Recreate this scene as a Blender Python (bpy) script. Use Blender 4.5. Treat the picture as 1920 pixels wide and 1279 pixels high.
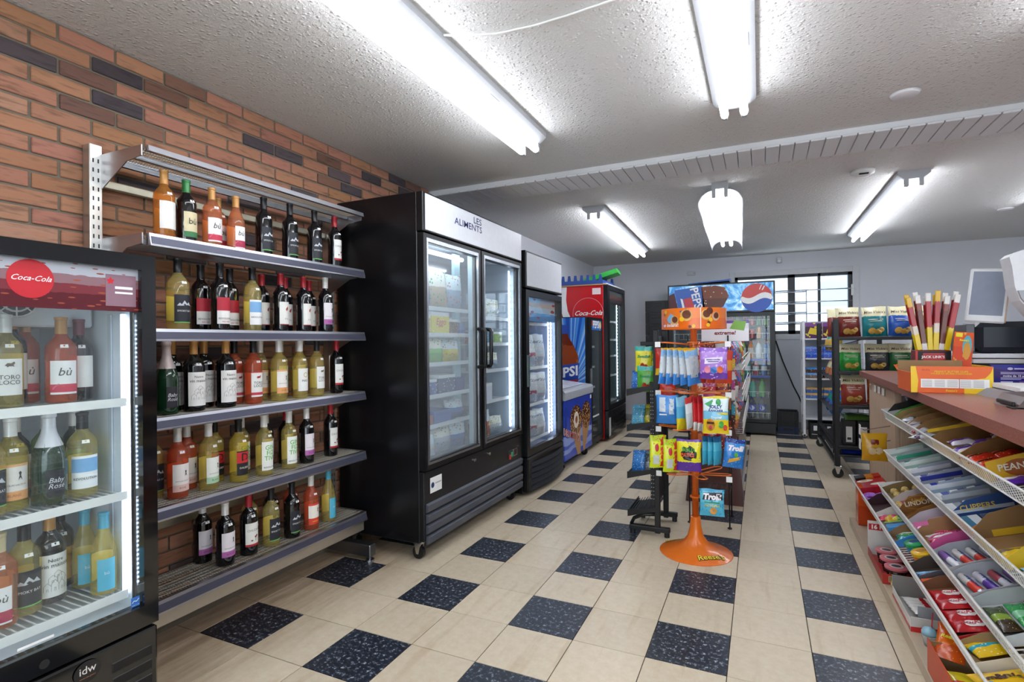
import bpy, math, random
from mathutils import Vector, Matrix
for o in list(bpy.data.objects): bpy.data.objects.remove(o)
S = bpy.context.scene; COL = S.collection
rnd = random.Random(7); PI = math.pi
# ------------------------------------------------------------------ camera
cam_d = bpy.data.cameras.new('camera'); cam = bpy.data.objects.new('camera', cam_d); COL.objects.link(cam)
cam_d.lens = 18.826; cam_d.sensor_width = 36; cam_d.clip_start = .02; cam_d.clip_end = 60
_yaw, _pit, _rol = .4338, .00144, -.00986
_R = Vector((math.cos(_yaw), math.sin(_yaw), 0)); _F = Vector((-math.sin(_yaw), math.cos(_yaw), 0)); _U = Vector((0, 0, 1))
_F2 = _F*math.cos(_pit) + _U*math.sin(_pit); _U2 = _U*math.cos(_pit) - _F*math.sin(_pit)
_R3 = _R*math.cos(_rol) + _U2*math.sin(_rol); _U3 = _U2*math.cos(_rol) - _R*math.sin(_rol)
_m = Matrix((_R3, _U3, -_F2)).transposed().to_4x4(); _m.translation = (.12614, -2.17199, 1.27068)
cam.matrix_world = _m; S.camera = cam
# ------------------------------------------------------------------ world, exposure
W = bpy.data.worlds.new('daylight'); S.world = W; W.use_nodes = True
bg = W.node_tree.nodes['Background']; bg.inputs[0].default_value = (.93, .96, 1, 1); bg.inputs[1].default_value = 3.0
S.view_settings.view_transform = 'Standard'; S.view_settings.look = 'None'
S.view_settings.gamma = 1; S.view_settings.use_curve_mapping = False
S.view_settings.exposure = 0.95
TUBE_POWER = 8.6
cy = S.cycles
cy.max_bounces = 7; cy.diffuse_bounces = 3; cy.glossy_bounces = 3; cy.transmission_bounces = 4; cy.transparent_max_bounces = 14
cy.caustics_reflective = False; cy.caustics_refractive = False; cy.sample_clamp_indirect = 4; cy.use_denoising = True
cy.use_adaptive_sampling = True; cy.adaptive_threshold = .05
# sampling aid only: marks the added shop window opening behind the viewer (gives off no light itself)
_pl = bpy.data.lights.new('shop_window_portal', 'AREA'); _pl.shape = 'RECTANGLE'; _pl.size = 3.9; _pl.size_y = 1.9; _pl.cycles.is_portal = True
_po = bpy.data.objects.new('shop_window_portal', _pl); COL.objects.link(_po); _po.location = (.95, -4.58, 1.4); _po.rotation_euler = (PI/2, 0, 0)
_pl2 = bpy.data.lights.new('back_window_portal', 'AREA'); _pl2.shape = 'RECTANGLE'; _pl2.size = 1.48; _pl2.size_y = .85; _pl2.cycles.is_portal = True
_po2 = bpy.data.objects.new('back_window_portal', _pl2); COL.objects.link(_po2); _po2.location = (.54, 6.5, 1.765); _po2.rotation_euler = (-PI/2, 0, 0)
# ------------------------------------------------------------------ materials
def lin(c):
    if isinstance(c, str):
        c = c.lstrip('#'); c = [int(c[i:i+2], 16)/255 for i in (0, 2, 4)]
    return tuple((x/12.92 if x <= .04045 else ((x+.055)/1.055)**2.4) for x in c[:3]) + (1,)
MC = {}
def nodes(name):
    m = bpy.data.materials.new(name); m.use_nodes = True
    nt = m.node_tree; b = nt.nodes['Principled BSDF']
    return m, nt, b
def tex(nt, kind, scale, coord='Object', **kw):
    tc = nt.nodes.new('ShaderNodeTexCoord'); t = nt.nodes.new('ShaderNodeTex'+kind)
    nt.links.new(tc.outputs[coord], t.inputs['Vector'])
    if 'Scale' in t.inputs: t.inputs['Scale'].default_value = scale
    for k, v in kw.items():
        if k in t.inputs: t.inputs[k].default_value = v
        else: setattr(t, k, v)
    return t
def ramp(nt, src, stops, interp='LINEAR'):
    r = nt.nodes.new('ShaderNodeValToRGB'); r.color_ramp.interpolation = interp
    e = r.color_ramp.elements
    while len(e) > 1: e.remove(e[-1])
    for i, (p, c) in enumerate(stops):
        x = e[0] if i == 0 else e.new(p)
        x.position = p; x.color = lin(c)
    nt.links.new(src, r.inputs[0]); return r
def bump(nt, b, src, dist, strength=1):
    n = nt.nodes.new('ShaderNodeBump'); n.inputs['Distance'].default_value = dist; n.inputs['Strength'].default_value = strength
    nt.links.new(src, n.inputs['Height']); nt.links.new(n.outputs[0], b.inputs['Normal'])
def M(c, rough=.5, metal=0, var=.06, scale=30, bmp=0, coat=0, emit=0):
    """plain coloured surface with a faint procedural mottling"""
    k = (c, rough, metal, var, scale, bmp, coat, emit)
    if k in MC: return MC[k]
    m, nt, b = nodes('surface_'+str(c).strip('#'))
    base = lin(c); n = tex(nt, 'Noise', scale)
    mx = nt.nodes.new('ShaderNodeMix'); mx.data_type = 'RGBA'; mx.blend_type = 'MULTIPLY'
    mx.inputs[0].default_value = 1; mx.inputs[6].default_value = base
    r = nt.nodes.new('ShaderNodeMapRange'); r.inputs[3].default_value = 1-var; r.inputs[4].default_value = 1+var
    nt.links.new(n.outputs[0], r.inputs[0]); nt.links.new(r.outputs[0], mx.inputs[7])
    nt.links.new(mx.outputs[2], b.inputs['Base Color'])
    b.inputs['Roughness'].default_value = rough; b.inputs['Metallic'].default_value = metal
    if coat: b.inputs['Coat Weight'].default_value = coat; b.inputs['Coat Roughness'].default_value = .06
    if bmp: bump(nt, b, n.outputs[0], bmp)
    if emit:
        b.inputs['Emission Color'].default_value = base; b.inputs['Emission Strength'].default_value = emit; m.cycles.emission_sampling = 'NONE'
    MC[k] = m; return m
def pane_mat(name, tint=(1, 1, 1), haze=.02, refl=1.0):
    """thin glass sheet: clear, a little haze, Fresnel reflection"""
    if name in MC: return MC[name]
    m, nt, b = nodes(name); nt.nodes.remove(b); out = nt.nodes['Material Output']
    tr = nt.nodes.new('ShaderNodeBsdfTransparent'); tr.inputs[0].default_value = (*tint, 1)
    df = nt.nodes.new('ShaderNodeBsdfDiffuse'); df.inputs[0].default_value = (.85, .9, .93, 1)
    gl = nt.nodes.new('ShaderNodeBsdfGlossy'); gl.inputs['Roughness'].default_value = .02
    a = nt.nodes.new('ShaderNodeMixShader'); a.inputs[0].default_value = haze
    nt.links.new(tr.outputs[0], a.inputs[1]); nt.links.new(df.outputs[0], a.inputs[2])
    lw = nt.nodes.new('ShaderNodeLayerWeight'); lw.inputs[0].default_value = .5
    pw = nt.nodes.new('ShaderNodeMath'); pw.operation = 'POWER'; pw.inputs[1].default_value = 5
    nt.links.new(lw.outputs['Facing'], pw.inputs[0])
    mu = nt.nodes.new('ShaderNodeMath'); mu.operation = 'MULTIPLY_ADD'; mu.inputs[1].default_value = .92*refl; mu.inputs[2].default_value = .035*refl
    nt.links.new(pw.outputs[0], mu.inputs[0])
    c = nt.nodes.new('ShaderNodeMixShader'); nt.links.new(mu.outputs[0], c.inputs[0])
    nt.links.new(a.outputs[0], c.inputs[1]); nt.links.new(gl.outputs[0], c.inputs[2])
    nt.links.new(c.outputs[0], out.inputs[0]); MC[name] = m; return m
def wine_mat(c, clear=.6):
    k = ('wine', c, clear)
    if k in MC: return MC[k]
    m = pane_mat('wine_glass_'+c.strip('#')+str(clear), lin(c)[:3], 0, 1)
    for n in m.node_tree.nodes:
        if n.type == 'BSDF_DIFFUSE':
            n.inputs[0].default_value = lin(c)
        if n.type == 'MIX_SHADER' and not n.inputs[0].is_linked: n.inputs[0].default_value = 1-clear
    MC[k] = m; return m
def glow(c, s, sampled=True):
    k = ('glow', c, s, sampled)
    if k in MC: return MC[k]
    m, nt, b = nodes('lit_'+c.strip('#')); b.inputs['Base Color'].default_value = lin(c)
    b.inputs['Emission Color'].default_value = lin(c); b.inputs['Emission Strength'].default_value = s
    m.cycles.emission_sampling = 'FRONT' if sampled else 'NONE'
    MC[k] = m; return m
def PR(*stops, blob=None, rough=.22, axis='Z', scale=9, dist=.5):
    """printed film or card: colour bands along Generated axis, optional second-colour blobs (colour, threshold)"""
    k = ('print', stops, blob, rough, axis, scale)
    if k in MC: return MC[k]
    m, nt, b = nodes('print_'+stops[0][1].strip('#') if not isinstance(stops[0], str) else 'print_'+stops[0].strip('#'))
    if isinstance(stops[0], str): stops = tuple((i/len(stops), c) for i, c in enumerate(stops))
    tc = nt.nodes.new('ShaderNodeTexCoord'); sp = nt.nodes.new('ShaderNodeSeparateXYZ')
    nt.links.new(tc.outputs['Generated'], sp.inputs[0])
    nz = tex(nt, 'Noise', scale, 'Generated', Detail=3.0)
    ad = nt.nodes.new('ShaderNodeMath'); ad.operation = 'MULTIPLY_ADD'
    ad.inputs[1].default_value = .16*dist; nt.links.new(nz.outputs[0], ad.inputs[0])
    sb = nt.nodes.new('ShaderNodeMath'); sb.operation = 'SUBTRACT'; sb.inputs[1].default_value = .08*dist
    nt.links.new(sp.outputs['XYZ'.index(axis)], sb.inputs[0]); nt.links.new(sb.outputs[0], ad.inputs[2])
    r = ramp(nt, ad.outputs[0], stops, 'CONSTANT'); src = r.outputs[0]
    if blob:
        vo = tex(nt, 'Voronoi', scale*.8, 'Generated')
        cr = ramp(nt, vo.outputs['Distance'], [(0, '#ffffff'), (blob[1], '#000000')], 'CONSTANT')
        mx = nt.nodes.new('ShaderNodeMix'); mx.data_type = 'RGBA'
        nt.links.new(cr.outputs[0], mx.inputs[0]); nt.links.new(src, mx.inputs[6]); mx.inputs[7].default_value = lin(blob[0])
        src = mx.outputs[2]
    nt.links.new(src, b.inputs['Base Color']); b.inputs['Roughness'].default_value = rough
    MC[k] = m; return m
# ------------------------------------------------------------------ mesh builder
class MB:
    def __init__(s): s.v = []; s.f = []
    def box(s, a, b):
        n = len(s.v); (x0, y0, z0), (x1, y1, z1) = a, b
        s.v += [(x0,y0,z0),(x1,y0,z0),(x1,y1,z0),(x0,y1,z0),(x0,y0,z1),(x1,y0,z1),(x1,y1,z1),(x0,y1,z1)]
        s.f += [tuple(n+i for i in q) for q in ((0,3,2,1),(4,5,6,7),(0,1,5,4),(1,2,6,5),(2,3,7,6),(3,0,4,7))]; return s
    def cbox(s, a, b, c=.003):
        """box with chamfered edges"""
        n = len(s.v); lo, hi = a, b; vid = {}
        c = min([c]+[abs(hi[i]-lo[i])*.45 for i in range(3)])
        for k in range(8):
            sg = [(k >> i) & 1 for i in range(3)]
            for ax in range(3):
                p = []
                for i in range(3):
                    e = hi[i] if sg[i] else lo[i]
                    p.append(e if i == ax else (e-c if sg[i] else e+c))
                vid[k, ax] = len(s.v); s.v.append(tuple(p))
        fs = []
        for ax in range(3):
            o = [i for i in range(3) if i != ax]
            for sgn in (0, 1):
                ks = [(sgn << ax) | (p << o[0]) | (q << o[1]) for p, q in ((0,0),(1,0),(1,1),(0,1))]
                fs.append([vid[k, ax] for k in ks])
            for p in (0, 1):
                for q in (0, 1):
                    k0 = (p << o[0]) | (q << o[1]); k1 = k0 | (1 << ax)
                    fs.append([vid[k0, o[0]], vid[k1, o[0]], vid[k1, o[1]], vid[k0, o[1]]])
        for k in range(8): fs.append([vid[k, 0], vid[k, 1], vid[k, 2]])
        ce = Vector([(lo[i]+hi[i])/2 for i in range(3)])
        for f in fs:
            p = [Vector(s.v[i]) for i in f]; nn = (p[1]-p[0]).cross(p[2]-p[0])
            s.f.append(tuple(f) if nn.dot(sum(p, Vector())/len(p)-ce) > 0 else tuple(reversed(f)))
        return s
    def cyl(s, p0, p1, r, n=10, r2=None, caps=True):
        p0, p1 = Vector(p0), Vector(p1); d = (p1-p0).normalized(); r2 = r if r2 is None else r2
        a = d.orthogonal().normalized(); b = d.cross(a); k = len(s.v)
        for p, rr in ((p0, r), (p1, r2)):
            for i in range(n):
                t = 2*PI*i/n; s.v.append(tuple(p+a*math.cos(t)*rr+b*math.sin(t)*rr))
        for i in range(n):
            j = (i+1) % n; s.f.append((k+i, k+j, k+n+j, k+n+i))
        if caps: s.f += [tuple(k+i for i in reversed(range(n))), tuple(k+n+i for i in range(n))]
        return s
    def tube(s, pts, r, n=6, closed=False):
        pts = [Vector(p) for p in pts]; k = len(s.v); m = len(pts); up = None
        for i, p in enumerate(pts):
            if closed: d = pts[(i+1) % m]-pts[i-1]
            else: d = pts[min(i+1, m-1)]-pts[max(i-1, 0)]
            d.normalize()
            a = d.orthogonal().normalized() if up is None else (up-d*up.dot(d)).normalized()
            up = a; b = d.cross(a)
            for q in range(n):
                t = 2*PI*q/n; s.v.append(tuple(p+(a*math.cos(t)+b*math.sin(t))*r))
        for i in range(m if closed else m-1):
            for q in range(n):
                j = (q+1) % n; i2 = (i+1) % m
                s.f.append((k+i*n+q, k+i*n+j, k+i2*n+j, k+i2*n+q))
        if not closed: s.f += [tuple(k+q for q in reversed(range(n))), tuple(k+(m-1)*n+q for q in range(n))]
        return s
    def lathe(s, prof, n=16, c=(0, 0), a0=0, a1=2*PI, close=True):
        k = len(s.v); full = abs(a1-a0-2*PI) < 1e-6; na = n if full else n+1
        for r, z in prof:
            for i in range(na):
                t = a0+(a1-a0)*i/n; s.v.append((c[0]+r*math.cos(t), c[1]+r*math.sin(t), z))
        for q in range(len(prof)-1):
            for i in range(n):
                j = (i+1) % na; s.f.append((k+q*na+i, k+q*na+j, k+(q+1)*na+j, k+(q+1)*na+i))
        if close and full:
            if prof[0][0] > 1e-5: s.f.append(tuple(k+i for i in reversed(range(n))))
            if prof[-1][0] > 1e-5: s.f.append(tuple(k+(len(prof)-1)*n+i for i in range(n)))
        return s
    def grid(s, fn, nu, nv):
        k = len(s.v)
        for j in range(nv+1):
            for i in range(nu+1): s.v.append(tuple(fn(i/nu, j/nv)))
        for j in range(nv):
            for i in range(nu):
                q = k+j*(nu+1)+i; s.f.append((q, q+1, q+nu+2, q+nu+1))
        return s
    def prism(s, pts, t0, t1, ax='y'):
        """polygon (2-D points) swept along an axis; ax y: points are (x,z); ax x: (y,z); ax z: (x,y)"""
        def mk(p, t): return {'y': (p[0], t, p[1]), 'x': (t, p[0], p[1]), 'z': (p[0], p[1], t)}[ax]
        k = len(s.v); n = len(pts)
        s.v += [mk(p, t0) for p in pts]+[mk(p, t1) for p in pts]
        s.f += [tuple(range(k, k+n)), tuple(reversed(range(k+n, k+2*n)))]
        s.f += [(k+i, k+n+i, k+n+(i+1) % n, k+(i+1) % n) for i in range(n)]; return s
    def mesh(s, name, mat, smooth=False):
        me = bpy.data.meshes.new(name); me.from_pydata(s.v, [], s.f)
        if mat: me.materials.append(mat)
        if smooth: me.shade_smooth()
        if smooth == 'auto': me.set_sharp_from_angle(angle=math.radians(40))
        return me
    def build(s, name, mat, parent=None, smooth=False, loc=(0, 0, 0), rot=(0, 0, 0)):
        return obj(name, s.mesh(name, mat, smooth), parent, loc, rot)
def obj(name, me, parent=None, loc=(0, 0, 0), rot=(0, 0, 0)):
    o = bpy.data.objects.new(name, me); COL.objects.link(o); o.location = loc; o.rotation_euler = rot
    if parent: o.parent = parent
    return o
def tag(o, label, cat, group=None):
    o['label'] = label; o['category'] = cat
    if group: o['group'] = group
    return o
def thing(name, label, cat, loc=(0, 0, 0), rz=0, group=None):
    o = bpy.data.objects.new(name, None); COL.objects.link(o); o.empty_display_size = .05
    o.location = loc; o.rotation_euler = (0, 0, rz); return tag(o, label, cat, group)
def struct(o): o['kind'] = 'structure'; return o
def stuff(o): o['kind'] = 'stuff'; return o
def copy_tree(root, loc=None, rot=None, parent=None):
    r = root.copy(); COL.objects.link(r); r.parent = parent
    if loc is not None: r.location = loc
    if rot is not None: r.rotation_euler = rot
    for ch in root.children: copy_tree(ch, parent=r)
    return r
def bx(name, a, b, mat, parent=None, c=.004, **kw): return MB().cbox(a, b, c).build(name, mat, parent, **kw)
ORD = ['first', 'second', 'third', 'fourth', 'fifth', 'sixth', 'seventh', 'eighth', 'ninth', 'tenth', 'eleventh', 'twelfth', 'thirteenth', 'fourteenth', 'fifteenth', 'sixteenth', 'seventeenth', 'eighteenth']
# ------------------------------------------------------------------ lettering (flat print)
TC = {}
def tmesh(s, italic=0, bold=0):
    k = (s, italic, bold)
    if k in TC: return TC[k]
    cu = bpy.data.curves.new('lettering', 'FONT'); cu.body = s; cu.size = 1; cu.align_x = 'CENTER'; cu.align_y = 'CENTER'
    cu.shear = italic; cu.offset = bold; cu.resolution_u = 2; cu.space_line = .85
    o = bpy.data.objects.new('lettering', cu); ev = o; me = o.to_mesh()
    vs = [tuple(v.co) for v in me.vertices]; fs = [tuple(p.vertices) for p in me.polygons]
    ev.to_mesh_clear(); bpy.data.objects.remove(o); bpy.data.curves.remove(cu)
    w = max(v[0] for v in vs)-min(v[0] for v in vs) if vs else 1
    TC[k] = (vs, fs, w); return TC[k]
PC = {}
def letter(s, mat, parent, fn, size=None, width=None, italic=0, bold=.0, rot=0, key=None, name='lettering'):
    """fn(a, b) -> local point for text-plane coordinates a (right), b (up)"""
    kk = (s, mat.name, size, width, italic, bold, rot, key)
    if key is not None and kk in PC: return obj(name, PC[kk], parent)
    vs, fs, w = tmesh(s, italic, bold); sc = size if width is None else width/w
    ca, sa = math.cos(rot)*sc, math.sin(rot)*sc
    m = MB(); m.v = [tuple(fn(v[0]*ca-v[1]*sa, v[0]*sa+v[1]*ca)) for v in vs]; m.f = list(fs)
    me = m.mesh('lettering', mat)
    if key is not None: PC[kk] = me
    return obj(name, me, parent)
def on_x(x, y, z): return lambda a, b: (x, y+a, z+b)       # print on a face looking +x, read from the aisle
def on_y(x, y, z): return lambda a, b: (x+a, y, z+b)       # print on a face looking -y
def flat_poly(name, pts, mat, parent, fn):
    m = MB(); m.v = [tuple(fn(a, b)) for a, b in pts]; m.f = [tuple(range(len(pts)))]
    return m.build(name, mat, parent)
WHITE = M('#f2f2f0', .5); INK = M('#17181c', .5); BLACK = M('#0b0c0f', .35); GLOSS = M('#08090c', .12, coat=.6)
CHROME = M('#c9cacb', .22, 1); ALU = M('#b9bbc2', .32, 1); STEEL = M('#8f9296', .35, 1); LINER = M('#cfd8e2', .45)
PANE = pane_mat('door_glass', (.96, .985, .985), .02, 1); ACRYL = pane_mat('clear_plastic', (.97, .97, .97), .06, .8)
# ================================================================== SETTING
T = .3048; H = 2.5; XL = -2.28; XW = -2.36; YB = 6.43; XR = 3.3; YF = -4.6
def tile_mat(dark):
    m, nt, b = nodes('vinyl_tile_'+('black' if dark else 'cream'))
    oi = nt.nodes.new('ShaderNodeObjectInfo')
    n = tex(nt, 'Noise', 55 if dark else 26, Detail=6.0, Roughness=.7)
    if dark: r = ramp(nt, n.outputs[0], [(0, '#171b24'), (.5, '#272d39'), (.56, '#3a414e'), (.61, '#858c97'), (.69, '#c5c9cf')])
    else: r = ramp(nt, n.outputs[0], [(0, '#c4b095'), (.4, '#d6c5aa'), (.6, '#dccdb4'), (1, '#e3d6c1')])
    hs = nt.nodes.new('ShaderNodeHueSaturation'); mr = nt.nodes.new('ShaderNodeMapRange')
    mr.inputs[3].default_value = .95; mr.inputs[4].default_value = 1.04
    nt.links.new(oi.outputs['Random'], mr.inputs[0]); nt.links.new(mr.outputs[0], hs.inputs['Value'])
    nt.links.new(r.outputs[0], hs.inputs['Color'])
    # scuffs: faint long brownish wear marks
    geo = nt.nodes.new('ShaderNodeNewGeometry'); mp = nt.nodes.new('ShaderNodeMapping'); mp.inputs['Scale'].default_value = (7, .8, 1)
    nt.links.new(geo.outputs['Position'], mp.inputs[0]); w = nt.nodes.new('ShaderNodeTexNoise'); w.inputs['Scale'].default_value = 2.2; w.inputs['Detail'].default_value = 5
    nt.links.new(mp.outputs[0], w.inputs[0]); rr = ramp(nt, w.outputs[0], [(.56, '#ffffff'), (.72, '#e2d6c6')])
    mx = nt.nodes.new('ShaderNodeMix'); mx.data_type = 'RGBA'; mx.blend_type = 'MULTIPLY'; mx.inputs[0].default_value = .6
    nt.links.new(hs.outputs[0], mx.inputs[6]); nt.links.new(rr.outputs[0], mx.inputs[7])
    # streaky brown tint in the tiles, stronger towards the foot of the wine shelving
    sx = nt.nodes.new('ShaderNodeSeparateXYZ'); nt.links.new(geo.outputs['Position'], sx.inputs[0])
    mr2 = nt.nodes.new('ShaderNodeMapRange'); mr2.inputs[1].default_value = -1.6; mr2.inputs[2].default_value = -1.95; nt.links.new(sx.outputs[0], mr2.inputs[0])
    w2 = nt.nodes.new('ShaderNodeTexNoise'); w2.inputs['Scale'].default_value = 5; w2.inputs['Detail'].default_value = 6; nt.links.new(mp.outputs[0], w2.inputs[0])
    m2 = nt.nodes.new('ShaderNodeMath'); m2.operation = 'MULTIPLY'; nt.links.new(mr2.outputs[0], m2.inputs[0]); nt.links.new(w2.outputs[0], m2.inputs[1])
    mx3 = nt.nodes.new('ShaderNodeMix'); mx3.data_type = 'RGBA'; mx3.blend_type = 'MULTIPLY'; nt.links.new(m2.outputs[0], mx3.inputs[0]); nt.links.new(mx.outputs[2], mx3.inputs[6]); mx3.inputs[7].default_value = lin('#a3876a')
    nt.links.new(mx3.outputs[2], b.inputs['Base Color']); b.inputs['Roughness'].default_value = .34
    return m
floor = struct(bx('floor', (-2.5, YF, -.12), (XR+.1, YB+.1, -.0035), M('#3b342d', .8), c=.001))
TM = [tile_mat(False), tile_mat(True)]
g = .0017
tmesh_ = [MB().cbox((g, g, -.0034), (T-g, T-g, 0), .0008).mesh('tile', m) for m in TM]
rest = [MB(), MB()]
for i in range(-8, 11):
    for j in range(-15, 21):
        dk = 1 if (i % 2 == 1 and j % 2 == 0) else 0
        if (i <= 2 and j >= -3) or (i in (3, 4) and j >= 10):
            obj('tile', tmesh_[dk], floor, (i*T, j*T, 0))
        else: rest[dk].box((i*T+g, j*T+g, -.0034), ((i+1)*T-g, (j+1)*T-g, 0))
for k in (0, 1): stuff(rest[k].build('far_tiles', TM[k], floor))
# ---- ceiling with popcorn texture
def popcorn():
    m, nt, b = nodes('stippled_ceiling')
    n = tex(nt, 'Noise', 85, Detail=3.0, Roughness=.6); n2 = tex(nt, 'Voronoi', 44)
    r = ramp(nt, n2.outputs['Distance'], [(0, '#ffffff'), (.35, '#000000')])
    mx = nt.nodes.new('ShaderNodeMath'); mx.operation = 'MULTIPLY_ADD'; mx.inputs[1].default_value = 1.0
    nt.links.new(n.outputs[0], mx.inputs[0]); nt.links.new(r.outputs[0], mx.inputs[2])
    b.inputs['Base Color'].default_value = lin('#dedddb'); b.inputs['Roughness'].default_value = .75
    bump(nt, b, mx.outputs[0], .006, .9); return m
POP = popcorn()
ceiling = struct(bx('ceiling', (-2.5, YF, H), (XR+.1, YB+.1, H+.1), POP, c=.001))
PAINT = M('#dfe0e3', .6, var=.02, scale=8)
beam = struct(MB().box((XW, 1.505, H-.035), (XR, 1.83, H+.02)).build('trim_1', PAINT))
bm_me = MB().cbox((0, 0, 0), (.076, .345, .014), .003).mesh('brick', PAINT)
for k in range(48): obj('brick', bm_me, beam, (XL+.02+k*.081, 1.495, H-.047))
# ---- left wall: brick part
mortar = M('#776d5f', .9, scale=60, bmp=.003)
wall_left = struct(bx('wall_left', (-2.5, YF, 0), (XL-.008, 1.46, H), mortar, c=.001))
def brick_mat(cols, nm):
    m, nt, b = nodes('fired_brick_'+nm); oi = nt.nodes.new('ShaderNodeObjectInfo')
    r = ramp(nt, oi.outputs['Random'], [(i/max(1, len(cols)-1), c) for i, c in enumerate(cols)])
    tc = nt.nodes.new('ShaderNodeTexCoord'); mp = nt.nodes.new('ShaderNodeMapping'); mp.inputs['Scale'].default_value = (20, 7, 45)
    ad = nt.nodes.new('ShaderNodeVectorMath'); nt.links.new(tc.outputs['Object'], ad.inputs[0]); nt.links.new(oi.outputs['Location'], ad.inputs[1])
    nt.links.new(ad.outputs[0], mp.inputs[0]); n = nt.nodes.new('ShaderNodeTexNoise'); n.inputs['Scale'].default_value = 1.5; n.inputs['Detail'].default_value = 6
    nt.links.new(mp.outputs[0], n.inputs[0]); rr = ramp(nt, n.outputs[0], [(.25, '#9c9894'), (.5, '#ffffff'), (.8, '#ffe9dd')])
    mx = nt.nodes.new('ShaderNodeMix'); mx.data_type = 'RGBA'; mx.blend_type = 'MULTIPLY'; mx.inputs[0].default_value = .75
    nt.links.new(r.outputs[0], mx.inputs[6]); nt.links.new(rr.outputs[0], mx.inputs[7]); nt.links.new(mx.outputs[2], b.inputs['Base Color'])
    b.inputs['Roughness'].default_value = .8; bump(nt, b, n.outputs[0], .0025); return m
BR = [brick_mat(['#a3735a', '#aa7a5b', '#a87260', '#a0724e', '#b0846c'], 'red'), brick_mat(['#54494a', '#463d42', '#5f5253'], 'dark'), brick_mat(['#7d5a49', '#6f5044', '#86604c'], 'brown')]
br_me = [MB().cbox((-.03, -.095, -.028), (0, .095, .028), .003).mesh('brick', m) for m in BR]
DARK = {(2, -1.144): 1, (1, -.844): 1, (3, -.841): 1, (2, -.151): 1, (2, .051): 1, (2, .443): 1, (3, .537): 1, (1, .745): 1, (0, 1.06): 1, (5, .133): 1, (1, 1.139): 1,
        (0, -.549): 2, (1, -.633): 2, (1, .339): 2, (3, .34): 2, (2, -.957): 2, (4, -.947): 2, (8, -.783): 1, (12, -.471): 1, (10, -.208): 1, (4, -.75): 2}
restb = [MB(), MB(), MB()]; nb = 0
for r in range(38):
    zc = 2.4645-.065*r
    y = -1.148-.2*17 if r % 2 == 0 else -1.037-.2*17
    if zc < .03: continue
    while y < 1.46:
        kind = 0
        for (rr_, yy), kd in DARK.items():
            if rr_ == r and abs(yy-y) < .1: kind = kd
        if kind == 0 and r > 5 and rnd.random() < .1: kind = rnd.choice((1, 2))
        if kind == 0 and r <= 5 and rnd.random() < .04: kind = 2
        dx = rnd.uniform(-.0015, .0015)
        y1 = min(y+.095, 1.455)
        if y > -1.36 and y < 1.36 and nb < 298 and r < 23:
            nb += 1; obj('brick', br_me[kind], wall_left, (XL+dx, y, zc))
        else: restb[kind].box((XL-.03, y-.095, zc-.028), (XL+dx, y1, zc+.028))
        y += .2
for k in range(3): stuff(restb[k].build('far_bricks', BR[k], wall_left))
WALLP = M('#e2e4eb', .7, var=.025, scale=6)
struct(MB().box((-2.5, 1.46, 0), (XW, YB, H)).build('wall_left_plain', WALLP))
# ---- back wall with window opening x -.205..1.28, z 1.34..2.19
wb = MB(); wx0, wx1, wz0, wz1 = -.205, 1.28, 1.34, 2.19
for a, b in (((XW, 0), (wx0, H)), ((wx1, 0), (XR, H)), ((wx0, 0), (wx1, wz0)), ((wx0, wz1), (wx1, H))):
    wb.box((a[0], YB, a[1]), (b[0], YB+.12, b[1]))
struct(wb.build('wall_back', WALLP))
struct(MB().box((XR, YF, 0), (XR+.1, YB, H)).build('wall_right', WALLP))
wfr = MB()
for a, b in (((-2.5, 0), (-1, H)), ((2.9, 0), (XR+.1, H)), ((-1, 0), (2.9, .45)), ((-1, 2.35), (2.9, H))): wfr.box((a[0], YF-.1, a[1]), (b[0], YF, b[1]))
struct(wfr.build('wall_front', WALLP))
shopw = struct(MB().box((-1, YF-.06, .45), (2.9, YF-.055, 2.35)).build('added_window', pane_mat('window_glass', (.9, .95, .97), .03, .8)))  # unseen shop window, added to bring daylight in from behind the viewer
for x in (-1, .28, 1.58, 2.86): bx('window_frame', (x, YF-.08, .45), (x+.04, YF-.03, 2.35), M('#2b2c33', .4), shopw)
for z in (.45, 2.31): bx('window_frame', (-.96, YF-.08, z), (2.86, YF-.03, z+.04), M('#2b2c33', .4), shopw)
# low wainscot panel under the window, base board
bb = struct(bx('baseboard_back', (XW, YB-.012, 0), (XR, YB, .09), M('#aeb0b4', .5)))
win = struct(MB().box((wx0, YB+.055, wz0), (wx1, YB+.06, wz1)).build('window_1', pane_mat('window_glass', (.9, .95, .97), .03, .8)))
FR = M('#2b2c33', .4); wf = MB()
for x0, x1 in ((wx0, wx0+.04), (wx1-.05, wx1), (.494, .585), (.868, .902)): wf.box((x0, YB+.02, wz0), (x1, YB+.09, wz1))
for z0, z1 in ((wz0, wz0+.05), (wz1-.04, wz1)): wf.box((wx0, YB+.02, z0), (wx1, YB+.09, z1))
wf.build('window_frame', FR, win)
tr = MB(); o_ = .075
for a, b in (((wx0-o_, wz0-o_), (wx0, wz1+o_)), ((wx1, wz0-o_), (wx1+o_, wz1+o_)), ((wx0, wz1), (wx1, wz1+o_)), ((wx0, wz0-o_), (wx1, wz0))):
    tr.cbox((a[0], YB-.022, a[1]), (b[0], YB+.02, b[1]), .004)
tr.build('window_trim', M('#dcdde1', .5), win)
for z in (1.955, 1.935, 1.79, 1.77, 1.645, 1.625, 1.505, 1.485):
    x1 = 1.27 if z in (1.955, 1.79, 1.625, 1.485) else .72
    MB().cyl((.33 if x1 > 1 else wx0, YB-.05, z), (x1, YB-.05, z), .008, 8).build('security_bar', ALU, win, True)
MB().cyl((.72, YB-.05, 1.48), (.72, YB-.05, 1.96), .006, 6).build('security_bar', ALU, win, True)
bx('bar_bracket', (1.262, YB-.065, 1.86), (1.285, YB-.02, 2.01), WHITE, win)
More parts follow.
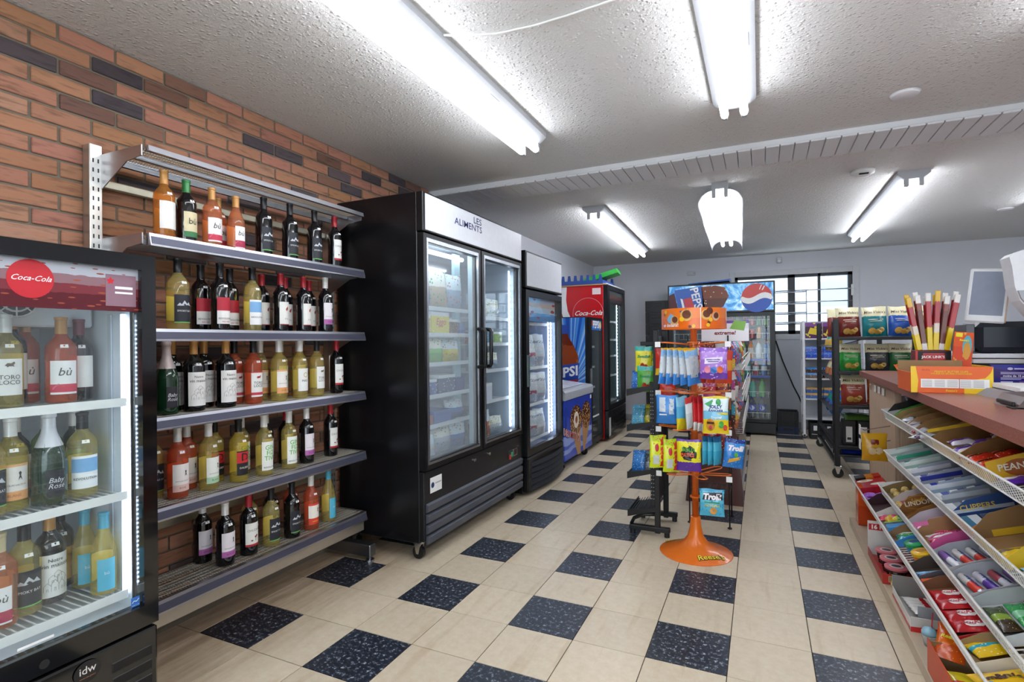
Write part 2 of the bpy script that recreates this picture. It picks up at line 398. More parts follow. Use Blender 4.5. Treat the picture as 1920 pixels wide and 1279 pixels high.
# ---- neighbouring building seen through the window
def siding():
    m, nt, b = nodes('white_siding'); w = tex(nt, 'Wave', 5, bands_direction='X'); w.inputs['Distortion'].default_value = .2
    r = ramp(nt, w.outputs[0], [(0, '#a9b0ba'), (.2, '#b4bbc5'), (1, '#bcc3cc')]); nt.links.new(r.outputs[0], b.inputs['Base Color']); b.inputs['Roughness'].default_value = .7; return m
nbh = thing('neighbour_house', 'pale siding house wall outside the barred window', 'building', (0, 9.5, 0))
MB().box((-5, 0, -1), (6, .2, 5)).build('house_wall', siding(), nbh)
w2 = bx('house_window', (1.05, -.05, 1.7), (1.75, .05, 2.75), M('#b9c4d2', .3), nbh); bx('window_pane', (1.12, -.06, 1.77), (1.68, -.045, 2.68), M('#8b97a8', .1), w2)
bx('downpipe', (.1, -.1, -1), (.2, 0, 5), M('#b5bfcc', .4), nbh)
# ---- fluorescent fixtures
TUBE = glow('#f4f8ff', TUBE_POWER); HOUSE = M('#b9bbbf', .45)
def fixture(x, y0, y1, label, wing=False, tilt=0, drop=0):
    f = thing('fluorescent_light', label, 'ceiling light', (x, (y0+y1)/2, H), tilt, 'eight foot fluorescent strips')
    h = (y1-y0)/2; z = -drop
    MB().prism([(-.1, 0), (.1, 0), (.1, -.028), (.055, -.062), (-.055, -.062), (-.1, -.028)] if not wing else [(-.06, 0), (.06, 0), (.06, -.05), (-.06, -.05)], -h, h).build('housing', HOUSE, f)
    for s in (-1, 1):
        for yy in (-h, h-.03): bx('lamp_holder', (s*.045-.014, yy, -.115), (s*.045+.014, yy+.03, -.06 if not wing else -.05), HOUSE, f, .003)
        MB().cyl((s*.045, -h+.03, -.098), (s*.045, h-.03, -.098), .019, 8).build('tube', TUBE, f, True)
        if wing:
            pts = [(.05+.115*math.sin(a), -.05-.115*(1-math.cos(a))) for a in [i*PI*.5/6 for i in range(7)]]
            poly = [(s*p[0], p[1]) for p in pts]+[(s*(p[0]+.004), p[1]+.004) for p in reversed(pts)]
            MB().prism(poly if s > 0 else poly[::-1], -h+.05, -.01).build('reflector', M('#eef1f5', .25, .2), f, True)
            MB().prism(poly if s > 0 else poly[::-1], .01, h-.05).build('reflector', M('#eef1f5', .25, .2), f, True)
    if not wing:
        for yy in (-h*.3, h*.45): MB().box((.0755, yy, -.046), (.0775, yy+.1, -.043)).build('slot', INK, f)
    return f
fixture(-1.105, -1.68, .78, 'white twin tube fluorescent strip nearest the brick wall')
fixture(.02, -1.7, .76, 'white twin tube fluorescent strip above the aisle, at the top centre of the photo')
fixture(-1.28, 2.57, 5.1, 'white twin tube fluorescent strip above the row of coolers at the back', tilt=.03)
fixture(-.185, 2.3, 4.75, 'fluorescent strip with curved white reflector wings, above the orange candy stand', wing=True, tilt=.03)
fixture(1.16, 2.62, 5.14, 'white twin tube fluorescent strip above the chip rack at the right')
fixture(1.25, -1.9, .55, 'white twin tube fluorescent strip above the checkout counter')
fixture(2.45, 1.9, 4.3, 'white twin tube fluorescent strip behind the checkout counter')  # unseen strip, added just out of view to brighten the back wall
fixture(-.6, -4.45, -2.1, 'white twin tube fluorescent strip behind the viewer on the wine side')
fixture(1.3, -4.45, -2.1, 'white twin tube fluorescent strip behind the viewer on the counter side')
# ---- ceiling and wall bits
sd = thing('smoke_detector', 'round white smoke detector on the ceiling', 'smoke detector', (.82, 2.475, H))
MB().lathe([(0, -.045), (.04, -.043), (.055, -.03), (.075, -.022), (.078, 0)], 24).build('housing', WHITE, sd, True)
MB().cbox((-.03, -.06, -.04), (.03, -.045, -.03), .002).build('vent', INK, sd)
MB().lathe([(0, -.012), (.055, -.012), (.068, 0)], 24).build('ceiling_cover', M('#e9e9ec', .4), None, True, (.8, 1.11, H))
tag(COL.objects[-1], 'flat white round cover plate on the near ceiling', 'cover plate')
MB().lathe([(0, -.012), (.055, -.012), (.068, 0)], 24).build('ceiling_cover', M('#e9e9ec', .4), None, True, (2.27, 4.47, H))
tag(COL.objects[-1], 'small white round cover plate on the ceiling at the far right', 'cover plate')
cw = MB().tube([(-1.0, -.36, H-.012), (-.93, -.316, H-.01), (-.81, -.274, H-.01), (-.656, -.259, H-.01), (-.525, -.263, H-.01), (-.342, -.279, H-.01), (-.2, -.3, H-.008)], .0042).build('ceiling_cable', WHITE, None, True)
tag(cw, 'thin white cable running along the ceiling from the light', 'cable')
md = thing('motion_sensor', 'small white motion sensor above the barred window', 'sensor', (.387, YB, 2.405))
bx('case', (-.035, -.05, -.045), (.035, 0, .045), M('#d9d9dc', .4), md, .012); MB().cyl((0, -.052, -.015), (0, -.045, -.015), .018, 12).build('lens', WHITE, md)
jb = thing('junction_box', 'small white wall box left of the window, above the soda cooler', 'wall box', (-.82, YB, 2.289))
bx('case', (-.06, -.03, -.03), (.06, 0, .03), M('#d2d3d8', .4), jb, .006); bx('cover_screw', (.035, -.034, -.008), (.048, -.03, .008), STEEL, jb)
wc = MB().tube([(.33, YB-.02, 1.25), (.42, YB-.02, .95), (.55, YB-.025, .6), (.62, YB-.03, .45), (.7, YB-.03, .2), (.8, YB-.03, .02)], .009).build('power_cord', INK, None, True)
tag(wc, 'black power cord sloping down the back wall beside the soda cooler', 'cord')
# ================================================================== helpers for things laid out in room coordinates
OFF = {}
_obj0 = obj
def obj(name, me, parent=None, loc=(0, 0, 0), rot=(0, 0, 0)):
    o = _obj0(name, me, parent, loc, rot)
    if parent is not None and parent.name in OFF: o.location = Vector(loc)-OFF[parent.name]
    return o
def room_thing(name, label, cat, base, group=None):
    t = thing(name, label, cat, base, 0, group); OFF[t.name] = Vector(base); return t
def ribbon(lines, w):
    """2-D polylines -> list of quads (points)"""
    q = []
    for ln in lines:
        for (a0, b0), (a1, b1) in zip(ln, ln[1:]):
            d = math.hypot(a1-a0, b1-b0) or 1; nx, ny = -(b1-b0)/d*w/2, (a1-a0)/d*w/2
            q.append([(a0+nx, b0+ny), (a1+nx, b1+ny), (a1-nx, b1-ny), (a0-nx, b0-ny)])
    return q
def decal(name, polys, mat, parent, fn, key=None):
    if key is not None and ('d', key) in PC: return obj(name, PC['d', key], parent)
    m = MB()
    for p in polys:
        k = len(m.v); m.v += [tuple(fn(a, b)) for a, b in p]; m.f.append(tuple(range(k, k+len(p))))
    me = m.mesh(name, mat)
    if key is not None: PC['d', key] = me
    return obj(name, me, parent)
def disc(cx, cy, r, n=20, sx=1): return [(cx+r*sx*math.cos(2*PI*i/n), cy+r*math.sin(2*PI*i/n)) for i in range(n)]
# ================================================================== wine bottles
DKG = M('#0a0a0e', .07, coat=.5, var=.02)
SHAPES = {
 'bdx': [(0, .006), (.03, 0), (.0375, .004), (.0385, .01), (.0385, .185), (.036, .2), (.027, .215), (.0175, .228), (.0145, .24), (.0142, .285), (.0158, .287), (.0158, .297), (0, .298)],
 'bgy': [(0, .006), (.032, 0), (.0395, .004), (.0405, .01), (.0405, .145), (.037, .17), (.027, .2), (.018, .225), (.0148, .245), (.0142, .285), (.0158, .287), (.0158, .297), (0, .298)],
 'chp': [(0, .008), (.036, 0), (.0435, .004), (.0445, .012), (.0445, .14), (.041, .17), (.03, .205), (.0195, .235), (.016, .255), (.0155, .285), (.0185, .288), (.0185, .3), (.012, .308), (0, .309)]}
def shp(kind, sr, sh): return [(r*sr if r > .017 else r*(1+(sr-1)*.4), z*sh) for r, z in SHAPES[kind]]
LAB = {
 'plain': (.55, .26, [('#efece6', 0, 1)]), 'bub': (.5, .17, [('#d8caa2', 0, 1), ('#3c7a4a', 0, .22)]), 'bur': (.52, .17, [('#f2efec', 0, 1), ('#cf3b52', .06, .3)]),
 'bul': (.36, .1, [('#f0eeee', 0, 1), ('#b5304f', .05, .35)]), 'smoky': (.52, .17, [('#22252d', 0, 1), ('#6fbf5a', 0, .035)]), 'chuz': (.54, .26, [('#e9e8e2', 0, 1), ('#b5242c', 0, .09)]),
 'revr': (.55, .17, [('#efece8', 0, 1), ('#b8283a', .5, 1)]), 'revb': (.55, .17, [('#f3f3f1', 0, 1), ('#7fb0dd', .5, .92)]), 'fow': (.52, .2, [('#e8e6e0', 0, 1), ('#a8232a', 0, .03)]),
 'pink': (.55, .24, [('#e6dfe4', 0, 1), ('#b065a4', 0, .24)]), 'maison': (.56, .13, [('#eeece8', 0, 1)]), 'toro': (.5, .18, [('#ecebe6', 0, 1), ('#c23a4c', .07, .18), ('#c2404f', .97, 1)]),
 'orange': (.52, .2, [('#efe9e2', 0, 1), ('#e6a468', 0, .25), ('#e8b27c', .93, 1)]), 'masi': (.52, .2, [('#efeeea', 0, 1)]), 'torow': (.46, .22, [('#ecebe6', 0, 1)]),
 'rose': (.54, .17, [('#ece6e2', 0, 1), ('#e3bdb3', 0, .25)]), 'blanc': (.54, .17, [('#eceee6', 0, 1), ('#aed0ae', 0, .25)]), 'dalb': (.52, .19, [('#191a1e', 0, 1), ('#c9272b', .5, .95)]),
 'fiz': (.58, .15, [('#f0f2ea', 0, 1)]), 'sang': (.58, .17, [('#d8432f', 0, 1), ('#f0e8dc', .3, .9)]), 'teal': (.4, .1, [('#58b8d4', 0, 1)]), 'champ': (.3, .16, [('#1c1d26', 0, 1)]),
 'yel': (.6, .17, [('#e8b51e', 0, 1)]), 'green': (.5, .2, [('#56b04c', 0, 1)])}
TXT = {'bub': [('bù', .62, .036, '#3a3a30', 0, .003)], 'bur': [('bù', .66, .034, '#4a4a44', .25, .004)], 'bul': [('bù', .68, .03, '#4a4a44', .2, .003)], 'smoky': [('SMOKY BAY', .42, .011, '#e6e6e6', 0, 0)],
 'chuz': [('CHUZAN', .68, .014, '#75726c', 0, 0)], 'revr': [('REVOLUTION', .2, .0105, '#1e1e20', 0, .002), ('RED RED', .08, .009, '#b8283a', 0, 0)], 'revb': [('REVOLUTION', .3, .0105, '#1e1e20', 0, .002)],
 'fow': [('F O', .25, .012, '#55504a', 0, 0)], 'pink': [('NICOLAS LALOUX', .36, .0065, '#5c5660', 0, 0), ('ROUGE', .12, .011, '#6c2f68', 0, 0)], 'maison': [('Notre', .86, .015, '#2a2a2c', 0, 0), ('vin maison', .74, .017, '#2a2a2c', 0, .001)],
 'toro': [('TORO\nLOCO', .5, .017, '#3a322c', 0, .002)], 'torow': [('TORO\nLOCO', .42, .017, '#5a534a', 0, .002)], 'orange': [('NICOLAS LALOUX', .42, .0065, '#5c5660', 0, 0), ('BLANC', .13, .01, '#b06a30', 0, 0)],
 'masi': [('MASI', .45, .016, '#4a4436', 0, 0)], 'rose': [('NICOLAS LALOUX', .38, .0065, '#6a5a58', 0, 0), ('ROSÉ', .13, .011, '#6f4a44', 0, 0)], 'blanc': [('NICOLAS LALOUX', .38, .0065, '#5a6a58', 0, 0), ('BLANC', .13, .011, '#3f6a48', 0, 0)],
 'dalb': [('D', .72, .05, '#191a1e', 0, .01), ('DALBERT', .3, .012, '#efe9e0', 0, .001)], 'fiz': [('GIN\nFIZ\nTIVE', .6, .03, '#57b43a', 0, .006), ('REVOLUTION', .1, .0105, '#1e1e20', 0, .002)],
 'sang': [('SANGRIA', .15, .009, '#f3d24a', 0, 0)], 'teal': [('bù', .55, .014, '#e8f4f8', 0, 0)], 'champ': [('Baby\nRosé', .5, .02, '#dcdce0', .3, 0)], 'yel': [('YELLOW TAIL', .75, .009, '#3a2a10', 0, 0)]}
def bottle(kind, glass, cap, lab, sr, sh, label, cat, loc, group, phi=0, back=True, foil=None):
    pr = shp(kind, sr, sh); rr = max(p[0] for p in pr); hgt = pr[-1][1]
    root = thing('wine_bottle', label, cat, loc, phi, group)
    def cached(k, fn):
        if k not in PC: PC[k] = fn()
        return PC[k]
    gk = ('g', kind, glass.name, sr, sh)
    obj('glass', cached(gk, lambda: MB().lathe(pr, 18).mesh('glass', glass, 'auto')), root)
    # capsule on the neck
    z0 = hgt*(.8 if kind != 'chp' else .62); cp = [(r+.0007, z) for r, z in pr if z >= z0-1e-6]
    def rad(z):
        for (ra, za), (rb, zb) in zip(pr[1:], pr[2:]):
            if za <= z <= zb: return ra+(rb-ra)*(z-za)/max(1e-6, zb-za)
        return .014
    cp = [(rad(z0)+.0007, z0)]+[p for p in cp if p[1] > z0]; cp[-1] = (0, hgt+.0007)
    obj('capsule', cached(('c', kind, cap, sr, sh), lambda: MB().lathe(cp, 14).mesh('capsule', M(cap, .35, .15), 'auto')), root)
    wd, zb, bands = LAB[lab]; fac = .42 if lab not in ('plain', 'maison', 'champ') else (.42 if lab != 'champ' else .3)
    if kind == 'bgy' and lab not in ('teal', 'bul'): fac = .36
    z0, z1 = hgt*zb*.62, hgt*zb*.62+hgt*fac*(1.12 if lab in ('maison', 'fiz') else .92)
    z1 = min(z1, hgt*.6 if kind == 'bdx' else hgt*.5)
    ang = wd*1.75; R = rr+.0006
    lo = None
    for i, (c, f0, f1) in enumerate(bands):
        me = cached(('l', lab, i, sr, sh, kind), lambda: MB().lathe([(R+.0003*i, z0+(z1-z0)*f0), (R+.0003*i, z0+(z1-z0)*f1)], 12, a0=-ang, a1=ang).mesh('label', M(c, .55), True))
        if i == 0: lo = obj('label', me, root)
        else: obj('label_band', me, lo)
    R2 = R+.0012
    for s, f, size, c, it, bo in TXT.get(lab, []):
        zc = z0+(z1-z0)*f
        letter(s, M(c, .5), lo, lambda a, b: (R2*math.cos(a/R2), R2*math.sin(a/R2), zc+b), size=size, italic=it, bold=bo, key=(lab, kind, sr, sh))
    cyl = lambda a, b: (R2*math.cos(a/R2), R2*math.sin(a/R2), z0+(z1-z0)*.5+b)
    if lab == 'maison':
        hs = []
        for (a, b, w, h) in ((-.03, -.045, .018, .026), (-.012, -.045, .018, .034), (.006, -.045, .018, .028), (.022, -.045, .016, .036), (-.018, -.02, .02, .022), (.004, -.02, .022, .026), (-.004, -.006, .018, .02)):
            hs += [[(a, b), (a, b+h*.6), (a+w/2, b+h), (a+w, b+h*.6), (a+w, b)]]
            hs += [[(a+w*.4, b), (a+w*.4, b+h*.3), (a+w*.6, b+h*.3), (a+w*.6, b)]]
        decal('drawing', ribbon(hs, .0007), M('#4a4a50', .5), lo, cyl, ('house', kind, sr, sh))
    if lab == 'smoky':
        decal('emblem', [[(-.03, .012), (-.02, .024), (-.012, .018), (-.002, .034), (.01, .02), (.018, .028), (.03, .013), (.012, .016), (-.01, .012)]], M('#c9ccd2', .5), lo, cyl, ('mt', kind, sr, sh))
    if lab in ('toro', 'torow'):
        decal('emblem', [[(-.012, .032), (-.006, .039), (.002, .038), (.008, .043), (.011, .039), (.007, .033), (.009, .028), (.005, .03), (-.003, .03), (-.006, .027), (-.008, .031)]], M('#a02a30' if lab == 'toro' else '#6a5a48', .5), lo, cyl, ('horse', lab, kind, sr, sh))
    if lab in ('pink', 'rose', 'blanc', 'orange', 'sang'):
        decal('emblem', [[(.008, .004), (.011, .018), (.009, .026), (.0125, .03), (.016, .026), (.0145, .018), (.018, .004), (.013, .012)]], M('#2c2a30', .5), lo, cyl, ('man', lab, kind, sr, sh))
    if lab == 'masi': decal('emblem', ribbon([disc(.004, .025, .011)+[(.015, .025)]], .003), M('#c9a43a', .35), lo, cyl, ('ring', kind, sr, sh))
    if lab == 'chuz': decal('emblem', [disc(.008, -.012, .005, 8), disc(.016, -.008, .005, 8), [(.007, -.03), (.009, -.03), (.009, -.012), (.007, -.012)], [(.0155, -.03), (.017, -.03), (.017, -.01), (.0155, -.01)], [(-.014, -.03), (-.004, -.03), (-.005, -.024), (-.013, -.024)]], M('#7a3a2a', .5), lo, cyl, ('tree', kind, sr, sh))
    if lab == 'fow': decal('emblem', [[(-.004, .018), (0, .028), (.006, .03), (.009, .036), (.011, .028), (.008, .02), (.004, .012), (.001, .012)]], M('#a33a2a', .5), lo, cyl, ('bird', kind, sr, sh))
    if lab in ('bur', 'bul'):
        decal('emblem', [[(-.03, -.03), (-.015, -.018), (.0, -.026), (.02, -.03), (.03, -.036), (.02, -.04), (-.03, -.036)]], M('#e2647a', .5), lo, cyl, ('wave', lab, kind, sr, sh))
    if back and glass is not DKG:
        obj('back_label', cached(('bl', kind, sr, sh), lambda: MB().lathe([(rr-.0012, hgt*.14), (rr-.0012, hgt*.48)], 10, a0=PI-.95, a1=PI+.95).mesh('back_label', M('#e6dca0', .5), True)), root)
    # price sticker on the shoulder
    if kind == 'bdx' and sr > .9:
        zs = hgt*.66
        decal('price_tag', [[(-.009, -.005), (.009, -.005), (.009, .005), (-.009, .005)]], M('#f2f2f0', .5), root, lambda a, b: ((rad(zs+b)+.0015)*math.cos(a/.035), (rad(zs+b)+.0015)*math.sin(a/.035), zs+b), ('tag', kind, sr, sh))
    return root
YW = wine_mat('#f6e9a2', .84); YW2 = wine_mat('#f2e27c', .82); RS = wine_mat('#f4ae80', .78); RS2 = wine_mat('#f0845c', .74); AM = wine_mat('#eda850', .76); GR = M('#12301c', .08, coat=.5); GRC = wine_mat('#a9c98a', .6)
GN = {DKG.name: 'dark', YW.name: 'pale yellow', YW2.name: 'yellow', RS.name: 'pale rose', RS2.name: 'pink-red', AM.name: 'amber', GR.name: 'dark green'}
LN = {'plain': 'plain white label', 'bub': 'beige label', 'bur': 'white and red wave label', 'bul': 'low white and red label', 'smoky': 'black mountain label', 'chuz': 'white label edged red below', 'revr': 'red and white label', 'revb': 'blue and white label', 'fow': 'white bird label',
      'pink': 'white and pink label', 'maison': 'white house-drawing label', 'toro': 'white label with red stripe', 'orange': 'white and orange label', 'masi': 'white label with gold ring', 'torow': 'white horse label', 'rose': 'white and blush label', 'blanc': 'white and green label',
      'dalb': 'black and red label', 'fiz': 'big green lettered label', 'sang': 'red fruit label', 'teal': 'teal label', 'champ': 'black script label', 'yel': 'yellow label', 'green': 'green label'}
GD, BK, RD, WH, TL = '#c08a4a', '#15161a', '#a3222c', '#e9e7e4', '#4fa9c4'
ROW = {
 'top': (1.69, [(-.80, -2.05, 'bdx', AM, GD, 'plain', 1, .96), (-.708, -2.05, 'bdx', DKG, '#2f7a3f', 'bub', 1, .91), (-.592, -2.05, 'bdx', RS, GD, 'bur', 1, .9), (-.505, -2.13, 'bdx', RS, GD, 'bur', .95, .85), (-.482, -2.04, 'bgy', RS, GD, 'bul', .95, .86), (-.322, -2.05, 'bdx', DKG, BK, 'smoky', 1, .98), (-.163, -2.05, 'bdx', DKG, BK, 'smoky', 1, 1.), (.003, -2.05, 'bdx', DKG, BK, 'smoky', 1, 1.), (.154, -2.05, 'bdx', DKG, RD, 'chuz', .95, 1.)]),
 'second': (1.33, [(-.747, -2.05, 'bdx', YW, BK, 'smoky', 1.1, 1.), (-.585, -2.14, 'bdx', DKG, BK, 'revr', 1, 1.), (-.565, -2.04, 'bdx', DKG, BK, 'revr', 1, 1.01), (-.44, -2.14, 'bdx', DKG, BK, 'revr', 1, 1.), (-.398, -2.04, 'bdx', YW, BK, 'revb', 1, 1.01), (-.27, -2.13, 'bdx', DKG, RD, 'fow', .95, .97), (-.234, -2.04, 'bdx', DKG, RD, 'fow', .95, .98), (-.125, -2.13, 'bdx', DKG, RD, 'fow', .95, .97), (-.087, -2.04, 'bdx', DKG, RD, 'fow', .95, .98), (.04, -2.13, 'bdx', DKG, RD, 'fow', .95, .97), (.068, -2.04, 'bdx', DKG, WH, 'pink', .95, 1.02)]),
 'third': (.99, [(-.79, -2.06, 'chp', GR, '#c9b8b4', 'champ', .95, .97), (-.71, -2.15, 'bdx', DKG, GD, 'maison', 1.05, 1.01), (-.675, -2.06, 'bdx', DKG, GD, 'maison', 1.1, 1.01), (-.565, -2.15, 'bdx', DKG, GD, 'maison', 1.05, 1.01), (-.525, -2.06, 'bdx', DKG, GD, 'maison', 1.1, 1.01), (-.42, -2.14, 'bdx', RS2, BK, 'toro', 1, 1.), (-.38, -2.06, 'bdx', RS2, BK, 'toro', 1, 1.01), (-.275, -2.14, 'bdx', YW, WH, 'orange', .95, 1.), (-.24, -2.05, 'bdx', YW, WH, 'orange', 1, 1.01), (-.15, -2.14, 'bdx', YW2, WH, 'fiz', .95, 1.), (-.105, -2.05, 'bdx', YW, WH, 'masi', .97, 1.01), (-.03, -2.14, 'bdx', YW2, WH, 'fiz', .95, 1.), (.012, -2.05, 'bdx', YW, BK, 'torow', 1, 1.01), (.17, -2.06, 'bdx', DKG, RD, 'chuz', .95, 1.01)]),
 'fourth': (.645, [(-.8, -2.14, 'bdx', YW, BK, 'smoky', 1, .96), (-.754, -2.05, 'bdx', RS2, WH, 'rose', 1, .96), (-.655, -2.14, 'bdx', RS2, WH, 'rose', 1, .95), (-.618, -2.05, 'bdx', YW, WH, 'blanc', 1, .96), (-.525, -2.14, 'bdx', YW2, BK, 'dalb', 1, .95), (-.475, -2.045, 'bdx', YW2, BK, 'dalb', 1, .95), (-.385, -2.14, 'bdx', YW, WH, 'fiz', .97, .95), (-.34, -2.04, 'bdx', YW, WH, 'fiz', 1, .96), (-.245, -2.14, 'bdx', DKG, WH, 'pink', .95, .95), (-.19, -2.04, 'bdx', YW, WH, 'fiz', .97, .96), (-.12, -2.14, 'bdx', DKG, RD, 'chuz', .93, .95), (-.065, -2.05, 'bdx', DKG, WH, 'pink', .97, .97), (.12, -2.06, 'bdx', DKG, RD, 'chuz', .95, .97)]),
 'lowest': (.295, [(-.572, -2.16, 'bdx', DKG, WH, 'pink', 1, .92), (-.55, -2.04, 'bdx', DKG, WH, 'pink', 1, .92), (-.425, -2.045, 'bdx', DKG, RD, 'chuz', 1, .92), (-.35, -2.13, 'bdx', YW, BK, 'smoky', 1, .92), (-.303, -2.04, 'bdx', YW, BK, 'smoky', 1, .92), (-.225, -2.13, 'bdx', DKG, BK, 'smoky', 1, .92), (-.18, -2.035, 'bdx', DKG, BK, 'smoky', 1, .92), (-.1, -2.13, 'bdx', RS2, WH, 'sang', .97, .93), (-.053, -2.035, 'bdx', RS2, WH, 'sang', .97, .95), (.088, -2.05, 'bgy', YW, TL, 'teal', .93, .95)])}
for rn, (z, lst) in ROW.items():
    for i, (y, x, kd, gl, cap, lb, sr, sh) in enumerate(sorted(lst)):
        pos = 'leftmost' if i == 0 else ('rightmost' if i == len(lst)-1 else ORD[i]+' from left')
        bottle(kd, gl, cap, lb, sr, sh, f'{GN[gl.name]} bottle, {LN[lb]}, {pos} on {rn} wine shelf', 'wine bottle', (x, y, z), 'wine bottles on the open shelves', rnd.uniform(-.12, .12))
# ================================================================== open wine shelving on the brick wall
ws = room_thing('wine_shelving', 'six tier metal shelving of wine bottles on the brick wall', 'shelving', (-2.1, -.32, 0))
ZS = [2.02, 1.69, 1.33, .99, .645, .295]
mesh_ = MB()
for k in range(112): mesh_.box((-2.2, -.915+k*.0107, -.004), (-1.965, -.9128+k*.0107, -.0018))
for k in range(9): mesh_.box((-2.2+k*.029, -.92, -.0018), (-2.1975+k*.029, .28, 0))
mesh_me = mesh_.mesh('wire_deck', M('#c6c0b2', .42, .45))
lip_me = MB().prism([(-1.968, .004), (-1.95, .004), (-1.94, -.038), (-1.94, -.044), (-1.968, -.044)], -.92, .28).mesh('front_lip', ALU)
lip0_me = MB().prism([(-1.968, .004), (-1.95, .004), (-1.945, -.018), (-1.968, -.018)], -.92, .28).mesh('front_lip', ALU)
strip_me = MB().box((-1.9425, -.915, -.036), (-1.9385, .275, -.008)).mesh('price_strip', M('#4a4b5c', .35, .3))
for v in strip_me.vertices:
    if v.co.z > -.02: v.co.x -= .0065
ste = MB()
for (x, z0, z1) in ((-2.205, -.03, 0), (-2.08, -.022, -.004)): ste.box((x-.004, -.92, z0), (x+.012, .28, z1))
ste_me = ste.mesh('stiffener', STEEL)
for i, z in enumerate(ZS):
    d = obj('shelf', mesh_me, ws, (0, 0, z)); stuff(d)
    obj('front_lip', lip_me if i else lip0_me, d)
    if i: obj('price_strip', strip_me, d)
    obj('stiffener', ste_me, d)
    for y0 in (-.935, .282):
        MB().prism([(-2.23, .004), (-1.968, .004), (-1.968, -.036), (-2.06, -.045), (-2.22, -.13), (-2.23, -.13)], y0, y0+.004).build('bracket', ALU, d)
for y0 in (-.975, .29):
    u = bx('upright', (-2.275, y0, .03), (-2.225, y0+.045, 2.06), M('#c6c4bc', .35, .9), ws, .003); sl = MB()
    for k in range(52):
        for yy in (.012, .03): sl.box((-2.2255, y0+yy-.0025, .1+k*.037), (-2.2245, y0+yy+.0025, .116+k*.037))
    stuff(sl.build('slots', INK, u))
    bx('foot', (-2.26, y0-.005, .03), (-1.93, y0+.05, .1), STEEL, ws, .004)
    MB().cyl((-1.95, y0+.02, .0), (-1.95, y0+.02, .035), .007, 8).cyl((-1.95, y0+.02, 0), (-1.95, y0+.02, .012), .025, 12).build('levelling_pad', ALU, ws)
for z in (.47, 1.9): bx('cross_rail', (-2.262, -.94, z), (-2.24, .3, z+.035), M('#b7b29e', .35, .8), ws)
bx('kick_board', (-1.985, -.92, .19), (-1.965, .28, .25), M('#b8b0a4', .35, .8), ws, .003)
# ================================================================== generic packs
def cached(k, fn):
    if k not in PC: PC[k] = fn()
    return PC[k]
def bag_th(w, h, t):
    def th(a, z):
        u = min(1, abs(a)/(w/2)); v = z/h
        if v < .05 or v > .95: return .0012
        p = math.sin(PI*min(1, max(0, (v-.05)/.9)))**.55
        wr = .0022*math.sin(a*120+z*50)*math.sin(z*95)+.0018*math.sin(z*150+a*90)
        return max(.0012, t/2*(1-u**2.6)**.7*p*(.92+.16*(v < .5))+wr*(1-u**4))
    return th
def bag_mesh(w, h, t, mat):
    def mk():
        th = bag_th(w, h, t); m = MB(); nu, nv = 10, 12
        def xz(u, v):
            z = h*v; pinch = 1-.075*math.sin(PI*v)-.01*math.sin(9*v+u)
            return (u*2-1)*w/2*pinch, z+h*.014*math.sin(7*u+2*h*40)*(1 if v > .9 else .4 if v < .1 else 0)
        f = lambda u, v: (xz(u, v)[0], -th(*xz(u, v)), xz(u, v)[1])
        b = lambda u, v: (xz(1-u, v)[0], th(*xz(1-u, v)), xz(1-u, v)[1])
        m.grid(f, nu, nv).grid(b, nu, nv)
        n = (nu+1)*(nv+1)
        for j in range(nv):
            a0, a1 = j*(nu+1)+nu, (j+1)*(nu+1)+nu; b0, b1 = n+j*(nu+1), n+(j+1)*(nu+1); m.f.append((a0, b0, b1, a1))
            a0, a1 = j*(nu+1), (j+1)*(nu+1); b0, b1 = n+j*(nu+1)+nu, n+(j+1)*(nu+1)+nu; m.f.append((b0, a0, a1, b1))
        me = m.mesh('bag', mat, True); return me
    return cached(('bag', w, h, t, mat.name), mk)
def bag(name, label, cat, w, h, t, mat, loc, rot=(0, 0, 0), texts=(), group=None, marks=()):
    o = tag(obj(name, bag_mesh(w, h, t, mat), None, loc, rot), label, cat, group)
    th = bag_th(w, h, t)
    for i, (c, polys) in enumerate(marks):
        fine = []
        for p in polys:                      # concentric strips so that the print follows the bulge
            p = [(a*w, b*h) for a, b in p]; cx, cy_ = sum(a for a, b in p)/len(p), sum(b for a, b in p)/len(p); np_ = len(p)
            sub_ = []
            for k in range(np_):
                (a0, b0), (a1, b1) = p[k], p[(k+1) % np_]; nd = 3 if np_ < 8 else 1
                sub_ += [(a0+(a1-a0)*q/nd, b0+(b1-b0)*q/nd) for q in range(nd)]
            np_ = len(sub_)
            for s0, s1 in ((1, .75), (.75, .5), (.5, .25), (.25, .01)):
                for k in range(np_):
                    fine.append([(cx+(sub_[j % np_][0]-cx)*s, cy_+(sub_[j % np_][1]-cy_)*s) for j, s in ((k, s0), (k+1, s0), (k+1, s1), (k, s1))])
        decal('printed_panel', fine, M(c, .3), o, lambda a, b: (a, -(th(a, b)+.001+.0004*i), b), ('bm', w, h, t, str(marks), i))
    for (s, wd, zf, c, it, bo) in texts:
        letter(s, M(c, .3), o, lambda a, b: (a, -(th(a, h*zf+b)+.0022), h*zf+b), width=wd*w, italic=it, bold=bo, key=('bt', w, h, t, zf))
    return o
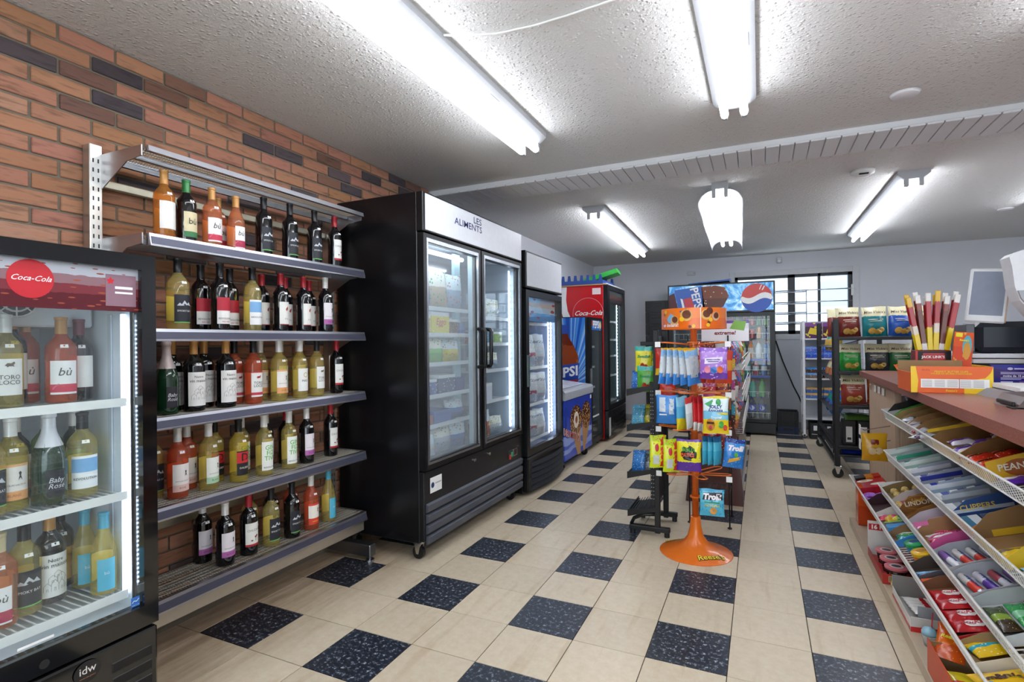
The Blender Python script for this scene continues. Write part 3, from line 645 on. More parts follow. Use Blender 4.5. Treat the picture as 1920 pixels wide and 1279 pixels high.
def carton(name, label, cat, sx, sy, sz, mat, loc, rz=0, texts=(), group=None, marks=(), rot=None):
    """box pack: front face looks -y in its own frame"""
    me = cached(('ct', sx, sy, sz, mat.name), lambda: MB().cbox((-sx/2, -sy/2, 0), (sx/2, sy/2, sz), .0025).mesh('carton', mat))
    o = tag(obj(name, me, None, loc, rot or (0, 0, rz)), label, cat, group)
    for i, (c, polys) in enumerate(marks):
        decal('printed_panel', [[(a*sx, b*sz) for a, b in p] for p in polys], M(c, .35), o, lambda a, b: (a, -sy/2-.0006-.0003*i, b), ('cm', sx, sy, sz, str(marks), i))
    for (s, wd, zf, c, it, bo) in texts:
        letter(s, M(c, .35), o, lambda a, b: (a, -sy/2-.0018, sz*zf+b), width=wd*sx, italic=it, bold=bo, key=('ctt', sx, sy, sz, zf))
    return o
def rect(a0, b0, a1, b1): return [(a0, b0), (a1, b0), (a1, b1), (a0, b1)]
def ring_x(xa, xb, y0, y1, z0, z1, wl, wr, wb, wt):
    """flat picture-frame ring facing +x (one connected mesh)"""
    m = MB(); o = [(y0, z0), (y1, z0), (y1, z1), (y0, z1)]; i = [(y0+wl, z0+wb), (y1-wr, z0+wb), (y1-wr, z1-wt), (y0+wl, z1-wt)]
    for x in (xa, xb): m.v += [(x, *p) for p in o]+[(x, *p) for p in i]
    for k in range(4):
        j = (k+1) % 4
        m.f += [(8+k, 8+j, 12+j, 12+k), (k, 4+k, 4+j, j), (k, j, 8+j, 8+k), (4+j, 4+k, 12+k, 12+j)]
    return m
def ring_y(ya, yb, x0, x1, z0, z1, wl, wr, wb, wt):
    m = ring_x(ya, yb, x0, x1, z0, z1, wl, wr, wb, wt); m.v = [(v[1], v[0], v[2]) for v in m.v]; m.f = [tuple(reversed(f)) for f in m.f]; return m
def liner(t, xb, xf, y0, y1, z0, z1, mat=None, axis='x'):
    m = MB(); m.v = [(xf, y0, z0), (xf, y1, z0), (xf, y1, z1), (xf, y0, z1), (xb, y0, z0), (xb, y1, z0), (xb, y1, z1), (xb, y0, z1)]
    m.f = [(4, 5, 6, 7), (0, 1, 5, 4), (3, 7, 6, 2), (0, 4, 7, 3), (1, 2, 6, 5)]
    if axis == 'y':
        m.v = [(y0, xf, z0), (y1, xf, z0), (y1, xf, z1), (y0, xf, z1), (y0, xb, z0), (y1, xb, z0), (y1, xb, z1), (y0, xb, z1)]; m.f = [tuple(reversed(f)) for f in m.f]
    return m.build('liner', mat or LINER, t)
def shell(t, xb, xf, y0, y1, z0, z1, mat, wall=.05, axis='x'):
    B = lambda n, a, b: bx(n, a, b, mat, t, .004)
    if axis == 'x':
        B('side_panel', (xb, y0, z0), (xf, y0+wall, z1)); B('side_panel', (xb, y1-wall, z0), (xf, y1, z1))
        B('back_panel', (xb, y0+wall, z0), (xb+wall, y1-wall, z1))
        B('top_panel', (xb+wall, y0+wall, z1-wall), (xf, y1-wall, z1)); B('bottom_panel', (xb+wall, y0+wall, z0), (xf, y1-wall, z0+wall))
    else:   # front looks -y: xf is the front y, xb the back y, y0..y1 the x range
        B('side_panel', (y0, xf, z0), (y0+wall, xb, z1)); B('side_panel', (y1-wall, xf, z0), (y1, xb, z1))
        B('back_panel', (y0+wall, xb-wall, z0), (y1-wall, xb, z1))
        B('top_panel', (y0+wall, xf, z1-wall), (y1-wall, xb-wall, z1)); B('bottom_panel', (y0+wall, xf, z0), (y1-wall, xb-wall, z0+wall))
def wire_shelf(t, xb, xf, y0, y1, z, mat, axis='x', tag_rail=False):
    def mk():
        m = MB(); L = y1-y0; n = int(L/.022)
        for k in range(n+1): m.box((0, k*L/n-.0015, -.003), (xf-xb, k*L/n+.0015, 0))
        for f in (0, .5, 1): m.box(((xf-xb)*f-.003, 0, -.007), ((xf-xb)*f+.003, L, -.003))
        m.box((xf-xb, 0, -.014), (xf-xb+.004, L, .012))
        if axis == 'y': m.v = [(v[1], -v[0], v[2]) for v in m.v]
        return m.mesh('shelf', mat)
    me = cached(('ws', round(xf-xb, 3), round(y1-y0, 3), mat.name, axis), mk)
    return stuff(obj('shelf', me, t, (xb, y0, z) if axis == 'x' else (y0, xb, z)))
def led_strip(t, x, y, z0, z1, n, p=6, axis='x'):
    m = MB(); d = (z1-z0)/n
    for k in range(n): m.box((x-.004, y-.006, z0+k*d), (x+.004, y+.006, z0+k*d+d*.4))
    s = bx('light_bar', (x-.006, y-.007, z0-.01), (x+.005, y+.007, z1+.01), glow('#dbe8ff', p*.17), t, .002)
    s.name = 'light_bar'; return stuff(m.build('leds', glow('#e6f0ff', p, False), t, loc=(.004, 0, 0)))
def caster(t, x, y, r=.038, plate=.11):
    c = MB().cyl((x, y-.013, r), (x, y+.013, r), r, 16).build('caster', M('#121316', .4), t)
    f = MB().cbox((x-.03, y-.02, plate-.022), (x+.03, y+.02, plate), .003); f.build('mount', CHROME, c)
    MB().prism([(x-.022, plate-.02), (x+.022, plate-.02), (x+.008, r-.008), (x-.008, r-.008)], y-.02, y-.015).build('fork', CHROME, c)
    MB().prism([(x-.022, plate-.02), (x+.022, plate-.02), (x+.008, r-.008), (x-.008, r-.008)], y+.015, y+.02).build('fork', CHROME, c); return c
# ================================================================== two-door freezer
LSIDE = M('#0d0e12', .3, var=.03, scale=3)
fz = room_thing('display_freezer', 'tall black two door glass freezer with white header beside the wine shelving', 'freezer', (-1.94, 1.1, 0))
shell(fz, -2.26, -1.665, .4, 1.8, .11, 2.145, LSIDE, .05)
liner(fz, -2.2, -1.67, .455, 1.745, .53, 1.9, M('#b9c5d3', .4))
hd = bx('header', (-1.67, .4, 1.915), (-1.622, 1.8, 2.145), BLACK, fz)
bx('header_panel', (-1.625, .425, 1.925), (-1.618, 1.79, 2.135), M('#d9dce4', .3, emit=.12), hd, .002)
NAVY = M('#232a72', .4)
letter('LES', NAVY, hd, lambda a, b: (-1.6165, 1.05+a*1.35, 2.092+b), size=.06, bold=.008); letter('ALIMENTS', NAVY, hd, lambda a, b: (-1.6165, .93+a*1.35, 2.04+b), size=.06, bold=.008)
FRM = M('#b9bcc4', .25, .9)
for i, (ya, yb) in enumerate(((.405, 1.1), (1.115, 1.795))):
    d = ring_x(-1.665, -1.622, ya, yb, .53, 1.905, .045, .045, .05, .05).build('door', BLACK, fz)
    ring_x(-1.63, -1.619, ya+.03, yb-.035, .56, 1.88, .014, .012, .014, .022).build('gasket_trim', FRM, d)
    bx('glass', (-1.645, ya+.04, .57), (-1.64, yb-.04, 1.87), pane_mat('frosted_pane', (.93, .97, .98), .16, 1.0) if i == 0 else PANE, d, .001)
    hy = yb-.05 if i == 0 else ya+.02
    h = MB().tube([(-1.622, hy, 1.36), (-1.57, hy, 1.355), (-1.565, hy, 1.34), (-1.565, hy, 1.12), (-1.57, hy, 1.105), (-1.622, hy, 1.1)], .013, 8).build('handle', BLACK, d, True)
pl = bx('base_panel', (-1.67, .405, .12), (-1.635, 1.795, .52), M('#15161a', .35), fz)
for k in range(4):
    z = .335-k*.062
    MB().prism([(-1.635, z), (-1.618, z-.008), (-1.622, z-.046), (-1.635, z-.05)], .425, 1.78).build('louver', M('#5c606b', .35, .4), pl)
    bx('louver_gap', (-1.636, .425, z-.058), (-1.634, 1.78, z-.051), INK, pl, .0005)
st = bx('sticker', (-1.6355, .47, .385), (-1.634, .595, .475), WHITE, pl, .0004)
decal('logo', [disc(-.035, 0, .017, 14)], M('#27406f', .4), st, on_x(-1.6332, .53, .43)); decal('print_line', [rect(-.03, -.003, .035, .004)], M('#aab0bc', .4), st, on_x(-1.6332, .552, .435))
cp = bx('control_panel', (-1.6355, 1.54, .37), (-1.632, 1.7, .43), M('#2a2b30', .4), pl, .001)
bx('switch', (-1.633, 1.55, .365), (-1.624, 1.575, .4), M('#c0392f', .35), cp, .002); bx('switch', (-1.633, 1.585, .38), (-1.624, 1.61, .415), M('#2f9a6a', .35), cp, .002)
bx('display', (-1.633, 1.63, .385), (-1.628, 1.685, .425), M('#3a1214', .2), cp, .002); ring_x(-1.632, -1.627, 1.622, 1.693, .378, .432, .006, .006, .006, .006).build('display_frame', ALU, cp)
for y in (1.0, 1.22): MB().cyl((-1.636, y, .475), (-1.626, y, .475), .011, 12).build('lock', CHROME, pl)
for x in (-1.71, -2.18):
    for y in (.46, 1.73): caster(fz, x, y)
SHW = M('#dfe5ec', .4)
for z in (1.485, 1.32, 1.135, .935, .75): wire_shelf(fz, -2.19, -1.72, .46, 1.09, z, SHW)
for z in (1.45, 1.255, 1.055, .826): wire_shelf(fz, -2.19, -1.72, 1.12, 1.74, z, SHW)
bx('mullion', (-1.72, 1.085, .55), (-1.672, 1.13, 1.9), M('#c9dbe2', .35), fz)
bx('door_pillar', (-1.80, 1.0, .56), (-1.775, 1.08, 1.88), M('#b7dbe6', .35), fz)
for y, n in ((1.72, 27), (.475, 27)): led_strip(fz, -1.7, y, .6, 1.83, n, 10)
MB().cyl((-1.76, .48, 1.845), (-1.76, 1.08, 1.845), .014, 8).build('lamp_tube', glow('#f0f6ff', 9), fz, True)
# frozen goods
FROZ = [('Eggo', '#e6d44a', '#c0392b'), ('', '#3f63a8', '#fff'), ('', '#2e9c8a', '#fff'), ('', '#b03a36', '#fff'), ('', '#dfe6ee', '#fff'), ('', '#6a4a36', '#fff'), ('', '#5aa653', '#fff'), ('', '#34529a', '#fff')]
def frozen(sh, items, grp):
    for i, (kind, y, z, wy, hz, col, words_, txt) in enumerate(items):
        lab = f'{words_} on the {sh[i] if isinstance(sh, list) else sh}'
        if kind == 'b': carton('frozen_food_box', lab, 'food box', wy, .1, hz, PR((0, col), (.82, '#e9ecef'), blob=('#f0e6d0', .22)), (-1.785, y, z), PI/2, [(txt, .55, .55, '#c0392b', .2, .01)] if txt else (), grp)
        elif kind == 'c': carton('frozen_food_box', lab, 'food box', wy, .2, hz, M(col, .4), (-1.835, y, z), PI/2, (), grp)
        else: bag('frozen_food_bag', lab, 'food bag', wy, hz, .09, PR((0, col), (.55, '#f2eee0' if i % 2 else '#d8e8f0'), blob=(('#e9d24a', '#3aa06a', '#d06a3a')[i % 3], .25)), (-1.78, y, z), (rnd.uniform(-.1, .0), 0, PI/2-.25+rnd.uniform(-.1, .1)), (), grp)
G1 = 'frozen foods behind the left freezer door'; G2 = 'frozen foods behind the right freezer door'
frozen('top shelf behind the frosted door', [('p', .57, 1.49, .2, .27, '#3c55a8', 'blue frozen food bag at left', ''), ('p', .78, 1.49, .19, .25, '#b9a58e', 'tan frozen food bag in the middle', ''), ('p', .97, 1.49, .18, .24, '#9fb0c8', 'pale frozen food bag at right', '')], G1)
frozen('second shelf behind the frosted door', [('b', .57, 1.325, .15, .12, '#d9c27a', 'tan waffle box at left', ''), ('b', .76, 1.325, .21, .14, '#e6d44a', 'yellow waffle box with red lettering', 'Eggo'), ('b', .93, 1.325, .1, .1, '#6a4a36', 'brown box at right', ''), ('c', 1.03, 1.325, .07, .08, '#3f63a8', 'small blue box', '')], G1)
frozen('third shelf behind the frosted door', [('p', .55, 1.14, .18, .15, '#2e9c8a', 'teal and white frozen vegetable bag', ''), ('p', .73, 1.14, .18, .16, '#6ab04a', 'green frozen vegetable bag', ''), ('p', .92, 1.14, .2, .15, '#d8c840', 'yellow frozen vegetable bag', '')], G1)
frozen('fourth shelf behind the frosted door', [('b', .6, .94, .22, .1, '#34529a', 'dark blue pizza box', ''), ('b', .83, .94, .2, .12, '#4a5a86', 'slate blue dinner box', ''), ('c', 1.0, .94, .12, .09, '#27408a', 'navy blue dinner box', '')], G1)
frozen('fifth shelf behind the frosted door', [('c', .56, .755, .2, .06, '#a2544a', 'flat maroon pie box', ''), ('c', .78, .755, .2, .08, '#3f66b0', 'flat blue pie box', ''), ('p', .98, .755, .18, .13, '#3f78b8', 'blue frozen fruit bag', '')], G1)
frozen('bottom deck behind the frosted door', [('p', .58, .56, .24, .14, '#cfd8e4', 'white frozen bread bag', ''), ('p', .8, .56, .22, .17, '#b4bccc', 'grey frozen bread bag', ''), ('p', .98, .56, .2, .16, '#2f66a8', 'deep blue ice bag', '')], G1)
frozen('first shelf behind the clear freezer door', [('p', 1.34, 1.455, .2, .17, '#cfc4a8', 'cream frozen pastry bag', ''), ('p', 1.55, 1.455, .2, .15, '#e4e8ec', 'white frozen pastry bag', '')], G2)
frozen('second shelf behind the clear freezer door', [('b', 1.3, 1.26, .12, .1, '#c25a44', 'red snack box', ''), ('b', 1.44, 1.26, .14, .11, '#5a9ac0', 'light blue snack box', ''), ('b', 1.59, 1.26, .14, .09, '#8ab04a', 'green snack box', '')], G2)
frozen('third shelf behind the clear freezer door', [('b', 1.33, 1.06, .16, .1, '#d8d0ca', 'pale dessert box', ''), ('p', 1.52, 1.06, .17, .13, '#9aa6c0', 'grey blue dessert bag', '')], G2)
frozen('fourth shelf behind the clear freezer door', [('b', 1.37, .83, .22, .13, '#d5d8ea', 'white and violet dessert box', '')], G2)
frozen('floor behind the clear freezer door', [('p', 1.36, .56, .22, .2, '#b8745c', 'orange brown roast chicken bag', ''), ('p', 1.58, .56, .2, .13, '#c8ccd4', 'silver frozen meat bag', '')], G2)
# ================================================================== wine cooler at the left edge
wcool = room_thing('wine_cooler', 'black glass door cooler of wine bottles at the left edge', 'cooler', (-1.93, -1.43, 0))
shell(wcool, -2.26, -1.66, -1.76, -1.10, .08, 1.55, GLOSS, .045)
liner(wcool, -2.2, -1.67, -1.71, -1.15, .45, 1.5, M('#dce4ec', .4))
d = ring_x(-1.66, -1.62, -1.76, -1.10, .395, 1.552, .045, .043, .065, .047).build('door', GLOSS, wcool)
bx('glass', (-1.645, -1.72, .45), (-1.64, -1.14, 1.51), PANE, d, .001)
ban = bx('banner', (-1.6395, -1.72, 1.375), (-1.638, -1.14, 1.505), PR((0, '#5a1a24'), (.35, '#7a3038'), (.55, '#8c6a70'), (.75, '#b9bcc6'), blob=('#a05038', .2), scale=14), d, .0004)
decal('logo_disc', [disc(0, 0, .052, 28)], M('#c4202c', .4), ban, on_x(-1.6372, -1.415, 1.452))
letter('Coca-Cola', WHITE, ban, on_x(-1.6364, -1.415, 1.453), width=.088, italic=.45, bold=.006)
nt_ = bx('notice', (-1.6376, -1.235, 1.39), (-1.637, -1.15, 1.485), M('#8c6a78', .4), ban, .0002)
decal('lines', [rect(-.02, .012, .03, .02), rect(-.02, -.002, .03, .004)], WHITE, nt_, on_x(-1.6364, -1.19, 1.43)); decal('leaf', [[(0, .012), (.004, .005), (.011, .004), (.006, -.003), (.007, -.01), (0, -.006), (-.007, -.01), (-.006, -.003), (-.011, .004), (-.004, .005)]], M('#c8242c', .4), nt_, on_x(-1.6364, -1.222, 1.465))
es = bx('energy_sticker', (-1.6375, -1.172, .462), (-1.6365, -1.147, .492), M('#2f6fc0', .4), d, .0003); letter('ENERGY STAR', WHITE, es, on_x(-1.636, -1.1595, .467), width=.022); decal('arc', ribbon([[(-.01, 0), (-.005, .006), (.003, .003), (.01, .01)]], .002), WHITE, es, on_x(-1.636, -1.1595, .475))
ev = bx('fan_cover', (-2.1, -1.7, 1.33), (-1.85, -1.16, 1.49), M('#e3e8ee', .4), wcool, .006)
for r in (.02, .036, .052): MB().tube([(-1.846, -1.36+r*math.cos(a), 1.41+r*math.sin(a)) for a in [i*PI/10 for i in range(20)]], .003, 5, True).build('fan_ring', WHITE, ev)
decal('fan_opening', [disc(0, 0, .052, 24)], M('#4a4e58', .5), ev, on_x(-1.8485, -1.36, 1.41))
for a in range(8): MB().cyl((-1.845, -1.36, 1.41), (-1.845, -1.36+.055*math.cos(a*PI/4), 1.41+.055*math.sin(a*PI/4)), .0022, 5).build('fan_spoke', WHITE, ev)
for z in (1.095, .803, .495): wire_shelf(wcool, -2.18, -1.685, -1.705, -1.155, z, WHITE)
led_strip(wcool, -1.69, -1.158, .5, 1.36, 60, 5)
bx('shelf_track', (-1.78, -1.156, .46), (-1.76, -1.151, 1.37), M('#c3ccd6', .4), wcool, .001)
bx('deck_label', (-1.6385, -1.45, .475), (-1.6375, -1.37, .482), WHITE, d, .0003)
gp = bx('base_grille', (-1.66, -1.76, .09), (-1.622, -1.1, .385), GLOSS, wcool, .008)
for k in range(5):
    z = .33-k*.045
    bx('louver', (-1.624, -1.235, z-.03), (-1.6195, -1.12, z), M('#0d0e11', .3), gp, .003); bx('louver', (-1.624, -1.7, z-.03), (-1.6195, -1.38, z), M('#0d0e11', .3), gp, .003)
MB().cyl((-1.63, -1.40, .42), (-1.6195, -1.40, .42), .012, 14).build('lock', INK, d)
bg_ = MB(); bg_.v = [( -1.6185, -1.30+a, .345+b) for a, b in disc(0, 0, .03, 24, 1.15)]; bg_.f = [tuple(range(24))]; bd = bg_.build('badge', M('#1b1b1e', .3), gp)
letter('idw', M('#d9d4cc', .35), bd, on_x(-1.6178, -1.30, .35), width=.042, bold=.004); letter('www.idw.global', M('#b07a50', .35), bd, on_x(-1.6178, -1.30, .33), width=.04)
for y in (-1.7, -1.16):
    for x in (-1.7, -2.2): MB().cyl((x, y, 0), (x, y, .085), .02, 10).build('foot', INK, wcool)
cl = [('upper', 1.1, [(-1.46, -1.8, 'bdx', YW, WH, 'torow', 1, .87), (-1.405, -1.8, 'bdx', YW, WH, 'torow', 1.02, .88), (-1.36, -1.88, 'bdx', DKG, GD, 'plain', .97, .93), (-1.318, -1.9, 'bdx', RS2, GD, 'bur', .9, .9), (-1.272, -1.8, 'bdx', RS2, GD, 'bur', 1, .87), (-1.205, -1.84, 'bdx', DKG, '#7a2a3a', 'plain', .95, .86)]),
      ('middle', .81, [(-1.45, -1.78, 'bdx', YW, WH, 'smoky', .95, .86), (-1.395, -1.8, 'bdx', YW2, WH, 'orange', 1, .87), (-1.345, -1.9, 'bdx', DKG, WH, 'pink', .95, .86), (-1.318, -1.77, 'chp', GR, '#d5d5da', 'champ', .95, .88), (-1.27, -1.89, 'bdx', GRC, WH, 'fiz', 1, .86), (-1.228, -1.78, 'bdx', YW, BK, 'revb', 1, .86), (-1.185, -1.9, 'bdx', GR, WH, 'green', .8, .85)]),
      ('lower', .502, [(-1.43, -1.78, 'bdx', RS, '#d8c9a0', 'bul', 1, .86), (-1.362, -1.81, 'bdx', YW, BK, 'smoky', 1.02, .88), (-1.292, -1.83, 'bdx', DKG, GD, 'maison', 1.02, .9), (-1.225, -1.92, 'bdx', DKG, BK, 'yel', .95, .88), (-1.19, -1.85, 'bgy', YW, TL, 'teal', .85, .82), (-1.165+.0, -1.74, 'bgy', YW, TL, 'teal', .85, .84)])]
GN[GRC.name] = 'light green'
for rn, z, lst in cl:
    for i, (y, x, kd, gl, cap, lb, sr, sh) in enumerate(lst):
        if y > -1.19: y = -1.192
        bottle(kd, gl, cap, lb, sr, sh, f'{GN[gl.name]} bottle, {LN[lb]}, {ORD[i]} from left on {rn} wine cooler shelf', 'wine bottle', (x, y, z), 'wine bottles in the glass cooler', rnd.uniform(-.3, 0))
# ================================================================== drinks
def drink(name, prof, parts, n=14):
    """returns a maker: meshes are shared; parts = [(part name, profile, material)]"""
    key = ('dr', name, str(prof)[:40], parts[0][2].name, parts[-1][2].name)
    ms = cached(key, lambda: [(pn, MB().lathe(pp, n).mesh(pn, pm, 'auto')) for pn, pp, pm in parts])
    return ms
def place_drink(name, label, cat, ms, loc, grp, text=None):
    r = thing(name, label, cat, loc, rnd.uniform(-.5, .5), grp)
    for pn, me in ms: obj(pn, me, r)
    return r
def can_ms(c, c2='#c9cccf', tall=.122):
    r = .033
    return drink('can', tall, [('can_body', [(.026, 0), (r, .006), (r, tall-.014), (.027, tall-.002)], M(c, .25, .35)), ('lid', [(.0275, tall-.004), (.026, tall), (0, tall-.003)], M(c2, .3, .9))])
def pet_ms(liq, cap, lab, h=.22, r=.034):
    return drink('pet', (h, r), [('bottle_body', [(0, .003), (r*.8, 0), (r, .008), (r*.97, h*.3), (r, h*.62), (r*.75, h*.76), (r*.4, h*.87), (r*.4, h*.9)], liq),
        ('wrapper', [(r*.99+.0008, h*.3), (r*1.0+.001, h*.34), (r*1.01+.001, h*.58), (r*1.0+.0008, h*.61)], M(lab, .35)), ('cap', [(r*.43, h*.89), (r*.43, h*.985), (0, h*.99)], M(cap, .4))])
# ================================================================== second black cooler (bagged ice and water)
c2 = room_thing('drinks_cooler', 'tall black single door cooler with blank white header, right of the two door freezer', 'cooler', (-1.93, 2.28, 0))
shell(c2, -2.33, -1.65, 1.84, 2.72, .02, 2.02, LSIDE, .05); liner(c2, -2.27, -1.66, 1.895, 2.665, .33, 1.69, M('#aebfe0', .4))
hd = bx('header', (-1.65, 1.84, 1.715), (-1.605, 2.72, 2.02), BLACK, c2); bx('header_panel', (-1.607, 1.865, 1.73), (-1.6, 2.70, 2.005), M('#dcdee3', .35), hd, .003)
d = ring_x(-1.65, -1.605, 1.845, 2.715, .325, 1.7, .06, .035, .055, .05).build('door', BLACK, c2)
bx('glass', (-1.63, 1.9, .375), (-1.625, 2.685, 1.655), PANE, d, .001)
hb = ring_x(-1.606, -1.594, 1.852, 1.892, .9, 1.16, .01, .01, .012, .012).build('handle', M('#7d8a8c', .35, .5), d); bx('handle_pull', (-1.603, 1.862, .912), (-1.599, 1.882, 1.148), M('#3a4446', .4), hb, .002)
ban = bx('banner', (-1.66, 1.9, 1.45), (-1.657, 2.66, 1.65), PR((0, '#5a8ec8'), (.35, '#c9d6e6'), (.6, '#d9c0b0'), (.8, '#b0c8e4'), blob=('#a8332c', .27), scale=5), c2, .0005)
gp = bx('base_grille', (-1.65, 1.845, .03), (-1.6, 2.715, .315), BLACK, c2, .01)
for k in range(5):
    z = .27-k*.048
    MB().grid(lambda u, v: (-1.6+.035*math.sin(PI*u)+.012*(1-v), 1.9+.79*u, z-.034*(1-v)), 10, 2).build('louver', M('#3b3f47', .35, .3), gp)
for z in (1.43, 1.035, .71, .40): wire_shelf(c2, -2.25, -1.72, 1.9, 2.66, z, WHITE)
for y in (2.63, 2.56): led_strip(c2, -1.69, y, .42, 1.6, 34, 9)
CLR = pane_mat('crinkled_film', (.9, .93, .97), .35, 1.6); mg = M('#a83a6a', .35)
n = 0
for sh, z, hh in (('third', 1.04, .3), ('second', .715, .27), ('bottom', .405, .24)):
    for i in range(4):
        y = 2.08+i*.13; col = ['#c6cad4', '#cfc0c8', '#bcc6da', '#b8bccb'][i]
        b = bag('ice_bag', f'clear crinkled ice bag, {ORD[i]} from left, {sh} shelf of the blank header cooler', 'ice bag', .15, hh, .11, PR((0, col), (.3, '#e8ebf0' if i % 2 else '#c06a86'), (.42, '#dfe4ec'), (.7, '#9aa4b8'), (.78, '#eef1f5'), blob=('#f6f8fb', .3), scale=12), (-1.86+i*.035, y, z), (rnd.uniform(-.1, .1), 0, PI/2-.5+rnd.uniform(-.2, .2)), (), 'ice bags in the blank header cooler')
for i in range(5):
    place_drink('water_bottle', f'clear water bottle, {ORD[i]} from left on the top shelf of the blank header cooler', 'water bottle', pet_ms(pane_mat('water', (.85, .92, .98), .12, 1.2), '#e8eef6', '#6a9ad8', .22, .033), (-1.95+i*.05, 1.97+i*.13, 1.435), 'water bottles in the blank header cooler')
# ================================================================== ice cream chest
ic = room_thing('chest_freezer', 'low blue ice cream chest freezer with cone picture', 'freezer', (-1.93, 3.22, 0))
BL = PR((0, '#3b57c4'), (.12, '#8fa2e6'), (.22, '#4d66cc'), (.3, '#93a6ea'), (.42, '#3550bf'), (.7, '#2b44b4'), rough=.25, scale=2, dist=2)
bx('body', (-2.3, 2.76, .09), (-1.605, 3.69, .69), BL, ic, .01)
rim = ring_x(0, .1, 0, 0, 0, 0, 0, 0, 0, 0)
MB().prism([(-2.3, .69), (-1.595, .69), (-1.59, .70), (-1.59, .765), (-1.61, .785), (-2.28, .86), (-2.3, .86)], 2.75, 3.7).build('rim', M('#b6bac2', .35, .2), ic)
for k in (0, 1): MB().prism([(-2.24, .862), (-1.66, .796), (-1.66, .8), (-2.24, .866)], 2.82+k*.42, 3.22+k*.4).build('sliding_lid', M('#c9ccd8', .15), ic)
def on_cone(y, z): return lambda a, b: (-1.6035, y+a, z+b)
for q, (yc, zc, r) in enumerate(((3.12, .46, .155), (3.47, .47, .15))):
    cn = decal('cone_picture', [[(-r*1.0, -.06), (.04-(.16 if q else 0), -.37), (.14-(.2 if q else 0), -.37), (r*1.0, -.06)]], M('#b98a58', .5), ic, on_cone(yc, zc))
    decal('ice_cream', [disc(0, 0, r, 24, 1.25 if q == 0 else 1.1)], PR((0, '#7a4a26'), (.5, '#5a321a'), blob=('#d9b07a', .36), scale=14, axis='Z'), cn, lambda a, b: (-1.6025, yc+a, zc+b))
    if q == 0:
        decal('cream_core', [disc(0, .0, r*.55, 20, 1)], M('#efe3cf', .4), cn, lambda a, b: (-1.6015, yc+a, zc+b)); decal('caramel', [disc(0, 0, r*.25, 16, .9)], M('#a0501e', .35), cn, lambda a, b: (-1.6005, yc+a, zc+b))
letter('DRUMSTICK', M('#c2332c', .35), ic, lambda a, b: (-1.599, 2.98+a, .32-a*.28+b), width=.5, bold=.015)
letter('DRUMSTICK', WHITE, ic, lambda a, b: (-1.6, 2.98+a, .32-a*.28+b), width=.53, bold=.04)
bx('side_label', (-1.604, 2.77, .36), (-1.6025, 2.83, .62), M('#1e3aa0', .4), ic, .0004)
bx('small_label', (-1.6035, 3.62, .63), (-1.6025, 3.67, .67), WHITE, ic, .0004)
for x in (-1.67, -2.2):
    for y in (2.84, 3.6): caster(ic, x, y, .036, .1)
# ================================================================== small soda cooler with bottle picture on its side
sp = room_thing('soda_cooler', 'black cooler with cola bottle picture on its blue side panel', 'cooler', (-1.95, 4.11, 0))
shell(sp, -2.33, -1.70, 3.82, 4.40, .03, 1.555, BLACK, .04); liner(sp, -2.28, -1.705, 3.865, 4.355, .3, 1.5, M('#56606a', .4))
def burst():
    m, nt, b = nodes('blue_ray_print'); tc = nt.nodes.new('ShaderNodeTexCoord'); mp = nt.nodes.new('ShaderNodeMapping')
    mp.inputs['Location'].default_value = (1.9, 0, -.75); nt.links.new(tc.outputs['Object'], mp.inputs[0]); g_ = nt.nodes.new('ShaderNodeSeparateXYZ'); nt.links.new(mp.outputs[0], g_.inputs[0])
    at = nt.nodes.new('ShaderNodeMath'); at.operation = 'ARCTAN2'; nt.links.new(g_.outputs[2], at.inputs[0]); nt.links.new(g_.outputs[0], at.inputs[1])
    no = nt.nodes.new('ShaderNodeTexNoise'); no.noise_dimensions = '1D'; no.inputs['Scale'].default_value = 9; no.inputs['Detail'].default_value = 3; nt.links.new(at.outputs[0], no.inputs['W'])
    r = ramp(nt, no.outputs[0], [(.3, '#1a4fae'), (.5, '#3f86d8'), (.62, '#bfe0f6'), (.7, '#2f74cc')]); nt.links.new(r.outputs[0], b.inputs['Base Color']); b.inputs['Roughness'].default_value = .3; return m
pn = bx('picture_panel', (-2.31, 3.816, .06), (-1.715, 3.8205, 1.545), burst(), sp, .0008)
COLA = PR((0, '#7a2e14'), (.45, '#93401c'), (.8, '#6e2812'), blob=('#b0602a', .22), rough=.2, scale=9)
body = [(.12, 0), (.135, .2), (.13, .33), (.145, .42), (.14, .55), (.1, .68), (.055, .78), (.048, .84), (-.048, .84), (-.055, .78), (-.1, .68), (-.14, .55), (-.145, .42), (-.13, .33), (-.135, .2), (-.12, 0)]
fy = lambda o: (lambda a, b: (-1.99+a*1.35, 3.8145-o, .58+b*.95))
bt = decal('bottle_picture', [body], COLA, pn, fy(0)); decal('bottle_cap', [rect(-.06, .82, .06, .93)], M('#2a4ca8', .3), bt, fy(.0008))
decal('bottle_label', [[(-.14, .2), (.14, .26), (.15, .46), (-.15, .4)]], M('#2447a8', .3), bt, fy(.0012)); decal('label_foot', [[(-.14, .1), (.135, .1), (.14, .26), (-.14, .2)]], M('#b5322e', .3), bt, fy(.001))
letter('PEPSI', WHITE, bt, lambda a, b: (-1.975+a, 3.8122, .895+b+a*.18), width=.34, bold=.03)
dr = ring_x(-1.70, -1.665, 3.825, 4.395, .06, 1.55, .1, .03, .06, .03).build('door', BLACK, sp)
bx('glass', (-1.685, 3.92, .11), (-1.68, 4.37, 1.53), PANE, dr, .001)
bn = bx('door_sign', (-1.679, 3.925, 1.4), (-1.672, 4.37, 1.53), PR((0, '#2f6fbe'), (.4, '#5a9ad8'), blob=('#bfe0f4', .2), scale=6), dr, .001); letter('PEPSI', WHITE, bn, on_x(-1.6705, 4.13, 1.463), width=.26, bold=.02)
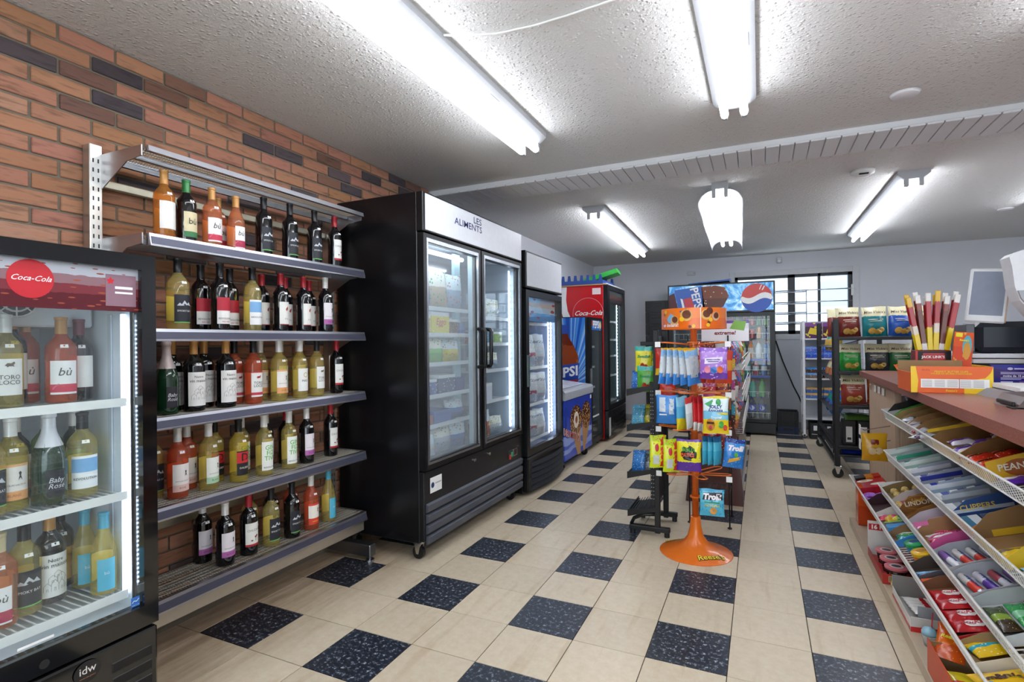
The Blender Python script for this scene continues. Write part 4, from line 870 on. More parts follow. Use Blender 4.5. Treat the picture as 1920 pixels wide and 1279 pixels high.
decal('globe', [disc(0, 0, .045, 16)], M('#e4c48a', .3), bn, on_x(-1.6705, 4.31, 1.463)); decal('red_swirl', [disc(0, 0, .03, 12)], M('#c4333a', .3), bn, on_x(-1.6705, 3.965, 1.48))
bx('handle', (-1.666, 3.85, .72), (-1.648, 3.885, .95), M('#8d9296', .3, .6), dr, .004)
for z in (1.2, .95, .7, .45): wire_shelf(sp, -2.26, -1.76, 3.88, 4.35, z, M('#c8ccd0', .4))
for k, (y, z) in enumerate(((3.98, .955), (4.1, .955), (4.2, .955), (4.0, .705), (4.15, .455))):
    place_drink('soda_bottle', f'dark teal drink bottle, {ORD[k]} of the few left in the half empty black cooler', 'bottle', pet_ms(M('#2f5a66', .15), '#3a6a8a', '#3f7f94', .19, .032), (-1.83, y, z), 'bottles in the half empty black cooler')
bx('price_rail_tag', (-1.679, 3.99, .36), (-1.677, 4.25, .38), WHITE, dr, .0005)
for y in (3.88, 4.34): MB().cyl((-1.74, y, 0), (-1.74, y, .035), .02, 10).build('foot', INK, sp); MB().cyl((-2.25, y, 0), (-2.25, y, .035), .02, 10).build('foot', INK, sp)
# ================================================================== red cola cooler
cc = room_thing('cola_cooler', 'tall red sided cooler with white script logo at the end of the row', 'cooler', (-1.95, 4.92, 0))
REDP = M('#c8131d', .25, var=.03, scale=2)
shell(cc, -2.33, -1.66, 4.425, 5.38, .03, 1.975, REDP, .05); liner(cc, -2.27, -1.665, 4.48, 5.325, .42, 1.92, M('#3a5a58', .4))
fc = lambda o: (lambda a, b: (a, 4.4235-o, b))
decal('white_wave', [[(-2.33, 1.97), (-2.14, 1.97), (-2.15, 1.8), (-2.13, 1.66), (-2.06, 1.5), (-1.9, 1.36), (-1.68, 1.28), (-1.68, 1.22), (-1.95, 1.28), (-2.12, 1.42), (-2.2, 1.6), (-2.25, 1.76), (-2.33, 1.9)]], M('#efeef0', .3), cc, fc(0))
decal('ring', ribbon([disc(-1.86, 1.62, .2, 36)+[(-1.66, 1.62)]], .006), M('#e8909a', .3), cc, fc(.0004))
letter('Coca-Cola', WHITE, cc, lambda a, b: (-1.86+a, 4.4225, 1.625+b), width=.36, italic=.45, bold=.012)
bx('notice', (-1.80, 4.4225, 1.86), (-1.69, 4.4235, 1.94), M('#e6d6d6', .4), cc, .0003); bx('bumper', (-1.70, 4.421, .1), (-1.682, 4.425, .2), M('#8a8f95', .4), cc, .001)
bx('top_board', (-2.34, 4.41, 1.975), (-1.62, 5.39, 1.99), M('#b98f5c', .5), cc, .002); bx('top_trim', (-1.66, 4.425, 1.98), (-1.61, 5.385, 1.998), M('#d5d8dc', .4), cc, .002)
d = ring_x(-1.66, -1.605, 4.43, 5.375, .4, 1.975, .1, .05, .06, .05).build('door', BLACK, cc); bx('glass', (-1.635, 4.53, .45), (-1.63, 5.33, 1.93), PANE, d, .001)
bx('door_sign', (-1.6285, 4.53, 1.75), (-1.6275, 5.32, 1.92), PR((0, '#2a2226'), (.4, '#6a3a34'), (.7, '#45585a'), scale=5), d, .0004)
gp = bx('base_grille', (-1.66, 4.43, .04), (-1.605, 5.375, .39), M('#17191c', .2, coat=.4), cc, .006)
for k in range(4): bx('vent_slot', (-1.6065, 4.62, .1+k*.06), (-1.6035, 5.25, .125+k*.06), M('#0a0b0c', .3), gp, .002)
for y in (4.5,): bx('reflective_sticker', (-1.6055, 4.45, .07), (-1.6045, 4.54, .3), M('#c9ccce', .4), gp, .0004)
for z in (1.53, 1.285, 1.065, .8, .46): wire_shelf(cc, -2.25, -1.72, 4.49, 5.32, z, M('#e2e6e8', .4))
led_strip(cc, -1.70, 5.27, .5, 1.85, 30, 9)
GB = M('#1f7a3a', .15); k = 0
for z, col, cap in ((1.535, GB, '#d8e8da'), (1.29, GB, '#2f9a48'), (1.07, M('#2c1512', .12), '#b5222a'), (.805, M('#3b2a22', .12), '#222222')):
    for i in range(5):
        place_drink('soda_bottle', f'{"green" if col is GB else "dark brown"} soda bottle, {ORD[i]} from left on {["top", "second", "third", "fourth"][k]} shelf, red cola cooler', 'bottle', pet_ms(col, cap, '#3fa04a' if col is GB else '#8f1f24', .2, .034), (-1.80, 4.56+i*.14, z), 'bottles in the red cola cooler')
    k += 1
for y in (4.5, 5.3): MB().cyl((-1.72, y, 0), (-1.72, y, .035), .02, 10).build('foot', INK, cc); MB().cyl((-2.25, y, 0), (-2.25, y, .035), .02, 10).build('foot', INK, cc)
# crates on top
BC = M('#2f4f9a', .4)
cr = thing('bottle_crate', 'blue plastic bottle crate on top of the red cooler', 'crate', (-1.95, 4.75, 1.99))
ring = ring_x(0, .055, -.3, .3, -.28, .28, .012, .012, .012, .012); ring.v = [(v[2], v[1], v[0]) for v in ring.v]; ring.build('rim', BC, cr)
bx('base', (-.27, -.29, 0), (.27, .29, .012), BC, cr, .002)
for i in range(7):
    for s in (-1, 1):
        MB().prism([(-.25+i*.083-.022, .05), (-.25+i*.083+.022, .05), (-.25+i*.083+.014, .125), (-.25+i*.083-.014, .125)], s*.29-.008, s*.29+.008).build('post', BC, cr)
GC = M('#2fae3f', .4)
gr = thing('green_tray', 'bright green plastic tray tilted on the blue crate', 'tray', (-1.83, 4.95, 2.10)); gr.rotation_euler = (0, -.28, .1)
bx('tray_base', (-.2, -.16, 0), (.26, .16, .01), GC, gr, .002)
for i in range(6): bx('tray_rib', (-.2, -.16+i*.06, .01), (.26, -.148+i*.06, .06), GC, gr, .002)
# ================================================================== big soda cooler on the back wall (front looks at the camera, -y)
bp = room_thing('soda_cooler', 'wide black two door soda cooler with picture header at the back wall', 'cooler', (-.37, 6.0, 0))
shell(bp, 6.38, 5.66, -1.05, .31, .02, 2.045, BLACK, .05, 'y'); liner(bp, 6.32, 5.67, -.99, .25, .18, 1.6, M('#4d5a66', .4), 'y')
def water():
    m, nt, b = nodes('splash_print'); n = tex(nt, 'Noise', 5, Detail=8.0, Roughness=.65, Distortion=1.5)
    r = ramp(nt, n.outputs[0], [(.3, '#174f9c'), (.45, '#3f8fd0'), (.55, '#8fc8ea'), (.63, '#eaf6fc')]); nt.links.new(r.outputs[0], b.inputs['Base Color']); b.inputs['Roughness'].default_value = .3
    nt.links.new(r.outputs[0], b.inputs['Emission Color']); b.inputs['Emission Strength'].default_value = .25; m.cycles.emission_sampling = 'NONE'; return m
hd = bx('header', (-1.05, 5.62, 1.635), (.31, 5.66, 2.04), BLACK, bp); hp = bx('header_picture', (-1.03, 5.612, 1.66), (.29, 5.622, 2.02), water(), hd, .002)
fh = lambda o: (lambda a, b: (a, 5.6115-o, b))
decal('cup_picture', [[(-.9, 1.66), (-.55, 1.66), (-.6, 2.01), (-.96, 1.97)]], M('#3a62b4', .3), hp, fh(.0006)); decal('cup_band', [[(-.8, 1.66), (-.66, 1.66), (-.74, 1.86), (-.84, 1.84)]], M('#c8404a', .3), hp, fh(.001)); decal('cup_wave', [[(-.84, 1.66), (-.81, 1.66), (-.85, 1.84), (-.88, 1.85)]], WHITE, hp, fh(.0012))
decal('cola_picture', [[(-.58, 1.7), (-.45, 1.66), (-.32, 1.72), (-.25, 1.86), (-.3, 1.98), (-.42, 2.01), (-.6, 2.0)]], PR((0, '#5a2614'), (.5, '#7a3a1e'), blob=('#c9b4a0', .18), scale=8), hp, fh(.0006)); decal('maroon_left', [[(-1.03, 1.66), (-.9, 1.66), (-.96, 1.93), (-1.03, 1.9)]], M('#54242a', .3), hp, fh(.0005))  # last decal: dark maroon area printed at the left of the header picture
letter('PEPSI', WHITE, hp, lambda a, b: (-.67+a, 5.61, 1.83+b), width=.32, bold=.02, rot=-1.35)
gx, gz, gr_ = .09, 1.82, .19
def arcpts(a0, a1, n=14): return [(gx+gr_*math.cos(a0+(a1-a0)*i/n), gz+gr_*.97*math.sin(a0+(a1-a0)*i/n)) for i in range(n+1)]
top = arcpts(-.05, PI-.1); wave = lambda o: [(gx-gr_*.99+gr_*1.98*i/12, gz+o+.03*math.sin(i/12*PI*2+.2)-.0*i) for i in range(13)]
decal('globe_white', [disc(gx, gz, gr_, 32)], WHITE, hp, fh(.0006))
def cap_strips(sgn, off):
    q = []; xs = [gx-gr_*.998+gr_*1.996*i/20 for i in range(21)]
    edge = lambda x: gz+sgn*gr_*math.sqrt(max(0, 1-((x-gx)/gr_)**2))
    mid = lambda x: (lambda m_: max(m_, edge(x)) if sgn < 0 else min(m_, edge(x)))(gz+off+.035*math.sin((x-gx)/gr_*PI))
    for a, b in zip(xs, xs[1:]):
        p = [(a, mid(a)), (b, mid(b)), (b, edge(b)), (a, edge(a))]; q.append(p if sgn > 0 else p[::-1])
    return q
decal('globe_red', cap_strips(1, .035), M('#cc3b36', .3), hp, fh(.001)); decal('globe_blue', cap_strips(-1, -.04), M('#2450ae', .3), hp, fh(.001))
decal('glint', [[(.12, 1.93), (.13, 1.93), (.155, 1.99), (.145, 1.99)], [(.15, 1.92), (.165, 1.92), (.19, 1.97), (.18, 1.98)]], WHITE, hp, fh(.0014))
for i, (xa, xb) in enumerate(((-1.045, -.37), (-.365, .305))):
    d = ring_y(5.625, 5.66, xa, xb, .17, 1.63, .06, .06, .04, .05).build('door', BLACK, bp); bx('glass', (xa+.05, 5.64, .2), (xb-.05, 5.645, 1.59), PANE, d, .001)
bx('base_grille', (-1.045, 5.63, .03), (.305, 5.66, .165), M('#121419', .3), bp)
SZ = [1.46, 1.28, 1.013, .79, .496, .215]
for z in SZ:
    wire_shelf(bp, 6.3, 5.72, -.98, .245, z, WHITE, 'y')
    m = MB()
    for k in range(20): m.box((-.98+k*.063, 5.712, z), (-.977+k*.063, 5.715, z+.07))
    m.box((-.98, 5.711, z+.07), (.245, 5.716, z+.075)); stuff(m.build('shelf_rail', WHITE, bp))
for z in (1.013, .79): bx('price_strip', (-.98, 5.708, z-.03), (.245, 5.712, z-.004), M('#2a4fc0', .35), bp, .001)
led_strip(bp, -.37, 5.69, .3, 1.5, 24, 10)
CANC = [['#b32a34', '#c03a42', '#c9ccd2', '#b8323c', '#c23a40', '#2f8a4c', '#7cb860'], ['#8a8f98', '#3f5a9a', '#4a68b0', '#4f9a6a', '#b8343a', '#c98a4a', '#3b4a8a']]
SX = [-.31+i*.085 for i in range(7)]
for r in (0, 1):
    for i in range(7):
        place_drink('drink_can', f'{["red", "crimson", "silver", "red", "red", "dark green", "lime"][i] if r == 0 else ["grey", "blue", "blue", "green", "red", "amber", "navy"][i]} drink can, {ORD[i]} from left on {["top", "second"][r]} shelf, picture header cooler', 'can', can_ms(CANC[r][i], tall=.15 if i in (2, 5) else .122), (SX[i], 5.78, SZ[r]+.001), 'cans in the picture header cooler')
GAT = [('#1c2a52', '#1c2a6a', '#24408e'), ('#1c2a52', '#1c2a6a', '#24408e'), ('#9ab83a', '#d8702a', '#c8d0c0'), ('#d87a34', '#d8702a', '#d8d0c8'), ('#d8dce0', '#d8702a', '#e4e6ea'), ('#3f86d8', '#d8702a', '#a8c8ea')]
for i, (lq, cp_, lb) in enumerate(GAT):
    place_drink('sports_drink', f'{["navy cola", "navy cola", "yellow green sports", "orange sports", "white sports", "blue sports"][i]} bottle, {ORD[i]} from left on third shelf, picture header cooler', 'bottle', pet_ms(M(lq, .12), cp_, lb, .235, .037), (-.28+i*.097, 5.78, SZ[2]), 'bottles in the picture header cooler')
for i, (lq, w_) in enumerate((('#c9702f', 'orange'), ('#c9702f', 'orange'), ('#2f9a8a', 'teal'), ('#a03a4a', 'red'), ('#4a7ab8', 'blue'))):
    place_drink('sports_drink', f'{w_} sports drink bottle, {ORD[i]} from left on fourth shelf, picture header cooler', 'bottle', pet_ms(M(lq, .12), '#d8702a', '#cfd4d8', .2, .036), (-.23+i*.1, 5.78, SZ[3]), 'bottles in the picture header cooler')
for i, (lq, w_, cp_) in enumerate((('#b03038', 'red', '#c8c8cc'), ('#b03038', 'red', '#c8c8cc'), ('#2f9a8a', 'teal', '#d8702a'), ('#3fa04c', 'green', '#4fae5a'))):
    place_drink('soda_bottle', f'{w_} soda bottle, {ORD[i]} from left on fifth shelf, picture header cooler', 'bottle', pet_ms(M(lq, .12), cp_, lq, .24, .04), (-.2+i*.115, 5.78, SZ[4]), 'bottles in the picture header cooler')
for i in range(4):
    r_ = place_drink('soda_bottle', f'big navy cola bottle, {ORD[i]} from left on the bottom shelf, picture header cooler', 'bottle', pet_ms(M('#151a34', .12), '#24408e', '#2a49b8', .29, .052), (-.23+i*.125, 5.79, SZ[5]), 'big bottles in the picture header cooler')
    r_.rotation_euler = (0, 0, 0)
    lb = decal('label_emblem', [disc(0, 0, .03, 14)], M('#d8dce8', .35), r_, lambda a, b: (a, -math.sqrt(max(0, .0535**2-a*a))-.0012, .135+b), 'pe'); decal('emblem_red', [[(-.028, .006), (.028, .006), (.018, .024), (-.018, .024)]], M('#c4333a', .35), lb, lambda a, b: (a, -math.sqrt(max(0, .0535**2-a*a))-.002, .135+b), 'pr')
# ---- stacked crates
def crate(name, label, x, y, z, w, dp, h, mat, grp):
    t = thing(name, label, 'crate', (x, y, z), 0, grp)
    r0 = ring_x(0, h, -dp/2, dp/2, -w/2, w/2, .014, .014, .014, .014); r0.v = [(v[2], v[1], v[0]) for v in r0.v]; r0.build('walls', mat, t)
    bx('base', (-w/2+.01, -dp/2+.01, .004), (w/2-.01, dp/2-.01, .014), mat, t, .002)
    bx('hand_grip', (-w*.22, -dp/2-.004, h*.5), (w*.22, -dp/2+.001, h*.8), INK, t, .003)
    for s in (-1, 1): bx('rib', (s*w*.36-.01, -dp/2-.008, .01), (s*w*.36+.01, -dp/2, h*.95), mat, t, .002)
    return t
for i in range(3): crate('drinks_crate', f'{["navy blue", "black", "black"][i]} plastic crate, {["bottom", "middle", "top"][i]} of the low stack right of the soda cooler', .455, 6.0, i*.1, .25, .3, .1, M('#1d2a4c' if i == 0 else '#101115', .45), 'low stack of crates by the soda cooler')
for i in range(11): crate('drinks_crate', f'black plastic crate, {ORD[i]} from the floor in the tall stack left of the soda cooler', -1.235, 5.95, i*.168, .32, .36, .165, M('#101115', .45), 'tall stack of black crates')
bl = MB().prism([(-.27, -.006), (.27, -.006), (.29, .02), (.2, .012), (-.27, .006)], -.17, .17).build('blue_sheet', M('#2f62b8', .4), None, False, (-.52, 5.92, 2.075), (0, -.05, 0)); tag(bl, 'flat blue plastic sheet lying on top of the picture header cooler', 'plastic sheet')
# ================================================================== orange revolving candy stand
OR = M('#e8741c', .3, coat=.3); OC = Vector((-.235, 1.2, 0))
os_ = room_thing('candy_stand', 'orange revolving wire candy stand with round flared base', 'display stand', tuple(OC))
bprof = [(.208, 0), (.209, .004), (.2, .008), (.13, .03), (.075, .06), (.046, .1), (.034, .15), (.029, .2), (.029, .215), (.021, .217)]
def base_z(r):
    for (ra, za), (rb, zb) in zip(bprof[1:], bprof[2:]):
        if rb <= r <= ra: return za+(zb-za)*(ra-r)/max(1e-6, ra-rb)
    return .0
MB().lathe(bprof, 40, (OC.x, OC.y)).build('base', OR, os_, 'auto')
def onbase(ang, r0, tilt):
    cx, cy = r0*math.cos(ang), r0*math.sin(ang)
    def f(a, b):
        ca, sa = math.cos(tilt), math.sin(tilt); x = cx+a*ca-b*sa; y = cy+a*sa+b*ca
        return (OC.x+x, OC.y+y, base_z(min(.2, math.hypot(x, y)))+.0025)
    return f
for ang, tl in ((-.9, .55), (2.45, .4)):
    f = onbase(ang, .15, tl); b_ = letter("Reese's", M('#1c1408', .4), os_, f, width=.165, italic=.2, bold=.07)
    letter("Reese's", M('#f2d816', .35), b_, lambda a, b: tuple(Vector(f(a, b))+Vector((0, 0, .0012))), width=.16, italic=.2, bold=.015)
MB().cyl((OC.x, OC.y, .2), (OC.x, OC.y, 1.36), .019, 14).build('pole', M('#d2601a', .35), os_, True)
MB().cyl((OC.x, OC.y, .33), (OC.x, OC.y, .338), .031, 16).build('collar', OR, os_)
for z in (1.24, .95, .735, .47):
    MB().cyl((OC.x, OC.y, z-.012), (OC.x, OC.y, z+.012), .024, 12).build('hub', OR, os_)
    for k in range(6):
        a = -2.75+k*PI/3+z; c, s = math.cos(a), math.sin(a); L, w = .2, .026
        P_ = lambda r, t, dz=0: (OC.x+c*r-s*t, OC.y+s*r+c*t, z+dz)
        MB().tube([P_(.02, w), P_(.06, w, .006), P_(L-.02, w, .016), P_(L, w*.6, .018), P_(L+.006, 0, .018), P_(L, -w*.6, .018), P_(L-.02, -w, .016), P_(.06, -w, .006), P_(.02, -w)], .0035, 6).build('hook_loop', OR, os_, True)
    for s_ in (-1, 1):
        bx('price_tag', (OC.x+s_*.195-.016, OC.y-.1, z-.01), (OC.x+s_*.195+.016, OC.y-.099, z+.022), WHITE, os_, .0004)
# printed topper
TR = .185; tz = 1.335
tp = MB().lathe([(TR-.003, tz), (TR, tz), (TR, tz+.12), (TR-.003, tz+.12), (TR-.003, tz)], 36, (OC.x, OC.y), close=False).build('topper', PR((0, '#e86a14'), (.5, '#ee7818'), scale=4), os_, 'auto')
ft = lambda o: (lambda a, b: (OC.x+(TR+o)*math.sin(a/TR), OC.y-(TR+o)*math.cos(a/TR), tz+b))
decal('seam', [[(.055, .0), (.061, 0), (.061, .12), (.055, .12)]], M('#f2d6c4', .3), tp, ft(.0015))
for i, (a, b, r, c) in enumerate(((-.09, .05, .026, '#d8a45a'), (-.02, .078, .034, '#e0b060'), (.09, .08, .03, '#e0b060'), (.15, .07, .025, '#d8b090'))):
    cup = decal('cup_picture', [disc(a, b, r, 20)], M(c, .35), tp, ft(.001)); decal('cup_filling', [disc(a+.002, b+.004, r*.72, 16)], M('#6a3418', .35), cup, ft(.002))
decal('blue_wrap', [[(-.15, .06), (-.12, .09), (-.09, .075), (-.11, .03), (-.14, .04)]], M('#7ab0d4', .3), tp, ft(.0008)); decal('blue_wrap', [[(-.06, .1), (-.02, .115), (0, .1), (-.03, .07)]], M('#2a4aa8', .3), tp, ft(.0008))
for e_ in [disc(-.16, .1, .012, 12), disc(-.045, .055, .014, 12), disc(.115, .05, .012, 12), disc(.02, .015, .01, 12), disc(.1, .02, .011, 12)]: decal('candy_egg', [e_], M('#f0bc20', .3), tp, ft(.0022))
for e_ in [disc(-.175, .085, .008, 10), disc(.0, .012, .009, 10), disc(.105, .035, .01, 10), disc(.11, .1, .02, 14)]: decal('dark_egg', [e_], M('#5a2a1c', .3), tp, ft(.0021))
letter('en dedans!', WHITE, tp, lambda a, b: ft(.0022)(-.125+a, .022+b), width=.12, bold=.02)
for k in range(3):
    a = -1.2+k*2.1; MB().cyl((OC.x, OC.y, tz+.004), (OC.x+TR*math.cos(a), OC.y+TR*math.sin(a), tz+.004), .003, 5).build('topper_arm', OR, os_)
# bags hanging on it
HG = 'candy bags hanging on the orange stand'
bag('candy_bag', 'purple candy bag with three coloured eggs, on the orange stand', 'candy bag', .15, .175, .035, PR((0, '#6a3aa0'), (.2, '#a06ac8'), (.6, '#b48ad8'), (.85, '#8a5ac0'), blob=('#c9a4e4', .3)), (-.11, 1.0, 1.052), (-.05, 0, .1), (), HG, [('#e6dcf4', [[(-.32, .48), (.3, .52), (.32, .72), (-.3, .66)]]), ('#5a3a8a', [rect(-.25, .6, .22, .63), rect(-.2, .54, .18, .57)]), ('#e88aa0', [disc(-.22, .3, .11, 16)]), ('#3f7ac8', [disc(0, .28, .11, 16)]), ('#e8703a', [disc(.22, .3, .11, 16)])])
bag('candy_bag', 'white and yellow hard candy bag with green palm and sunglasses face, orange stand', 'candy bag', .138, .205, .035, PR((0, '#e8c81e'), (.38, '#7ac0e0'), (.6, '#dfeef2'), (.93, '#e8cc22'), blob=('#9ad08a', .14)), (-.1, .985, .752), (-.04, 0, .08), [('JOLLY', .5, .72, '#1f3a8a', 0, .04), ('RANCHER', .55, .62, '#1f3a8a', 0, .04), ('Tropical', .4, .44, '#f4f8fa', .2, .03)], HG, [('#3fa060', [[(-.42, .8), (-.1, .92), (-.18, .7), (-.3, .74)], disc(.1, .84, .1, 10)]), ('#f0d828', [rect(.05, .52, .45, .57)]), ('#c88a28', [disc(-.2, .24, .17, 18)]), ('#4a2410', [rect(-.33, .26, -.07, .32)]), ('#c43a4a', [disc(-.2, .17, .06, 10)]), ('#4fae4a', [disc(.2, .25, .1, 9)]), ('#d8402a', [disc(.35, .17, .08, 9)])])
bag('candy_bag', 'yellow and purple sour candy bag facing the aisle on the orange stand', 'candy bag', .135, .178, .04, PR((0, '#5a2f96'), (.3, '#e6dc1e'), (.92, '#6a3aa6'), blob=('#8a5ab8', .16)), (-.245, .99, .53), (-.03, 0, .05), [('SOUR', .55, .68, '#3f8a2a', 0, .06), ('PATCH', .62, .52, '#d8582a', 0, .06)], HG, [('#17181c', [[(-.32, .58), (-.22, .78), (-.05, .74), (.05, .82), (.2, .74), (.32, .6), (.3, .44), (.1, .34), (-.2, .38)]])])
bag('candy_bag', 'blue octopus gummy bag hanging lowest on the orange stand', 'candy bag', .135, .15, .035, PR((0, '#58b8d6'), (.5, '#6ac6e2'), (.9, '#3a9ac4'), blob=('#3f9ec6', .3)), (-.128, 1.03, .28), (-.05, 0, .12), [('Trolli', .72, .72, '#f6eef2', .15, .06), ('OCTOPUS', .6, .4, '#e8d84a', .05, .03)], HG, [('#e8a04a', [disc(.05, .2, .14, 14)]), ('#1c1c28', [[(-.38, .6), (-.3, .86), (.4, .9), (.42, .62)]]), ('#3a8a3a', [rect(-.3, .5, .3, .54)])])
bag('candy_bag', 'blue gummy bag with crawler picture at the right side of the orange stand', 'candy bag', .115, .16, .04, PR((0, '#2f7ac8'), (.55, '#3f8ed8'), (.85, '#2a3f8a'), blob=('#6ab4e8', .2)), (-.02, 1.06, .555), (-.05, .12, .35), [('Trolli', .75, .68, '#f6eef2', .3, .06)], HG, [('#e0a83a', [[(-.3, .15), (.25, .3), (.3, .42), (-.25, .3)]]), ('#5ab03a', [disc(.05, .46, .09, 9)])])
for i in range(2): bag('candy_bag', f'lime and red sour strip bag, {["leftmost", "second from left"][i]} low on the orange stand', 'candy bag', .1, .19, .03, PR((0, '#c8d81e'), (.3, '#d8e02a'), (.8, '#b0c820'), blob=('#d84a3a', .22)), (-.425+i*.075, 1.05+i*.01-.02, .525-i*.02), (-.04, .03, .5), (), HG, [('#d8322a', [rect(.12, .05, .34, .95)]), ('#c9ccce', [rect(-.3, .12, .05, .4)]), ('#c83040', [disc(-.1, .62, .12, 10)])])
bag('candy_bag', 'plain blue bag seen from its back, left side of the orange stand', 'candy bag', .125, .165, .04, PR((0, '#2f7ac4'), (.5, '#3a86d0')), (-.37, 1.04, .785), (-.03, 0, .1), (), HG, [('#c2cad2', [rect(-.34, .42, -.06, .92), rect(.1, .34, .32, .88)]), ('#dfe6ec', [rect(-.34, .3, .0, .35)])])
bag('candy_bag', 'pale blue and yellow bag turned edge on beside the plain blue bag', 'candy bag', .09, .19, .035, PR((0, '#e0c81e'), (.35, '#5ab0d8'), (.7, '#8ac8e4'), blob=('#d8402a', .12)), (-.285, 1.05, .755), (0, -.04, .95), (), HG)
bag('candy_bag', 'white backed candy bag edge on at the middle of the orange stand', 'candy bag', .1, .18, .03, PR((0, '#c9cfd2'), (.5, '#dfe2e4'), (.8, '#c8403a')), (-.235, 1.03, .77), (0, -.12, 1.2), (), HG)
for i in range(3): bag('candy_bag', f'red candy bag, {ORD[i]} of three edge on behind the pole of the orange stand', 'candy bag', .1, .19, .03, PR((0, '#d8d4d0'), (.25, '#c4242a'), (.8, '#a81e26')), (-.2+i*.022, 1.06, .76-i*.006), (0, .05*i-.05, 1.15), (), HG)
for i in range(3): bag('candy_bag', f'turquoise gummy bag edge on, {ORD[i]} of three under the purple sour bag', 'candy bag', .08, .16, .03, PR((0, '#3fa8c8'), (.5, '#58bcd8'), (.8, '#2a6a9a')), (-.16+i*.03, 1.08, .56), (0, 0, 1.1), (), HG)
for i in range(5): bag('candy_bag', f'blue and silver candy bag edge on, {ORD[i]} from left on the orange stand', 'candy bag', .1, .21, .028, PR((0, '#3f86d4'), (.3, '#c9d0d6'), (.75, '#8ab4dc'), (.93, '#e8b020'), blob=('#5a9ad8', .2)), (-.385+i*.042, 1.03+i*.008, 1.015), (.02, (.12-i*.07), 1.05-.05*i), (), HG, [('#b8bec4', [rect(-.3, .2, .2, .8)])])
for i in range(2): bag('candy_bag', f'{["red", "orange red"][i]} candy bag at the far left top of the orange stand', 'candy bag', .1, .17, .03, PR((0, '#e8c020'), (.25, '#d0301e'), (.85, '#b82018')), (-.43+i*.025, 1.3, 1.05-i*.2), (0, 0, .2), (), HG)
for i in range(3): bag('candy_bag', f'amber and red candy bag, {ORD[i]} of three hanging behind the purple bag', 'candy bag', .1, .19, .03, PR((0, '#c9442a'), (.4, '#d88a2a'), (.7, '#c23a2a')), (-.17+i*.05, 1.12, 1.02), (0, .05, .9-.3*i), (), HG)
# ================================================================== small black gondola left of the stand
BK_ = M('#121317', .4)
bg2 = room_thing('black_gondola', 'slim black gondola with tilted trays left of the orange stand', 'display stand', (-.55, 1.54, 0))
for y in (1.36, 1.70):
    bx('post', (-.505, y, .02), (-.47, y+.03, 1.34), BK_, bg2, .004)
    bx('foot_bar', (-.67, y-.005, .03), (-.41, y+.035, .06), BK_, bg2, .004)
    for x in (-.65, -.43): MB().cyl((x, y+.015, 0), (x, y+.015, .03), .017, 10).build('levelling_foot', INK, bg2)
pb = bx('pegboard', (-.5, 1.385, .2), (-.494, 1.705, 1.3), BK_, bg2, .001); hm = MB()
pe = bx('end_panel', (-.53, 1.372, .2), (-.5, 1.378, 1.0), BK_, bg2, .001)
for i in range(2):
    for k in range(30): hm.cyl((-.523+i*.013, 1.371, .24+k*.025), (-.523+i*.013, 1.3725, .24+k*.025), .0028, 6)
stuff(hm.build('peg_holes', M('#c9cbce', .5), pe))
for i, z in enumerate((.905, .67, .36, .11)):
    t_ = MB().prism([(-.5, z+.05), (-.68, z), (-.68, z+.04), (-.676, z+.04), (-.676, z+.005), (-.5, z+.055)], 1.365, 1.715).build('tray', BK_, bg2)
    MB().prism([(-.5, z+.05), (-.68, z), (-.68, z+.045), (-.5, z+.075)], 1.36, 1.365).build('tray_end', BK_, t_)
m = MB()
for k in range(9): m.box((-.67+k*.019, 1.37, .135+k*.005), (-.666+k*.019, 1.71, .139+k*.005))
stuff(m.build('wire_tray', M('#3a4446', .35, .6), bg2))
MB().tube([(-.66, 1.375, .06), (-.64, 1.375, .1), (-.58, 1.375, .13), (-.5, 1.375, .14)], .012, 6).build('brace', BK_, bg2, True)
bx('top_bar', (-.62, 1.53, 1.235), (-.47, 1.55, 1.262), BK_, bg2, .003)
BG = 'snack bags on the black gondola'
for i, (x, y, z, c1, c2_, w_, tx) in enumerate(((-.585, 1.47, 1.06, '#e6dc2a', '#3ab8b0', 'yellow and teal gummy bag hanging at the top', 'Swedish'), (-.545, 1.49, 1.04, '#e6dc2a', '#3ab8b0', 'second yellow gummy bag behind the first, top', 'Swedish'), (-.565, 1.43, .93, '#58b03a', '#3ab8b0', 'green gummy bag lower at the top', 'Swedish'))):
    bag('candy_bag', w_+' of the black gondola', 'candy bag', .115, .17, .03, PR((0, c1), (.82, c2_), blob=('#d84a2a', .16)), (x, y, z), (-.05, 0, .15), [(tx, .75, .6, '#2f9a5a', .25, .05)], BG, [('#c8302a', [disc(-.08, .22, .13, 10), disc(.12, .2, .1, 10)])])
row = [(.93, [('#2f6ec0', '#3f86d8', 'blue crisp bag'), ('#e2e4ea', '#8a6ac0', 'white and violet bag'), ('#dcd2da', '#6a4ab0', 'silver and purple bag')]), (.695, [('#5aa8c4', '#3f8aa8', 'teal snack bag'), ('#d8c42a', '#8a8a3a', 'yellow snack bag'), ('#4fc03a', '#e8ece8', 'bright green and white bag')]), (.385, [('#2f7ac8', '#3f8ad4', 'blue stick bag'), ('#8a9096', '#5a6066', 'grey snack bag'), ('#d8462a', '#e8e4e0', 'red and white bag')])]
for q, (z, its) in enumerate(row):
    for i, (c1, c2_, w_) in enumerate(its):
        bag('snack_bag', f'{w_} on {["upper", "middle", "lower"][q]} tray of the black gondola', 'snack bag', .1, .15, .045, PR((0, c1), (.45, c2_), (.8, c1), blob=('#f0f0f4', .2)), (-.625+i*.04, 1.44+i*.025, z), (-.35, -.12, -.35), (), BG)
